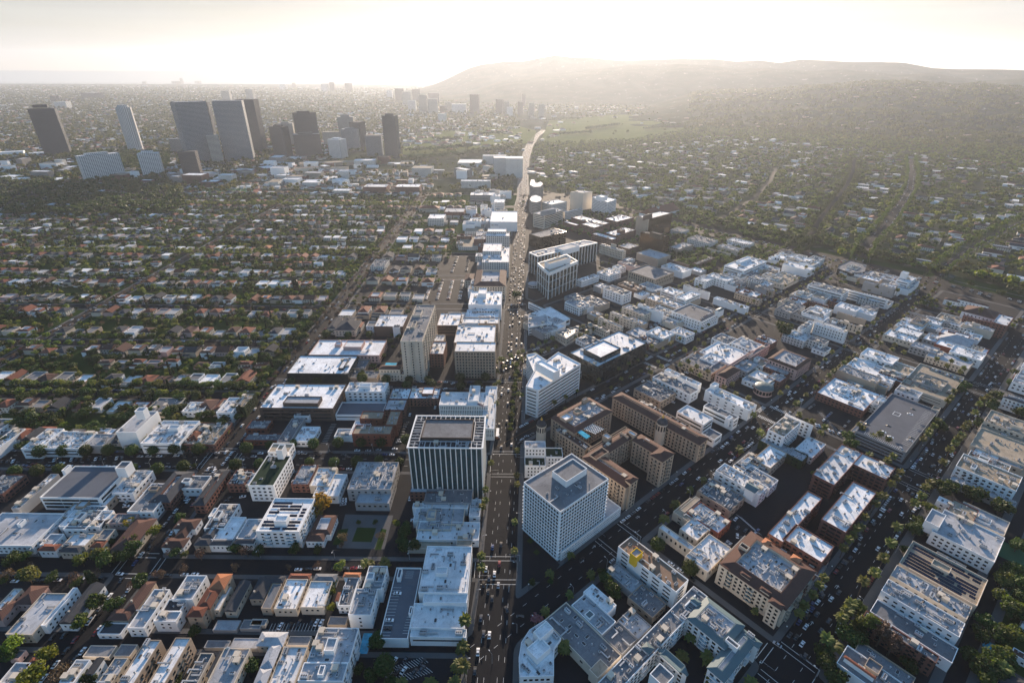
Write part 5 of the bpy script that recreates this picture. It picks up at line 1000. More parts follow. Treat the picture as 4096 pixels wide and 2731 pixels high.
def hvol(w_, d, k):
    rf = k.choices('tkwlbgo', (26, 22, 12, 14, 12, 12, 1))[0]; wl = k.choices('HWCKT', (40, 25, 18, 9, 8))[0]; h = k.choice((3.4, 5.8, 6.2, 6.4)); ty = 'f' if rf in 'wlg' else k.choice('ppg')
    V = [(False, h, [(-w_/2, -d/2), (w_/2, -d/2), (w_/2, d/2), (-w_/2, d/2)], ty, rf, wl)]; s = k.choice((-1, 1))
    if k.random() < .65: V.append((False, max(3, h-2.6), [(min(s*w_/2*.98, 0), -d/2-4), (max(s*w_/2*.98, 0), -d/2-4), (max(s*w_/2*.98, 0), -d/2+.3), (min(s*w_/2*.98, 0), -d/2+.3)], 'p' if ty != 'f' else 'f', rf, wl))
    if ty != 'f' and k.random() < .4: V[0] = (False, h, V[0][2], 'm2.6', rf, wl)
    return V, rf, wl
for _, X, Y, a, w_, d, tg, n in near:
    k = random.Random(int(X*7+Y*13)); V, rf, wl = hvol(w_, d, k)
    colm = {'middle column': 'the middle blocks', 'left column': 'the left blocks', 'farthest left column': 'the outer left blocks', 'inner column': 'the inner blocks', 'gardens right of the last avenue': 'the right-hand gardens', 'far left district': 'the far left district'}[tg[0]]
    nm_ = '%s %s house, %s roof, %s in %s row of strip %s' % ('wide' if w_ > 14 else 'slim' if w_ < 12.4 else 'boxy', WORDW[wl], WORDR[rf], ordw(n), {'near': 'front', 'back': 'rear', 'alley': 'alley', 'far': 'far'}[tg[2]], CARD[min(8, tg[1] % 9)])
    lab = fit(nm_+' in '+colm, nm_+', '+colm.replace('the ', '').replace(' blocks', ' side').replace(' gardens', ''), nm_)
    building2('house', 'house', lab, 'w3,3.2,1.1,1.2' if _ < 620 else '', a, X, Y, V, 'c' if k.random() < .5 else '', 'houses in rows on garden plots')
def stuffhouses(lst, name, villas=False):
    wb = MB(); mats = [WALL['H'], WALL['W'], WALL['K'], ROOF['t'], ROOF['k'], ROOF['w'], ROOF['l'], ROOF['b'], ROOF['g'], ROOF['o'], WALL['C'], WALL['T']]
    mw = {'H': 0, 'W': 1, 'K': 2, 'C': 10, 'T': 11}; mr = {'t': 3, 'k': 4, 'w': 5, 'l': 6, 'b': 7, 'g': 8, 'o': 9}
    for q in lst:
        _, X, Y, a, w_, d = q[:6]; k = random.Random(int(X*7+Y*13)); V, rf, wl = hvol(w_, d, k)
        for pen, h, P, ty, rf, wl in V:
            t_ = MB(); t_.prism(P, 0, h, mw[wl], top=False)
            if ty == 'f': t_.prism(P, h-.1, h-.1+.01, mr[rf], sides=False)
            else:
                xs = [p[0] for p in P]; ys = [p[1] for p in P]; gable(t_, P, h, min(max(xs)-min(xs), max(ys)-min(ys))*.22, True, mr[rf])
            ca, sa = math.cos(a), math.sin(a); o = len(wb.v)
            wb.v += [(X+x*ca+y*sa, Y-x*sa+y*ca, z) for x, y, z in t_.v]; wb.f += [tuple(i+o for i in f) for f in t_.f]; wb.m += t_.m
    o = wb.build(name, mats); o['kind'] = 'stuff'; return o
stuffhouses(farh, 'distant_houses')
# villas in the leafy district on the right
vl = []
for i in range(2600):
    X_, Y_ = rnd.uniform(-1500, 420), rnd.uniform(1085, 2700)
    X, Y = fromg(X_, Y_, G2); 
    if inview(X, Y, 0, 20) and Y > 560: vl.append((math.hypot(X, Y), X, Y, G3+rnd.choice((0, 0, math.pi/2)), rnd.uniform(18, 30), rnd.uniform(12, 18)))
vl.sort(); keep = []
for q in vl:
    if all((q[1]-p[1])**2+(q[2]-p[2])**2 > 27**2 for p in keep) and not blocked(q[1], q[2], 10): keep.append(q)
keep = [q for q in keep if not any(nearline(q[1], q[2], p, 24) for p in (AV0, AV1, AV2, AV3, far_w))]
for i, q in enumerate(keep[:130]):
    k = random.Random(int(q[1]*7+q[2]*13)); V, rf, wl = hvol(q[4], q[5], k)
    building2('villa', 'villa', '%s villa with %s roof in the leafy right-hand district, %s nearest' % (WORDW[wl], WORDR[rf], ordw(i+1)), '', q[3], q[1], q[2], V, 'c' if i % 3 == 0 else '', 'villas in the leafy district')
stuffhouses([q for i, q in enumerate(keep[130:]) if i % 5 < 3], 'distant_villas')
# boxes of the far plain, thousands of roofs no one could count
pl = []
for i in range(5200):
    y = 1700*math.exp(rnd.random()*1.95); x = rnd.uniform(-1.05, .55 if y > 3500 else .1)*y
    if x > 0 and y < 4500 and rnd.random() < .75: continue
    s = rnd.uniform(10, 26)*(1+y/6000); pl.append((0, x, y, R_(rnd.choice((0, 0, 40, 90))), s, s*rnd.uniform(.5, 1)))
stuffhouses([q for q in pl if not (-700 < q[1] < -100 and q[2] < 2300)], 'far_city_roofs')
# ------------------------------------------------------------------ trees
def cloud(seed, n, lobes, size, flat=.0, shell=.55):
    r = np.random.RandomState(seed); L_ = np.array(lobes, float); w_ = (L_[:, 3]*L_[:, 4])**1.2; idx = r.choice(len(L_), n, p=w_/w_.sum())
    d = r.randn(n, 3); d /= np.linalg.norm(d, axis=1)[:, None]; rad = shell+(1-shell)*r.rand(n)**.6; c = L_[idx, :3]+d*rad[:, None]*L_[idx][:, [3, 3, 4]]*(1+.12*r.randn(n, 1))
    nrm = d+.55*r.randn(n, 3); nrm /= np.linalg.norm(nrm, axis=1)[:, None]; t1 = np.cross(nrm, r.randn(n, 3)); t1 /= np.linalg.norm(t1, axis=1)[:, None]; t2 = np.cross(nrm, t1)
    s = size*(.6+.8*r.rand(n, 1)); v = np.stack([c-t1*s-t2*s*.6, c+t1*s*.8-t2*s*.7, c+t1*s+t2*s*.6, c-t1*s*.7+t2*s*.8], 1).reshape(-1, 3); return v
def quads(name, v, mat):
    n = len(v)//4; me = bpy.data.meshes.new(name); me.vertices.add(len(v)); me.vertices.foreach_set('co', v.ravel()); me.loops.add(n*4); me.loops.foreach_set('vertex_index', np.arange(n*4, dtype=np.int32))
    me.polygons.add(n); me.polygons.foreach_set('loop_start', np.arange(0, n*4, 4, dtype=np.int32)); me.update(calc_edges=True); me.materials.append(mat); return me
def trunkm(h, r, limbs, seed, mat=None):
    b = MB(); k = random.Random(seed); b.tube((0, 0, 0), (0, 0, h), r, r*.6, 7)
    for i in range(limbs): a = i*6.283/limbs+k.random(); l = k.uniform(2, 3.6); b.tube((0, 0, h*.75), (math.cos(a)*l, math.sin(a)*l, h+l*.8), r*.5, r*.15, 5)
    return b.mesh('trunk', mat or m_bark)
def lobesR(seed, n, R, zc, rz, rl):
    r = random.Random(seed); out = [(0, 0, zc, R*.7, rz*.8)]
    for i in range(n): a = r.uniform(0, 6.283); q = R*r.uniform(.35, .8); out.append((math.cos(a)*q, math.sin(a)*q, zc+r.uniform(-.5, .7)*rz*.6, rl*r.uniform(.7, 1.2), rl*r.uniform(.55, .9)))
    return out
TR = {}
TR['round'] = [(trunkm(3, .3, 4, 1), quads('crown', cloud(i, 1500, [(0, 0, 6.3, 4.6, 4.0)], .42, shell=.9), L_dark)) for i in (1, 2)]
TR['broad'] = [(trunkm(3.5, .32, 5, i), quads('crown', cloud(10+i, 900, lobesR(i, 8, 4.6, 6.6, 3, 2.4), .48), m_)) for i, m_ in ((1, L_broad), (2, L_broad), (3, L_plane), (4, L_dark))]
TR['plane'] = [(trunkm(4, .34, 5, i), quads('crown', cloud(20+i, 900, lobesR(i+9, 9, 5.6, 7.2, 3, 2.5), .5), L_plane)) for i in (1, 2, 3)]
TR['dark'] = [(trunkm(4, .4, 5, i), quads('crown', cloud(30+i, 1200, lobesR(i+19, 9, 5.4, 7, 3.6, 2.8), .5), L_dark)) for i in (1, 2)]
TR['bright'] = [(trunkm(3, .25, 5, i), quads('crown', cloud(40+i, 700, lobesR(i+29, 8, 4.4, 6, 2.8, 2.0), .42), L_bright)) for i in (1, 2)]
TR['gold'] = [(trunkm(3, .25, 5, 5), quads('crown', cloud(45, 800, lobesR(33, 8, 4, 5.6, 3, 2.2), .45), L_gold))]
TR['pink'] = [(trunkm(2, .2, 5, 5), quads('crown', cloud(46, 500, lobesR(36, 6, 3, 4, 2, 1.6), .35), L_pink))]
TR['bare'] = [(trunkm(3, .25, 7, i), quads('crown', cloud(50+i, 420, lobesR(i+39, 7, 4, 5.6, 2.6, 2.0), .26, shell=.3), L_bare)) for i in (1, 2)]
TR['cypress'] = [(trunkm(1.5, .25, 0, 1), quads('crown', cloud(60, 700, [(0, 0, 3+k_*1.5, 1.35-.12*k_, 1.6) for k_ in range(6)], .4, shell=.8), L_cyp))]
def euc(seed):
    return lobesR(seed, 7, 4.2, 14, 5, 2.2)+[(1, 1, 10, 2, 2), (-1.5, 0, 11, 2, 2)]
TR['eucalyptus'] = [(trunkm(11, .5, 6, 4), quads('crown', cloud(61, 1300, euc(4), .42, shell=.35), L_bare)), (trunkm(11, .5, 6, 5), quads('crown', cloud(62, 1300, euc(8), .42, shell=.35), L_broad))]
def palmm(seed, H, R, nf, droop):
    k = random.Random(seed); t_ = MB(); bx, by = k.uniform(-.5, .5), k.uniform(-.5, .5); t_.tube((0, 0, 0), (bx*.5, by*.5, H*.5), .34, .24, 7); t_.tube((bx*.5, by*.5, H*.5), (bx, by, H), .24, .2, 7)
    t_.lathe([(.25, H-1.3), (.75, H-.6), (.3, H)], 7, 0, bx, by); c = MB()
    for i in range(nf):
        a = k.uniform(0, 6.283); el = k.uniform(-.5, 1.15); L_ = R*k.uniform(.8, 1.1); ca, sa = math.cos(a), math.sin(a); pts = []
        for j in range(5):
            s = j/4; rr = L_*s*math.cos(el*(1-s*.4)); z = H+L_*s*math.sin(el)-droop*s*s*L_*.55; wd_ = R*.26*math.sin(math.pi*min(1, s*.85+.12)); pts.append((rr, z, wd_))
        vs = []
        for rr, z, wd_ in pts: vs += [(bx+ca*rr-sa*wd_, by+sa*rr+ca*wd_, z-wd_*.35), (bx+ca*rr, by+sa*rr, z), (bx+ca*rr+sa*wd_, by+sa*rr-ca*wd_, z-wd_*.35)]
        fs = []
        for j in range(4): fs += [(3*j, 3*j+1, 3*j+4, 3*j+3), (3*j+1, 3*j+2, 3*j+5, 3*j+4)]
        c.add(vs, fs)
    return (t_.mesh('trunk', m_bark), c.mesh('crown', L_palm))
TR['palm'] = [palmm(1, 14, 3.9, 64, .45), palmm(2, 16, 3.8, 64, .45), palmm(3, 12.5, 4, 64, .45)]
TR['date'] = [palmm(5, 7, 4.6, 46, .9), palmm(6, 8.5, 4.8, 46, .9)]
NAMES = {'round': ('round_clipped_tree', 'round tree'), 'broad': ('broad_leaved_tree', 'tree'), 'plane': ('plane_tree', 'plane tree'), 'dark': ('evergreen_tree', 'evergreen tree'), 'bright': ('bright_green_tree', 'bright green tree'), 'gold': ('yellow_tree', 'yellow tree'), 'pink': ('blossom_tree', 'blossom tree'),
         'bare': ('bare_tree', 'bare tree'), 'cypress': ('cypress_tree', 'cypress'), 'eucalyptus': ('eucalyptus_tree', 'eucalyptus'), 'palm': ('fan_palm', 'palm tree'), 'date': ('date_palm', 'date palm')}
TL = {k: [] for k in TR}
HT = {'round': 6.3, 'broad': 6.5, 'plane': 7, 'dark': 7, 'bright': 6, 'gold': 5.6, 'pink': 4, 'bare': 5.6, 'cypress': 6, 'eucalyptus': 14, 'palm': 14, 'date': 8}
def T1(kind, c, r, pts, s=1., where=''):
    for u, v, *q in pts:
        sc = s*(q[0] if q else 1); x, y = un(*T(c, r, u, v), HT[kind]*sc); TL[kind].append((x, y, sc, where))
W_SH = 'lining the wide shopping street on the left'
T1('round', 0, 3, [(365, 1005, 1.1), (580, 1000), (783, 1000), (992, 995), (1210, 995), (1405, 995, .85), (1603, 980), (1820, 985), (2262, 975)], 1, W_SH+', far kerb'); T1('round', 0, 3, [(135, 1190), (337, 1183, 1.05), (540, 1165, .9), (1225, 1155, .7), (1443, 1165), (1683, 1143), (2160, 1125)], .95, W_SH+', near kerb')
T1('round', 1, 3, [(125, 950, .8), (335, 935, .85), (527, 935), (753, 925), (965, 920), (1150, 920), (1380, 900, 1.05)], .92, W_SH+', far kerb right part'); T1('round', 1, 3, [(30, 1120, .9), (490, 1105, .8), (716, 1108, .9), (925, 1100), (1127, 1085, .8), (1320, 1100, .7)], .95, W_SH+', near kerb right part')
T1('round', 1, 3, [(320, 370), (555, 370), (470, 430), (975, 335, 1.15), (1195, 345), (1405, 350, .9), (1577, 345, .8), (1610, 385), (1875, 330, 1.1), (2108, 325), (1880, 410), (1385, 400), (2040, 390, .9)], .95, 'on the cross street in front of the hotel')
T1('round', 2, 4, [(1340, 290, .95), (1637, 505, 1.02)], 1, 'beside the white-roofed shop block'); T1('round', 1, 4, [(1180, 1400, 1.1)], 1, 'beside the dark car park at the bottom'); T1('round', 1, 2, [(645, 1500, 1), (845, 1510, .9), (1040, 1505, .8)], 1, 'in front of the dark gabled court')
AVR = 'along the wide right-hand avenue'
T1('palm', 3, 4, [(885, 50), (860, 130), (805, 160), (785, 200), (735, 255), (705, 310), (505, 615), (470, 690), (405, 760), (345, 840), (285, 925)], .8, AVR+', left kerb, lower'); T1('palm', 3, 4, [(1195, 115), (1140, 260), (1065, 410), (985, 545), (880, 645), (770, 820), (740, 890), (675, 965), (545, 1135)], .95, AVR+', right kerb, lower')
T1('palm', 3, 3, [(1220, 1200), (1180, 1250), (1130, 1315), (1070, 1400), (1020, 1430), (985, 1480), (1430, 910), (1460, 860), (1490, 820), (1525, 770), (1570, 715), (1650, 560), (1690, 500), (1710, 470)], .85, AVR+', left kerb, upper'); T1('palm', 3, 3, [(1500, 1280), (1450, 1355), (1410, 1405), (1355, 1465), (1610, 1125), (1680, 975), (1725, 915), (1745, 905), (1785, 845), (1815, 785), (1845, 740), (1910, 640), (1945, 570), (1980, 530), (2030, 500)], .9, AVR+', right kerb, upper')
T1('palm', 3, 3, [(1100, 905), (1025, 860), (975, 855), (935, 1030), (1090, 1100), (1140, 1060)], .85, 'beside the grey parking garage'); T1('palm', 3, 3, [(840, 780), (870, 795), (530, 770), (485, 850), (405, 730), (290, 660), (260, 560), (600, 285), (745, 155), (660, 230), (860, 70)], .8, 'around the supermarket car park'); T1('palm', 3, 3, [(1550, 155), (1640, 235), (1680, 190), (1770, 270), (1800, 240), (1030, 25), (1170, 20), (1140, 70), (1245, 110)], .8, 'around the cream shop building')
T1('palm', 2, 3, [(1375, 220), (1590, 95), (1680, 65), (1615, 190), (1695, 240), (1640, 270), (1730, 310), (1800, 265), (1545, 210), (1275, 280), (1450, 35), (1280, 40), (1765, 10), (2220, 660), (1950, 410), (2060, 470), (2170, 515), (2025, 380)], .8, 'at the palm-lined crossing')
T1('palm', 1, 4, [(2075, 400, .8), (2068, 490, .8), (1925, 995), (1912, 1400)], 1, 'on the left kerb of the boulevard, bottom'); T1('palm', 1, 3, [(2165, 1125), (2105, 1345), (2110, 1455), (2075, 1510), (2195, 395), (2210, 580), (2240, 150), (2225, 370)], .75, 'on the left kerb of the boulevard by the towers'); T1('palm', 2, 4, [(20, 100), (25, 360)], .7, 'on the right kerb of the boulevard'); T1('palm', 2, 3, [(90, 170), (70, 350), (60, 470), (85, 500), (50, 985), (45, 1215), (50, 1310), (100, 80)], .7, 'on the right kerb of the boulevard, upper')
T1('date', 1, 4, [(1890, 1220), (1850, 1400), (1830, 1550), (1340, 1568), (1600, 1568), (1000, 450, .8), (1050, 460, .7), (1180, 445)], .9, 'around the car parks at the bottom'); T1('date', 2, 4, [(1400, 60), (540, 390, .7), (350, 560, .8), (730, 560, .8), (530, 740, .7), (310, 900, .8), (475, 1230), (1640, 1150, .8), (1560, 1320), (1800, 1310), (1850, 1500), (2200, 1560), (2230, 900, .6)], .9, 'in courtyards and kerbs near the bottom'); T1('date', 3, 4, [(610, 1230, 1.1), (2180, 1430)], 1, 'at the lower right'); T1('date', 2, 3, [(2280, 830), (2095, 975), (1640, 1350, .8), (1760, 1270, .8), (1500, 1480)], .9, 'on the lower palm street')
T1('bare', 0, 4, [(60, 560), (680, 590), (880, 570, .8), (1485, 560, .7), (1690, 515, .8), (1200, 660, .7), (1830, 380), (520, 1490, 1.2), (1560, 360, .8), (2260, 350), (2160, 500, .7), (1440, 560, .7)], 1.1, 'beside the shady street'); T1('bare', 1, 4, [(1140, 210), (800, 220), (780, 300, .6), (560, 480, .7), (300, 500, .6)], .9, 'around the memorial garden')
T1('broad', 0, 4, [(250, 580, 1.25), (490, 590, .8), (740, 430), (970, 425, 1.1), (910, 380), (1050, 850), (850, 830), (730, 1010), (1270, 640), (700, 640, .7), (40, 620, .6), (1600, 370, .7), (1690, 380, .5), (1180, 250)], 1, 'beside the shady lower left street')
T1('dark', 0, 4, [(1230, 300, 1.1), (1160, 380), (1080, 400, .8), (1640, 50, .8), (870, 820), (230, 390, .8), (100, 420), (2150, 330, .8), (1000, 1010, .6), (60, 1290), (800, 1520, .8), (1600, 1540, .7), (1780, 1090, .7), (2330, 1400, .8)], .9, 'between the lower left houses'); T1('bright', 0, 4, [(90, 1215, 1.3), (430, 1290, 1.2), (270, 1490, 1.6), (1410, 165)], 1, 'in the lower left corner'); T1('gold', 0, 4, [(1170, 95, 1)], 1, 'over the dark barn-like roof')
T1('bright', 1, 4, [(1290, 100, .7), (690, 870, .6)], 1, 'beside the ramp'); T1('broad', 1, 4, [(780, 490, .8), (690, 720, .7), (700, 640, .7), (940, 90, .4), (1090, 90, .4), (580, 20, .7)], 1, 'by the lower middle streets'); T1('dark', 1, 4, [(1360, 200, .9), (1380, 130, .8), (1340, 270, .8), (1450, 300, .9), (1370, 320, .8), (1100, 1180), (1060, 1490, .8), (360, 330, .8), (30, 350, .8), (560, 340, .6), (1240, 1560, .7), (950, 1440, .6)], .9, 'by the memorial garden and car parks')
T1('gold', 1, 3, [(600, 1490, 1.9)], 1, 'large one beside the solar-roofed flats'); T1('dark', 2, 4, [(870, 600, .9), (920, 680), (960, 740, .8), (830, 560, .7), (180, 640, .5), (350, 630, .4)], .9, 'behind the yellow-towered slab'); T1('pink', 2, 4, [(220, 970, 1.1)], 1, 'at the boulevard corner'); T1('eucalyptus', 3, 4, [(945, 985), (1070, 1080), (1160, 1190), (860, 1000, .8)], 1.05, 'over the brick apartment block')
T1('dark', 3, 4, [(830, 1060), (800, 1160, 1.1), (720, 1110), (560, 1390, 1.1), (530, 1300), (850, 890), (640, 1530), (1390, 90), (1360, 150), (1250, 330, .6), (1290, 1400, .8), (2230, 560), (2290, 640, 1.1), (2190, 650), (2310, 760), (2290, 900, 1.3), (2000, 1010), (1950, 1110, .9), (2300, 300), (2250, 500), (2140, 1120), (1900, 1320, 1.1), (1990, 1420, 1.2), (2100, 1480), (2200, 1360)], .95, 'in the lower right gardens'); T1('broad', 3, 4, [(2060, 1330), (2150, 1290), (2010, 1500), (2120, 750, .8), (2150, 600), (2250, 860, 1.2), (2290, 1100), (2180, 1100)], 1.1, 'in the right edge gardens'); T1('bright', 3, 4, [(2300, 870, 1)], 1, 'at the right edge gardens')
T1('dark', 3, 3, [(1620, 1330, 1.5), (1690, 1330), (1910, 1400, 1.4), (2150, 1510, 1.3), (750, 870), (770, 930, 1), (2080, 560, 1), (2120, 490, 1.2), (2250, 380), (2320, 640, 1.3), (1570, 740, 1.1), (1590, 780), (1810, 400), (1780, 430), (2060, 590, .9), (2280, 280, 1), (1940, 740)], .95, 'beside the right-hand avenue'); T1('broad', 3, 3, [(1790, 170, 1), (520, 1130, .6), (440, 1215, .7), (1480, 1510, .9), (350, 720, .5)], 1, 'scattered by the garages'); T1('dark', 3, 2, [(140, 1440, 1.9), (370, 640, 2), (300, 660, 1.5), (230, 640, 1.4), (1000, 750, 2), (940, 780, 1.4), (1080, 760, 1.5), (700, 660, 1.2), (800, 680, 1.2), (1150, 790, 1.2), (1250, 800, 1.3), (1480, 850, 1.2), (420, 540, 1.3), (1340, 830, 1.2), (2080, 990, 1.6), (1870, 1030, 1.2), (2250, 1070, 1.5), (2150, 1120, 1.2), (2330, 1110, 1.4)], 1, 'in the park at the diagonal avenue')
T1('bright', 3, 2, [(665, 740, 1.7), (540, 640, 1.2), (470, 620, 1.2), (1950, 950, 2), (2080, 970, 1.7), (2260, 1010, 2.2), (1560, 395, 1.6), (1920, 460, 1.6), (1970, 480, 1.2), (1750, 430, 1.4), (1490, 500, 1.3), (1120, 310, 1.4), (1030, 310, 1.5), (790, 280, 1.4), (1320, 350, 1.2), (130, 200, 1.2), (1420, 390, 1)], .95, 'in the leafy right-hand district'); T1('dark', 2, 2, [(905, 815, .9), (830, 845, .9), (893, 852, .7), (810, 890, .7), (1025, 780, .7), (1115, 745, .7), (40, 1135, 1.3), (100, 285, 1), (520, 410, .8), (590, 395, .8), (1700, 820, .7), (2110, 980, .9)], .9, 'dotted among the mid-distance blocks')
T1('cypress', 0, 4, [(810, 600, 1.2), (845, 600, 1.2), (870, 610, 1)], .9, 'at the shady street junction'); T1('cypress', 1, 2, [(200, 700), (275, 700), (350, 1060, 1.7), (370, 1050, 1.8), (385, 1070, 1.5)], 1.1, 'among the rows of houses'); T1('cypress', 0, 3, [(1305, 480), (1420, 490, 1.1), (2210, 640, 1.2)], 1, 'among the houses beyond the shops'); T1('dark', 0, 3, [(1190, 650, 1), (1250, 620, 1.2), (1140, 690), (1400, 620), (1530, 650, 1.1), (1600, 620, 1.2), (1650, 600), (1700, 610, .8), (1560, 700, .8), (880, 150, 1), (770, 640, 1.2), (300, 690, 1.3), (240, 660, 1.3), (200, 720), (430, 690)], .9, 'behind the tall blank white hall')
# rows along the streets
def trow(kind, p0, p1, sp, s, where, jit=1.2, prob=.9):
    d = Vector((p1[0]-p0[0], p1[1]-p0[1])); n = int(d.length/sp)
    for i in range(n+1):
        if rnd.random() > prob: continue
        x, y = p0[0]+d.x*i/max(n, 1)+rnd.uniform(-jit, jit), p0[1]+d.y*i/max(n, 1)+rnd.uniform(-jit, jit)
        if inview(x, y) and not blocked(x, y, 2): TL[kind].append((x, y, s*rnd.uniform(.8, 1.15), where))
SL = [(437, 'broad', 1.0, 'the first leafy street'), (545, 'broad', .85, 'the second leafy street'), (650, 'bare', .8, 'the bare-treed street'), (757, 'broad', .7, 'the fourth leafy street'), (885, 'plane', .95, 'the plane tree street'), (1002, 'broad', .7, 'the sixth leafy street'), (1119, 'broad', .8, 'the seventh leafy street'), (1260, 'plane', 1, 'the eighth leafy street')]
for y, kd, s, nm in SL:
    for d in (-8.5, 8.5): trow(kd, G1p(-1200, y+d), G1p(-258 if y < 600 else -120, y+d), 11.5 if kd == 'plane' or y == 437 else 14, s, 'lining %s on the left, %s side' % (nm, 'near' if d < 0 else 'far'), 1.5, .95 if kd == 'plane' or y == 437 else .65)
for X in (-246.5, -575, -897):
    for d in (-8, 8): trow('bare', G1p(X+d, 460), G1p(X+d, 1400), 15, .8, 'along a street running away on the left', 2, .7)
for X, sp in ((-385, 11), (-282, 16)):
    for d in (-8, 8): trow('palm' if X == -282 else 'date', fromg(X+d, 300, G2), fromg(X+d, 960, G2), sp, .62 if X == -282 else .75, 'in double rows up the %s palm street' % ('nearer' if X == -282 else 'farther'), .8, .9)
for d in (-8, 8): trow('palm', fromg(-148+d*1.1, 480, G2), fromg(-148+d*1.1, 950, G2), 18, .75, 'up the wide middle avenue', 1, .8)
def trail(kind, pl_, off, sp, s, where):
    for a_, b_ in zip(pl_[:-1], pl_[1:]):
        d = Vector((b_[0]-a_[0], b_[1]-a_[1])).normalized(); n = Vector((-d.y, d.x))*off; trow(kind, (a_[0]+n.x, a_[1]+n.y), (b_[0]+n.x, b_[1]+n.y), sp, s, where, .8, .95)
for o_ in (-13, 13, -15, 15): trail('palm', AV1, o_, 15, 1.15, 'crowding the curving avenue in the leafy district')
for o_ in (-11, 11): trail('palm', AV3, o_, 14, 1.2, 'lining the straight avenue in the leafy district')
for o_ in (-10, 10, -20): trail('dark', AV2, o_, 10, .95, 'in the clipped rows up the narrow leafy avenue')
for d in (-1,): trow('broad', WC[4] if False else (-1, 380), (6, 500), 7, .55, 'on the planted median of the boulevard', .6, .9)
# random garden trees
ST = []
HB = [(q[1], q[2]) for q in HL]
HG = {}
for hx, hy in HB: HG.setdefault((int(hx//20), int(hy//20)), []).append((hx, hy))
def nearhouse(x, y):
    i, j = int(x//20), int(y//20)
    return any(abs(x-hx) < 6.5 and abs(y-hy) < 7.5 for a_ in (-1, 0, 1) for b_ in (-1, 0, 1) for hx, hy in HG.get((i+a_, j+b_), ()))
def scatter(n, fx, kinds, test=lambda x, y: True):
    for i in range(n):
        x, y = fx()
        if inview(x, y, 0, 30) and test(x, y) and not nearhouse(x, y) and not blocked(x, y, 2.5): kd, s = rnd.choice(kinds); TL[kd].append((x, y, s*rnd.uniform(.7, 1.2), 'in the gardens between the houses'))
def inrow(x, y):
    X, Y = tog(x, y, G1); return not any(abs(Y-q[0]) < 7 for q in SL) and min(abs(X+246), abs(X+575), abs(X+897)) > 8 and X < -255
scatter(11500, lambda: (rnd.uniform(-1150, -250), rnd.uniform(350, 1400)), [('broad', .8), ('dark', .75), ('broad', .65), ('plane', .7), ('cypress', .9), ('bare', .6), ('bright', .6), ('dark', .9), ('dark', .7)], inrow)
scatter(420, lambda: (rnd.uniform(-235, -110), rnd.uniform(470, 1400)), [('broad', .6), ('dark', .6), ('bare', .6)])
scatter(330, lambda: fromg(rnd.uniform(30, 300), rnd.uniform(-160, 900), G2), [('dark', .8), ('broad', .8), ('broad', .6), ('bright', .6)])
scatter(90, lambda: (rnd.uniform(-560, -250), rnd.uniform(120, 330)), [('broad', .45), ('dark', .45), ('bare', .6)])
scatter(1500, lambda: fromg(rnd.uniform(-800, -380), rnd.uniform(760, 1075), G2), [('broad', .8), ('dark', .9), ('broad', .9)], lambda x, y: x > lerp(WK, y)+14 and abs(tog(x, y, G2)[1]-996) > 17)
scatter(420, lambda: fromg(rnd.uniform(-760, 320), rnd.uniform(1046, 1085), G2), [('dark', 1.1), ('broad', 1), ('dark', 1.3), ('broad', .8)], lambda x, y: not (-145 < tog(x, y, G2)[0] < 40 and tog(x, y, G2)[1] < 1064))
scatter(120, lambda: fromg(rnd.uniform(-420, 60), rnd.uniform(872, 880), G2), [('broad', .7), ('palm', .8)])
# the nearest of every kind stand as trees of their own, the rest as one mass
LIM = {'palm': 290, 'broad': 290, 'dark': 290, 'plane': 200, 'bare': 150, 'date': 120, 'bright': 60, 'cypress': 60}
for kd, lst in TL.items():
    lst.sort(key=lambda q: q[0]**2+q[1]**2); nm, ct = NAMES[kd]; lim = LIM.get(kd, 290); cnt = {}
    for i, (x, y, s, wh) in enumerate(lst[:lim]):
        tm, cm = TR[kd][i % len(TR[kd])]; cnt[wh] = cnt.get(wh, 0)+1
        adj = 'small' if s < .7 else 'tall' if s > 1.15 else 'medium'
        root = thing(nm, x, y, rnd.uniform(0, 6.28), fit('%s %s %s, %s nearest of them' % (adj, ct, wh, ordw(cnt[wh])), '%s %s %s, %s nearest' % (adj, ct, wh, ordw(cnt[wh])), '%s %s, %s nearest' % (ct, wh, ordw(cnt[wh]))), ct, ct+'s '+wh)
        link('trunk', tm, root); link('crown', cm, root); root.scale = (s, s, s)
    ST += [(kd, q) for q in lst[lim:]]
def forest(name, items, mat, protos, z=0):
    """many crowns as one mesh: items = (x, y, scale)"""
    if not items: return
    out = []; r = np.random.RandomState(len(items))
    for j, p in enumerate(protos):
        it = np.array(items[j::len(protos)], float)
        if not len(it): continue
        an = r.rand(len(it))*6.283; ca, sa = np.cos(an), np.sin(an); P = p[None]*it[:, 2][:, None, None]; x = P[..., 0]*ca[:, None]-P[..., 1]*sa[:, None]+it[:, 0][:, None]; y = P[..., 0]*sa[:, None]+P[..., 1]*ca[:, None]+it[:, 1][:, None]
        out.append(np.stack([x, y, P[..., 2]], -1).reshape(-1, 3))
    o = link(name, quads(name, np.concatenate(out), mat)); o['kind'] = 'stuff'; return o
lowp = lambda sd, n, sz, h=6.5, R=4.6: [cloud(sd+i, n, lobesR(sd+i, 5, R, h, 3, 2.6), sz) for i in range(3)]
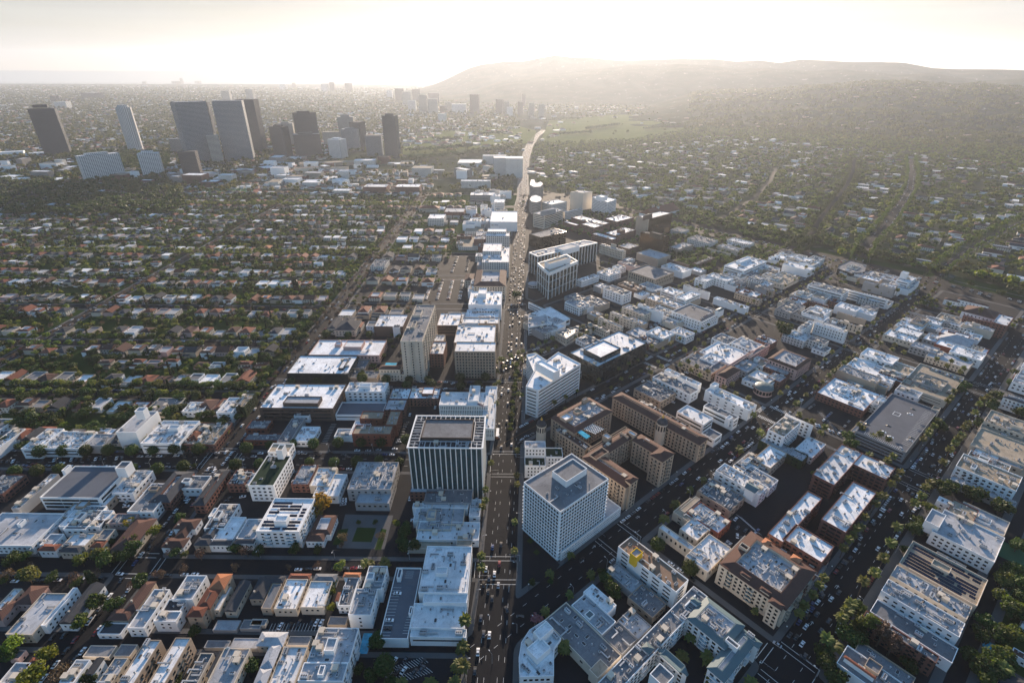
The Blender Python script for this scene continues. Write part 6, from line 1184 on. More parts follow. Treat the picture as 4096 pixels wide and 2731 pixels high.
for kd, mt, nm in (('broad', L_broad, 'garden_trees'), ('plane', L_plane, 'street_tree_canopy'), ('dark', L_dark, 'evergreen_canopy'), ('bare', L_bare, 'bare_tree_canopy'), ('bright', L_bright, 'bright_tree_canopy'), ('cypress', L_cyp, 'cypress_canopy')):
    forest(nm, [(q[0], q[1], q[2]) for k_, q in ST if k_ == kd], mt, lowp(70, 110 if kd != 'bare' else 90, .95 if kd != 'bare' else .5) if kd != 'cypress' else [cloud(5, 90, [(0, 0, 3+k_*1.5, 1.3-.12*k_, 1.6) for k_ in range(6)], .7)])
pp_ = [(q[0], q[1], q[2]) for k_, q in ST if k_ in ('palm', 'date')]
if pp_:
    pr = []
    for sd in (1, 2):
        v = cloud(sd, 46, [(0, 0, 14, 2.2, 1.6)], .75); tk = np.array([[-.25, 0, 0], [.25, 0, 0], [.2, 0, 13.5], [-.2, 0, 13.5], [0, -.25, 0], [0, .25, 0], [0, .2, 13.5], [0, -.2, 13.5]], float); pr.append(np.concatenate([v, tk]))
    forest('distant_palms', pp_, L_broad, pr)
# the leafy district and the wooded plain
GP = [[VP(*q) for q in pp] for pp in ([(925, 355), (1090, 345), (1220, 325), (1220, 300), (1000, 305), (925, 320)], [(1240, 330), (1450, 322), (1650, 285), (1650, 262), (1400, 268), (1250, 285)])]
def golf(x, y): return any(inpoly(x, y, p) for p in GP)
# masses of crowns
it = []; it2 = []
for i in range(25000):
    X_, Y_ = rnd.uniform(-1900, 520), 1062+(3300-1062)*rnd.random()**1.25; x, y = fromg(X_, Y_, G2)
    if y < 480 or not inview(x, y, 0, 20) or x < lerp(WK, min(y, 1420))+18 or any(nearline(x, y, p, 11) for p in (AV0, AV1, AV2, AV3)) or nearline(x, y, far_w, 24) or golf(x, y) or blocked(x, y, 5): continue
    if any(abs(x-q[1]) < q[4]*.6 and -q[4]*.9 < y-q[2] < q[4]*.5 for q in keep if abs(x-q[1]) < 40): continue
    it.append((x, y, rnd.uniform(.6, 1.35)))
for i in range(30000):
    y = 1400*math.exp(rnd.random()*2.0); x = rnd.uniform(-1.06, 1.1)*y
    if not inview(x, y, 0, 10) or nearline(x, y, far_w, 26) or (golf(x, y) and rnd.random() < .97) or (-760 < x < -90 and 1400 < y < 2150 and rnd.random() < .8) or blocked(x, y, 4): continue
    if tog(x, y, G2)[1] > 1062 and tog(x, y, G2)[1] < 3000 and x > 40 and not golf(x, y): continue
    it2.append((x, y, rnd.uniform(.6, 1.3)*(1+y/7000)))
cut = [q for q in it if math.hypot(q[0], q[1]) < 1150]; rest = [q for q in it if math.hypot(q[0], q[1]) >= 1150]
for m_, f_ in ((L_olive, lambda i: i % 10 < 4), (L_dark, lambda i: 4 <= i % 10 < 7), (L_broad, lambda i: 7 <= i % 10 < 9), (L_plane, lambda i: i % 10 == 9)):
    forest('leafy_district_canopy', [q for i, q in enumerate(cut) if f_(i)], m_, lowp(90, 110, .9)); forest('leafy_district_canopy', [q for i, q in enumerate(rest) if f_(i)], m_, lowp(95, 46, 1.4))
forest('far_wooded_plain', it2, L_olive, lowp(99, 26, 1.9))
wd_ = []
for a_, b_ in (((925, 372), (1040, 362)), ((1040, 362), (1190, 342)), ((940, 352), (1090, 340)), ((1000, 325), (1060, 322)), ((1100, 312), (1160, 310)), ((1250, 280), (1330, 275)), ((1290, 312), (1360, 308)), ((1480, 300), (1560, 290)),  ((1350, 300), (1420, 290))):
    p0, p1 = VP(*a_), VP(*b_); n = int(math.dist(p0, p1)/9)
    for i in range(n):
        for _ in range(2): wd_.append((p0[0]+(p1[0]-p0[0])*i/n+rnd.uniform(-10, 10), p0[1]+(p1[1]-p0[1])*i/n+rnd.uniform(-14, 14), rnd.uniform(1, 1.9)))
for a_ in [(330, 250+500/4.6, 0)]: pass
for i in range(700):
    p = VP(rnd.uniform(170, 390), rnd.uniform(352, 392)); 
    if not blocked(p[0], p[1], 8): wd_.append((p[0], p[1], rnd.uniform(1, 1.7)))
for i in range(900):
    p = VP(rnd.uniform(0, 420), rnd.uniform(400, 500)); 
    if not blocked(p[0], p[1], 8): wd_.append((p[0], p[1], rnd.uniform(.8, 1.5)))
forest('dark_tree_belts', wd_, L_dark, lowp(120, 60, 1.4, 8, 5))

hv = [v.co.copy() for v in H3.data.vertices]; nx_ = 260; hi_ = []; hh_ = []
for i in range(5200):
    j = rnd.randrange(1, 24); q = rnd.randrange(20, nx_-2); a_, b_, c_, d_ = hv[j*nx_+q], hv[j*nx_+q+1], hv[(j+1)*nx_+q], hv[(j+1)*nx_+q+1]; s, t_ = rnd.random(), rnd.random(); p = (a_*(1-s)+b_*s)*(1-t_)+(c_*(1-s)+d_*s)*t_
    if inview(p.x, p.y, p.z, 10): (hh_ if i % 30 == 0 else hi_).append(p)
o = MB()
for p in hh_: s = rnd.uniform(9, 17); o.box(p.x-s, p.y-s*.6, p.z-6, p.x+s, p.y+s*.6, p.z+6)
o.build('hillside_houses', WALL['T'])['kind'] = 'stuff'
pr_ = lowp(131, 22, 3.2, 5, 7); r_ = np.random.RandomState(9); out = []
for i, p in enumerate(hi_): s = r_.uniform(1, 2.2); out.append(pr_[i % 3]*s+np.array([p.x, p.y, p.z-2]))
link('hillside_trees', quads('hillside_trees', np.concatenate(out), L_olive))['kind'] = 'stuff'
# ------------------------------------------------------------------ cars
def carmesh():
    b = MB(); g = MB(); w2 = .92; L2 = 2.35
    prof = [(-L2, .45), (-L2, .85), (-L2+.25, .98), (-1.3, 1.02), (.95, 1.0), (L2-.25, .86), (L2, .7), (L2, .42)]     # x along the length
    vs = [(-w2, x, z) for x, z in prof]+[(w2, x, z) for x, z in prof]; n = len(prof); b.add(vs, [(i, i+1, n+i+1, n+i) for i in range(n-1)]+[tuple(range(n-1, -1, -1)), tuple(range(n, 2*n)), (0, n, 2*n-1, n-1)])
    rf = [(-.95, 1.44), (.35, 1.44)]; b.add([(-.66, -1.0, 1.42), (.66, -1.0, 1.42), (.68, .35, 1.45), (-.68, .35, 1.45), (-.66, -1.0, 1.46), (.66, -1.0, 1.46), (.68, .35, 1.49), (-.68, .35, 1.49)], [(4, 5, 6, 7), (0, 1, 5, 4), (1, 2, 6, 5), (2, 3, 7, 6), (3, 0, 4, 7)])
    g.add([(-.86, -1.75, 1.0), (.86, -1.75, 1.0), (.86, 1.15, .98), (-.86, 1.15, .98), (-.66, -1.05, 1.43), (.66, -1.05, 1.43), (.68, .38, 1.46), (-.68, .38, 1.46)], [(0, 1, 5, 4), (1, 2, 6, 5), (2, 3, 7, 6), (3, 0, 4, 7), (4, 5, 6, 7)])
    return b, g
cb, cg = carmesh(); CBM = [cb.mesh('body', m) for m in CARM]; CGM = cg.mesh('window', WIN['d'])
b = MB(); b.v = []; n = 10
b.add([(x, .33*math.cos(k*6.283/n), .33+.33*math.sin(k*6.283/n)) for x in (-.11, .11) for k in range(n)], [(k, (k+1) % n, n+(k+1) % n, n+k) for k in range(n)]+[tuple(range(n-1, -1, -1)), tuple(range(n, 2*n))]); WHM = b.mesh('wheel', m_dmetal)
CL = []
def car(x, y, a, z=.05, col=None, where='', force=False):
    if inview(x, y, z, 5) and (force or z > 1 or not blocked(x, y, .5)) and all((x-q[0])**2+(y-q[1])**2 > 4.6 or abs(z-q[3]) > 1 for q in CL[-60:]): CL.append((x, y, a, z, rnd.randrange(len(CARC)) if col is None else col, where))
CI = {'w': 0, 's': 1, 'k': 2, 'g': 3, 'r': 7, 'b': 8}
def C1(c, r, txt, hd, where, h=.05):
    for q in txt.split():
        f = q.split(','); x, y = un(*T(c, r, float(f[0]), float(f[1])), h+.7); car(x, y, R_(float(f[3]) if len(f) > 3 else hd), h, CI[f[2]], where, True)
C1(1, 4, '2112,520,w 2190,565,w 2090,662,k 2140,605,g 2225,668,s 2132,730,k 2168,790,k 2235,470,r 2250,295,k 2172,320,b 2065,970,g 2090,1115,g 2143,1125,w 2038,1280,w 2010,1455,k 2300,890,k,-20', 1, 'on the central boulevard near the bottom')
C1(1, 4, '225,1043,w 310,1040,k 395,1010,k 515,1005,k 555,1010,w 600,1012,w', 8, 'in the yard behind the bright white pair of flats'); C1(1, 4, '388,525,w 487,520,k 565,515,w 725,515,k 900,510,r 970,500,w 820,512,g', 90, 'at the kerb of the shady street, middle part')
C1(1, 4, '1300,742,w 1228,988,w 1212,1063,k', 90, 'on the rooftop parking deck', 6.9); C1(1, 4, '1270,1360,w 1378,1345,g 1225,1480,s 1300,1450,g 1355,1450,w 1455,1465,k 1522,1435,g 1530,1370,k', 28, 'in the dark car park at the bottom')
C1(0, 4, '1100,563,w,95 1270,595,w,80 1695,570,w,90 1790,567,w,90 1545,577,k,90 135,632,w,90 320,625,k,90 405,623,k,90 530,620,w,90 740,608,w,90 930,602,k,90', 90, 'on the shady street at the left'); C1(0, 4, '1005,770,w 820,1002,w 905,945,k 945,830,k 870,930,k 1125,780,k 880,1100,r 605,1270,k 688,1345,k 510,1395,w 400,1520,w 485,1140,k 590,1125,k 1340,385,k 1380,320,k 1400,240,g 1385,280,k 1580,185,w 1545,180,k', 0, 'along the side street running down the lower left')
C1(2, 4, '920,445,s,50 1460,470,w,-40 1545,530,w,-40 1650,610,k,-40 75,955,k,90 640,430,k,50', 50, 'on the streets around the yellow-towered slab'); C1(2, 4, '2055,60,w 2070,140,g 2145,165,k 2070,215,w,20 2105,240,k,20 1975,275,s 2000,295,s', 45, 'in the small car park behind the brick condominiums')
C1(3, 4, '1030,30,w 975,105,k 802,345,w 832,300,k 755,415,k 715,465,k 845,215,g 650,735,k 458,822,w 405,890,b 450,935,k 348,1048,w 485,1085,k 258,1145,k 315,1205,w 85,1210,s,-45 332,1325,k,-70 500,765,k 655,1030,w 765,875,s 1180,225,w 1210,185,k 1105,330,k 1092,370,w 1235,150,k 360,955,k', 50, 'on the wide right-hand avenue, lower part')
C1(3, 3, '1405,1078,w 1455,1003,w 1345,1153,s 1507,932,s 1435,1035,k 1580,1185,w 1560,1210,k 1505,1145,k 1395,1325,s,-45 1370,1420,w 1325,1400,k 1145,1440,k 1360,1525,w 1340,1550,w 1065,1550,w 1115,1550,r 1685,1028,w 1770,890,w 1870,735,w 1905,680,w 1842,670,s 1740,793,r 1632,820,k 1875,615,g 2010,445,w 1830,478,w 1800,520,k 2050,383,w 2085,388,k 2088,325,w 2140,295,r 2070,290,k 1945,315,k 1980,265,k 2050,230,s 2120,270,k 2150,225,k 2165,262,k', 50, 'on the wide right-hand avenue, upper part')
C1(3, 3, '1335,625,k 1305,668,w 915,762,k 1108,778,k 1058,830,w 1125,877,w 1322,888,k 1303,910,s 1222,980,s,10', 125, 'on the roof of the grey parking garage', 13.9)
C1(3, 3, '192,487,w 215,525,s 250,468,w 175,557,w 80,602,w 405,470,w 312,540,w 500,240,w 440,140,k 635,130,w', 50, 'on the wide middle avenue by the pink hotel'); C1(3, 3, '433,1000,k,125 410,1028,k,125 440,765,w 468,772,w 560,812,w 595,825,s', 10, 'beside the white medical building')
C1(2, 3, '930,462,w 955,430,w 835,518,w 780,525,s 1060,455,w 1097,332,w 1105,350,k 1250,245,w 1205,365,w 980,395,k 890,510,k 1450,175,w 1500,105,s 1540,85,w 1475,125,w 1600,285,w,-50 1932,967,w 1970,935,w 2160,790,s 2020,900,k 1895,995,k 2310,760,k 2130,920,r 2165,935,k 1618,1192,k 1810,1270,s 1475,557,w,-60', 50, 'on the streets around the cream hotel'); C1(2, 3, '135,870,s,70 75,930,k,70 30,345,s,0', 0, 'turning at the hotel corner of the boulevard')
C1(1, 3, '1275,985,w 1290,1022,k 805,1042,g 843,1062,k 512,1048,k 508,1073,s 400,1015,s 930,1000,w 1030,1002,s 1125,995,s 685,1015,k 1060,1035,k 1110,1058,k 555,1010,k', 90, 'on the wide shopping street, right part'); C1(1, 3, '730,1365,w 765,1315,w 715,1395,w 700,1440,w 690,1465,w 805,1448,w 805,1470,w 800,1495,s 780,1250,s 775,1275,s 1413,1440,w,0 1428,1385,r,0 1445,1305,w,0 965,1487,w,30 1000,1487,w,30', 75, 'in the yards between the shops and the machinery-covered building')
C1(1, 3, '1385,745,k 1370,765,k 1360,785,g 1350,808,k 1340,832,k 1335,855,k 1325,878,k 1320,902,s 1310,922,s 1413,672,w,0 1645,605,w,0 1410,610,k,0 1043,595,k,90 1125,588,g,90 1130,605,w,90 845,565,k,90', 80, 'in the yard beside the red brick office')
C1(0, 3, '1285,1055,s 1365,1053,s 1462,1052,w 1530,1050,k 1622,1047,w 1692,1050,k 1785,1043,k 568,1115,w 275,1150,r 310,1125,r 2220,1083,s 2245,1062,g 2330,1055,s', 90, 'on the wide shopping street, left part'); C1(0, 3, '2077,1015,w 1968,1185,w 1930,1245,k 1780,1350,w 1712,1440,w 1725,1462,w 1665,1500,k 1158,1512,w,80 1210,1525,k,80 1340,1545,k,30', 0, 'on the side street between the brick corner shops')
C1(0, 3, '497,1088,w 655,1082,w 550,1085,k 750,1083,k 815,1078,k 878,1077,w 925,1075,k 975,1073,k 1070,1070,w 1120,1072,k 395,1090,k 700,1085,k 120,1098,w 70,1100,k 20,1100,k', -25, 'angle-parked on the shopping street at the left')
# queues and kerb rows
for i in range(420):
    y = 230+i*2.9 if i < 420 else 0; y = 200+1180*(i/420)**.8; dens = .03 if y < 300 else .2 if y < 420 else .35 if y < 640 else .55
    for d in (-9.5, -6, -2.9, 2.9, 6, 9.5):
        if rnd.random() < dens*(1 if d < 0 or y > 480 else .45)*.28: car((lerp(WK, y)+lerp(WL, y))/2+d+rnd.uniform(-.3, .3), y+rnd.uniform(-1, 1), R_(1.5), where='in the boulevard traffic')
def krow(p0, p1, sp, hd, where, prob=.6, z=.05):
    d = Vector((p1[0]-p0[0], p1[1]-p0[1])); n = int(d.length/sp)
    for i in range(n):
        if rnd.random() < prob: car(p0[0]+d.x*i/n, p0[1]+d.y*i/n, hd, z, None, where)
for X, w_ in ((-148.5, 8.2), (-30.5, 8.6), (-282, 7.3), (-385, 6.2)):
    for s in (-1, 1):
        for a_, b_ in ((240, 440), (470, 655), (680, 860), (885, 965)): krow(fromg(X+s*w_, a_, G2), fromg(X+s*w_, b_, G2), 6, G2, 'parked along one of the diagonal streets', .4)
    krow(fromg(X-2.5, 240, G2), fromg(X-2.5, 960, G2), 16, G2, 'driving up a diagonal street', .22); krow(fromg(X+2.5, 240, G2), fromg(X+2.5, 960, G2), 16, G2, 'driving down a diagonal street', .22)
for y, o_ in ((337, 9.2), (458, 5)):
    for s in (-1, 1): krow(G1p(-560, y+s*o_), G1p(-30, y+s*o_), 6.2, G1+math.pi/2, 'parked along the cross streets on the left', .6)
for X, Y in ((-6, 0), (-2.5, 0), (2.5, 0), (6, 0)): krow(fromg(-740, 996+X, G2), fromg(180, 996+X, G2), 11, G2+math.pi/2, 'on the diagonal park boulevard', .6)
for pl_ in (AV1, AV3):
    for s in (-7, 7):
        for a_, b_ in zip(pl_[:-1], pl_[1:]): krow((a_[0]+s, a_[1]), (b_[0]+s, b_[1]), 9, G3, 'on the leafy avenues', .5)
for X in (-246.5, -575):
    for s in (-1, 1): krow(G1p(X+s*4.6, 130), G1p(X+s*4.6, 1300), 6.5, G1, 'parked down a street running away on the left', .45)
for y, _, _, _ in SL:
    for s in (-1, 1): krow(G1p(-1100, y+s*4.8), G1p(-260, y+s*4.8), 7, G1+math.pi/2, 'parked under the street trees on the left', .3)
def lot(c, r, p0, p1, q0, q1, hd, where, prob=.8, z=.2, sp=2.8, dr=9):
    A, B_, C_, D_ = (un(*T(c, r, *p), z) for p in (p0, p1, q0, q1)); n = int(max(math.dist(A, B_)/sp, 1)); m_ = int(max(math.dist(A, C_)/dr, 1))
    for j in range(m_+1):
        for i in range(n+1):
            if rnd.random() < prob: s, t_ = i/n, j/m_; x = (A[0]*(1-s)+B_[0]*s)*(1-t_)+(C_[0]*(1-s)+D_[0]*s)*t_; y = (A[1]*(1-s)+B_[1]*s)*(1-t_)+(C_[1]*(1-s)+D_[1]*s)*t_; car(x, y, hd, z, None, where)
lot(1, 2, (1560, 1180), (1620, 1010), (1870, 1180), (1900, 1010), G1+1.57, 'in the packed car park beside the domed hotel', .85, sp=3, dr=15); lot(1, 2, (1800, 930), (1850, 800), (1930, 930), (1960, 800), G1+1.57, 'in the half-empty car park beyond the domed hotel', .45, sp=4, dr=18)
lot(3, 3, (350, 640), (420, 590), (650, 850), (740, 740), G2+.0, 'in the supermarket car park', .8, dr=13); lot(3, 3, (1480, 420), (1560, 360), (1630, 500), (1720, 430), G2+1.57, 'on the roof of the white-walled garage', .85, 8, dr=13); lot(3, 3, (1480, 245), (1480, 245), (1780, 360), (1780, 360), G2, 'on the garage roof edge', .9, 8, dr=3)
lot(3, 3, (1300, 500), (1320, 490), (1600, 590), (1600, 580), G2, 'between the two garages', .8, dr=3); lot(3, 3, (1180, 230), (1220, 200), (1240, 260), (1290, 215), G2, 'behind the white shop block', .8); lot(3, 3, (1270, 100), (1340, 60), (1380, 110), (1420, 90), G2, 'behind the cream shop building', .8, dr=10)
lot(2, 2, (1150, 1500), (1200, 1440), (1420, 1440), (1340, 1400), G2, 'in the alley yard between the shops', .6, dr=10); lot(2, 2, (1740, 1370), (1760, 1350), (1830, 1310), (1850, 1300), G2, 'on the clock tower garage roof', .9, 14, dr=4); lot(0, 3, (2000, 1530), (2120, 1440), (2300, 1540), (2340, 1420), G1+1.3, 'in the yard behind the brick corner shop', .6, dr=12)
lot(0, 3, (1030, 1540), (1060, 1480), (1500, 1550), (1480, 1500), G1+.3, 'in the yard below the rubble-roofed shop', .5, dr=9); lot(2, 4, (1990, 90), (2060, 30), (2230, 200), (2300, 120), G2, 'in the dark lot behind the brick shop', .3, dr=12)
for k in range(160):
    s = k/160; i = min(int(s*(len(far_w)-1)), len(far_w)-2); t_ = s*(len(far_w)-1)-i
    for d in (-10, -6.5, -3, 3, 6.5, 10):
        if rnd.random() < .75: car(far_w[i][0]*(1-t_)+far_w[i+1][0]*t_+d, far_w[i][1]*(1-t_)+far_w[i+1][1]*t_+rnd.uniform(-3, 3), R_(5), where='far')
    p = VP(395+40*(s**1.5)+25*s, 378+80*s); [car(p[0]+rnd.uniform(-16, 16), p[1]+rnd.uniform(-10, 10), R_(20), where='far') for _ in range(3)]
CL.sort(key=lambda q: q[0]**2+q[1]**2+(HC-q[3])**2); cnt = {}
for i, (x, y, a, z, ci, wh) in enumerate(CL[:298]):
    key = (CARC[ci][0], wh); cnt[key] = cnt.get(key, 0)+1; lab = fit('%s car %s, %s nearest of that colour' % (CARC[ci][0], wh or 'on a street', ordw(cnt[key])), '%s car %s, %s nearest' % (CARC[ci][0], wh or 'on a street', ordw(cnt[key])))
    root = thing('parked_car' if 'park' in wh or 'yard' in wh or 'roof' in wh else 'car', x, y, -a, lab, 'car', 'cars '+(wh or 'on a street'), z)
    link('body', CBM[ci], root); link('window', CGM, root)
    if i < 150:
        for wx in (-.85, .85):
            for wy in (-1.45, 1.45): link('wheel', WHM, root, (wx, wy, 0))
pc = MB(); mats = CARM+[WIN['d']]
for x, y, a, z, ci, wh in CL[298:]:
    for src, mi_ in ((cb, ci), (cg, len(CARM))):
        ca, sa = math.cos(a), math.sin(a); pc.add([(x+vx*ca+vy*sa, y-vx*sa+vy*ca, z+vz) for vx, vy, vz in src.v], src.f, mi_)
pc.build('distant_traffic', mats)['kind'] = 'stuff'
# painted bays on the parking decks and lots
dm = MB()
def bays(c, r, p0, p1, ln, a, z, n):
    (xa, ya), (xb, yb) = un(*T(c, r, *p0), z), un(*T(c, r, *p1), z); d = fromg(ln, 0, a)
    for i in range(n+1): s = i/n; x, y = xa+(xb-xa)*s, ya+(yb-ya)*s; strip(dm, [(x, y), (x+d[0], y+d[1])], .22, z=z+.03)
bays(1, 4, (1145, 1130), (1258, 690), 5.2, G1, 6.86, 15); bays(1, 4, (1345, 1110), (1385, 960), 5, G1, 6.86, 6); bays(1, 4, (1365, 600), (1380, 545), 5, G1, 6.86, 3)
bays(3, 3, (900, 830), (1240, 990), 5, G2+math.pi/2, 13.9, 22); bays(3, 3, (1290, 960), (1500, 660), -5, G2, 13.9, 24); bays(3, 3, (1250, 380), (1380, 230), 5, G2, 7.9, 15)
bays(1, 4, (1180, 1440), (1520, 1330), 5, G1+.6, .2, 14); bays(1, 4, (1210, 1530), (1560, 1420), 5, G1+.6, .2, 14); bays(1, 4, (150, 1020), (620, 1015), 5, G1+math.pi/2, .2, 16); bays(3, 3, (450, 640), (660, 870), 5, G2, .2, 14); bays(1, 3, (600, 930), (690, 760), 5, G1, .2, 12); bays(2, 4, (2060, 20), (2230, 170), 5, G2, .2, 12)
dm.build('road_markings', m_line)['kind'] = 'structure'
# bus on the boulevard
x, y = un(*T(1, 3, 2218, 845), 1.5); root = thing('city_bus', x, y, R_(-1.5), 'long white city bus with orange rear beside the slatted modern office', 'bus')
b = MB(); b.box(-1.25, -6, .4, 1.25, 6, 3.1); b.build('body', m_white, root); b = MB(); b.box(-1.28, -5, 1.5, 1.28, 5.2, 2.4); b.build('window', WIN['d'], root); b = MB(); b.box(-1.27, -6.05, .4, 1.27, -5.7, 2.6); b.build('rear_panel', ROOF['o'], root)
for wx in (-1.1, 1.1):
    for wy in (-3.8, 3.6): link('wheel', WHM, root, (wx, wy, 0), None, (1.6, 1.5, 1.5))
# ------------------------------------------------------------------ street lamps and signals
b = MB(); b.tube((0, 0, 0), (0, 0, 8.4), .13, .08, 6); PO = b.mesh('pole', m_metal); b = MB(); b.tube((0, 0, 8.3), (2.2, 0, 8.9), .06, .05, 5); AR = b.mesh('arm', m_metal); b = MB(); b.box(1.9, -.18, 8.8, 2.8, .18, 8.98); LH = b.mesh('lamp_head', m_white)
b = MB(); b.tube((0, 0, 0), (0, 0, 5), .1, .08, 6); PG = b.mesh('pole', m_dmetal); b = MB(); b.lathe([(.02, 4.95), (.32, 5.1), (.38, 5.35), (.3, 5.6), (.05, 5.72)], 9); GL = b.mesh('globe', m_white)
b = MB(); b.tube((0, 0, 0), (0, 0, 6), .14, .12, 6); b.tube((0, 0, 5.8), (7.5, 0, 6.3), .1, .07, 5); SP = b.mesh('pole', m_metal); b = MB(); b.box(-.18, -.2, -.6, .18, .2, .6); SH = b.mesh('signal_head', m_dmetal)
LN = {}
def lamp(x, y, rz, where):
    if not inview(x, y) or blocked(x, y, .3): return
    LN[where] = LN.get(where, 0)+1; r_ = thing('street_lamp', x, y, rz, 'grey cobra-head lamp %s, %s from the near end' % (where, ordw(LN[where])), 'street lamp', 'street lamps '+where, .1); link('pole', PO, r_); link('arm', AR, r_); link('lamp_head', LH, r_)
def globe(x, y, where):
    if not inview(x, y) or blocked(x, y, .3): return
    LN[where] = LN.get(where, 0)+1; r_ = thing('globe_lamp', x, y, 0, 'white globe lamp %s, %s from the near end' % (where, ordw(LN[where])), 'globe lamp', 'globe lamps '+where, .1); link('pole', PG, r_); link('globe', GL, r_)
for y in range(170, 640, 42): lamp(lerp(WL, y)-1.2, y, 0, 'on the left kerb of the boulevard'); lamp(lerp(WK, y)+1.2, y+20, math.pi, 'on the right kerb of the boulevard')
for i in range(-8, 12):
    Y = 200+i*32
    if Y > 100:
        for X, w_ in ((-148.5, 10.6), (-30.5, 11.3)):
            p = fromg(X+w_, Y, G2); lamp(p[0], p[1], -G2+math.pi, 'on the right kerb of the %s avenue' % ('middle' if X < -100 else 'right-hand')); p = fromg(X-w_, Y+14, G2); globe(p[0], p[1], 'on the left kerb of the %s avenue' % ('middle' if X < -100 else 'right-hand'))
for X in range(-540, -40, 38): p = G1p(X, 351); lamp(p[0], p[1], -math.pi/2, 'on the far kerb of the shopping street'); p = G1p(X+15, 325); lamp(p[0], p[1], math.pi/2, 'on the near kerb of the shopping street')
for X in range(-520, -40, 50): p = G1p(X, 240); lamp(p[0], p[1], -math.pi/2, 'on the far kerb of the shady street')
def signal(x, y, rz, where):
    if not inview(x, y): return
    r_ = thing('traffic_signal', x, y, rz, fit('mast-arm traffic signal '+where, 'traffic signal '+where), 'traffic signal', None, .1); link('pole', SP, r_); link('signal_head', SH, r_, (7.4, 0, 5.9)); link('signal_head', SH, r_, (3.8, 0, 5.7))
for y, w_ in ((224, 'at the shady street'), (322, 'at the shopping street'), (446, 'at the hotel street')): signal(lerp(WL, y)-1.5, y, 0, w_+' corner, left kerb of the boulevard'); signal(lerp(WK, y+16)+1.5, y+16, math.pi, w_+' corner, right kerb of the boulevard')
for X, n_ in ((-148.5, 'middle'), (-30.5, 'right-hand')):
    for Y in (216, 446, 656): p = fromg(X-11.5, Y-1, G2); signal(p[0], p[1], -G2, 'on the left kerb of the %s avenue at its %s crossing' % (n_, ordw(1+(Y-216)//220))); p = fromg(X+11.5, Y+18, G2); signal(p[0], p[1], -G2+math.pi, 'on the right kerb of the %s avenue at its %s crossing' % (n_, ordw(1+(Y-216)//220)))
# ------------------------------------------------------------------ special pieces
def dome(label, c, r, u, v, h, R, kind='dome_tower', body='C', cap=None, hb=0, n=12):
    x, y = un(*T(c, r, u, v), h); RR = R; R = min(R, h*.36); root = thing(kind, x, y, 0, label, 'domed tower' if h > 14 else 'pavilion', None)
    b = MB(); b.lathe([(RR, .1), (RR, h-R*.9), (RR*1.06, h-R*.9), (RR*1.06, h-R*.75)], n); b.build('wall', WALL[body], root)
    for k in range(n): a = 6.283*(k+.5)/n; link('window', WM['d'], root, (math.cos(a)*RR*.99, math.sin(a)*RR*.99, h-R*2.2), a+math.pi/2, (RR*.28, 2.5, R*1.1))
    b = MB(); b.lathe([(RR*1.05, h-R*.75), (RR*.98, h-R*.35), (RR*.75, h), (RR*.4, h+R*.28), (.15, h+R*.4)], n); b.build('dome', cap or ROOF['k'], root)
    if h > 14: b = MB(); b.lathe([(R*.2, h+R*.35), (R*.24, h+R*.6), (R*.08, h+R*.85), (.02, h+R*1.25)], 8); b.build('finial', m_gold, root)
dome('round corner tower of the cream hotel with a gold-tipped dome by the boulevard', 2, 3, 272, 735, 25, 4.2); dome('domed stair tower in the middle of the cream hotel garden wing', 2, 3, 1385, 715, 25, 4.6); dome('round glazed pavilion with a wide green dome at the pink hotel corner', 2, 3, 2320, 400, 9.5, 9, 'domed_pavilion', 'K', ROOF['u'], n=18)
dome('small round cream kiosk with a green cupola at the curved shops', 2, 2, 720, 1405, 14, 3, 'cupola_turret', 'C', ROOF['u']); dome('low round white pavilion with ring windows by the boulevard', 2, 2, 198, 1030, 6, 8, 'round_pavilion', 'W', ROOF['l'], n=18)
for i, u in enumerate((1300, 1343)): dome('%s white church spire above the trees' % ('left' if i == 0 else 'right'), 2, 2, u, 315+i*8, 27, 3.2, 'church_spire', 'W', ROOF['n'], n=8)
# hotel pool terrace with loungers
tc_ = un(*T(2, 3, 650, 845), 20); zt = 19.2; BW = MB()
def at(u, v, h): return un(*T(2, 3, u, v), h)
P = [at(580, 812, 22.9), at(610, 795, 22.9), at(720, 868, 22.9), at(683, 890, 22.9)]
b = MB(); b.prism(ccw([(x, y) for x, y in P]), 21.9, 22.75); o = b.build('swimming_pool', m_pool); tag(o, 'bright turquoise rooftop swimming pool of the cream hotel', 'swimming pool')
lm = MB(); lm.box(-.35, -1, .25, .35, .4, .38); lm.add([(-.35, .4, .38), (.35, .4, .38), (.35, 1, .85), (-.35, 1, .85)], [(0, 1, 2, 3)]); lm.box(-.3, -.9, 0, -.2, -.8, .25); lm.box(.2, -.9, 0, .3, -.8, .25); LM = lm.mesh('sun_lounger', m_white)
li = 0
for j in range(4):
    for i in range(13):
        x, y = at(600+i*14+j*22, 775+i*6-j*12+0, 22.2); o = link('sun_lounger', LM, None, (x, y, 22.2), -G2+.3); tag(o, 'white sun lounger by the turquoise rooftop pool, %s from the left in the %s row' % (ordw(i+1), ordw(j+1)), 'sun lounger', 'sun loungers by the rooftop pool')
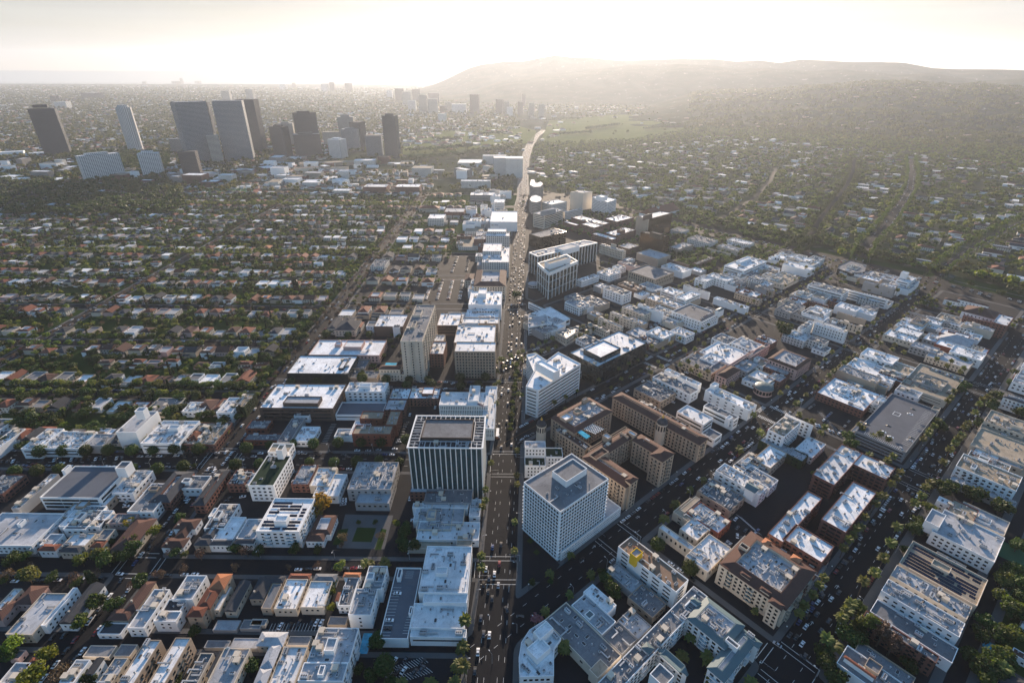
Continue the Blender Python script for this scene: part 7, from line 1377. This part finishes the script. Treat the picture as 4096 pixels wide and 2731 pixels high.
for c, r, u, v, h, sx, sy, a, lb in ((1, 4, 1005, 1200, .5, 5, 12, G1, 'narrow turquoise garden pool beside the white penthouse block'), (1, 3, 1240, 208, 10.5, 12, 5, G1, 'dark teal pool on the hotel terrace'), (3, 4, 2080, 1250, .5, 10, 6, G2, 'garden pool with a blue edge in the lower right gardens')):
    x, y = un(*T(c, r, u, v), h); b = MB(); b.box(-sx/2-.5, -sy/2-.5, 0, sx/2+.5, sy/2+.5, .35, 0); b.box(-sx/2, -sy/2, .3, sx/2, sy/2, .38, 1); o = b.build('swimming_pool', [m_pave, m_pool], loc=(x, y, h-.3 if h > 1 else 0), rz=-a); tag(o, lb, 'swimming pool')
b = MB(); b.box(-17, -9, 0, 17, 9, .25); x, y = un(*T(3, 4, 2340, 430), 0); tag(b.build('sport_court', m_court, loc=(x, y, 0), rz=-G2), 'green sport court among trees at the right edge', 'sport court')
# flags
fm = MB(); 
for i in range(7): fm.add([(0, 0, -.1*i), (1.9, 0, -.1*i), (1.9, 0, -.1*i-.1), (0, 0, -.1*i-.1)], [(0, 3, 2, 1)], i % 2)
fm.box(0, -.02, -.42, .8, .02, 0, 2); m, t, b_ = nodes('flag_blue'); b_.inputs['Base Color'].default_value = (.02, .03, .15, 1); FM = fm.mesh('flag_cloth', [m_red, m_white, m])
for c, r, u, v, h, s, lb in ((1, 3, 210, 935, 24, 1.3, 'striped flag on a pole on top of the white towered building'), (1, 3, 2035, 600, 16, 3.2, 'large striped flag hanging beside the slatted modern office'), (2, 4, 1105, 340, 17, 1.6, 'flag on a pole beside the yellow stair tower'), (2, 3, 345, 200, 42, 1.5, 'red striped flag on the wedge-shaped office roof')):
    x, y = un(*T(c, r, u, v), h); root = thing('flagpole', x, y, R_(-25), lb, 'flag', None, h-1); b = MB(); b.tube((0, 0, 0), (0, 0, 5), .06, .04, 5); b.build('pole', m_white, root); link('flag', FM, root, (0, 0, 4.9), None, (s, 1, s))
# pergola frame on the finned tower
for q in BLD: pass
for ob in [o for o in COL.objects if o.get('label', '').startswith('dark glass office tower with white vertical fins')]:
    me = [c_ for c_ in ob.children if c_.name.startswith('wall')][0]; xs = [v.co.x for v in me.data.vertices]; ys = [v.co.y for v in me.data.vertices]; x0, x1, y0, y1 = min(xs), max(xs), min(ys), max(ys); z = 47.6
    b = MB(); O = [(x0-1.2, y0-1.2), (x1+1.2, y0-1.2), (x1+1.2, y1+1.2), (x0-1.2, y1+1.2)]; I = inset(O, 1); b.prism(O, z, z+.8, top=False); b.ring(O, I, z+.8, z+.8); b.ring(I, I, z+.8, z); b.ring(I, O, z, z); b.build('roof_rim', m_white, ob)
    J = inset(O, 7.5); K = inset(O, 8.2); b = MB(); b.prism(J, z, z+.8, top=False); b.ring(J, K, z+.8, z+.8); b.ring(K, K, z+.8, z); b.build('roof_rim', m_metal, ob)
    n = 14
    for k in range(n+1):
        x = x0+(x1-x0)*k/n
        for ya, yb in ((y0-.3, y0+6), (y1-6, y1+.3)): b = MB(); b.box(x-.25, ya, z+.1, x+.25, yb, z+.7); b.build('pergola_beam', m_metal, ob)
    n = 11
    for k in range(1, n):
        y = y0+(y1-y0)*k/n
        for xa, xb in ((x0-.3, x0+6), (x1-6, x1+.3)): b = MB(); b.box(xa, y-.25, z+.12, xb, y+.25, z+.72); b.build('pergola_beam', m_metal, ob)
# ------------------------------------------------------------------ haze
b = MB(); b.box(-30000, -700, -20, 30000, 16000, 740); hz = b.build('haze', None or []); hz['kind'] = 'stuff'
m = bpy.data.materials.new('haze_air'); m.use_nodes = True; t = m.node_tree; t.nodes.remove(t.nodes['Principled BSDF']); v = t.nodes.new('ShaderNodeVolumePrincipled')
v.inputs['Color'].default_value = (.69, .765, .875, 1); v.inputs['Density'].default_value = .000043; v.inputs['Anisotropy'].default_value = .5; t.links.new(v.outputs[0], t.nodes['Material Output'].inputs['Volume']); hz.data.materials.append(m)
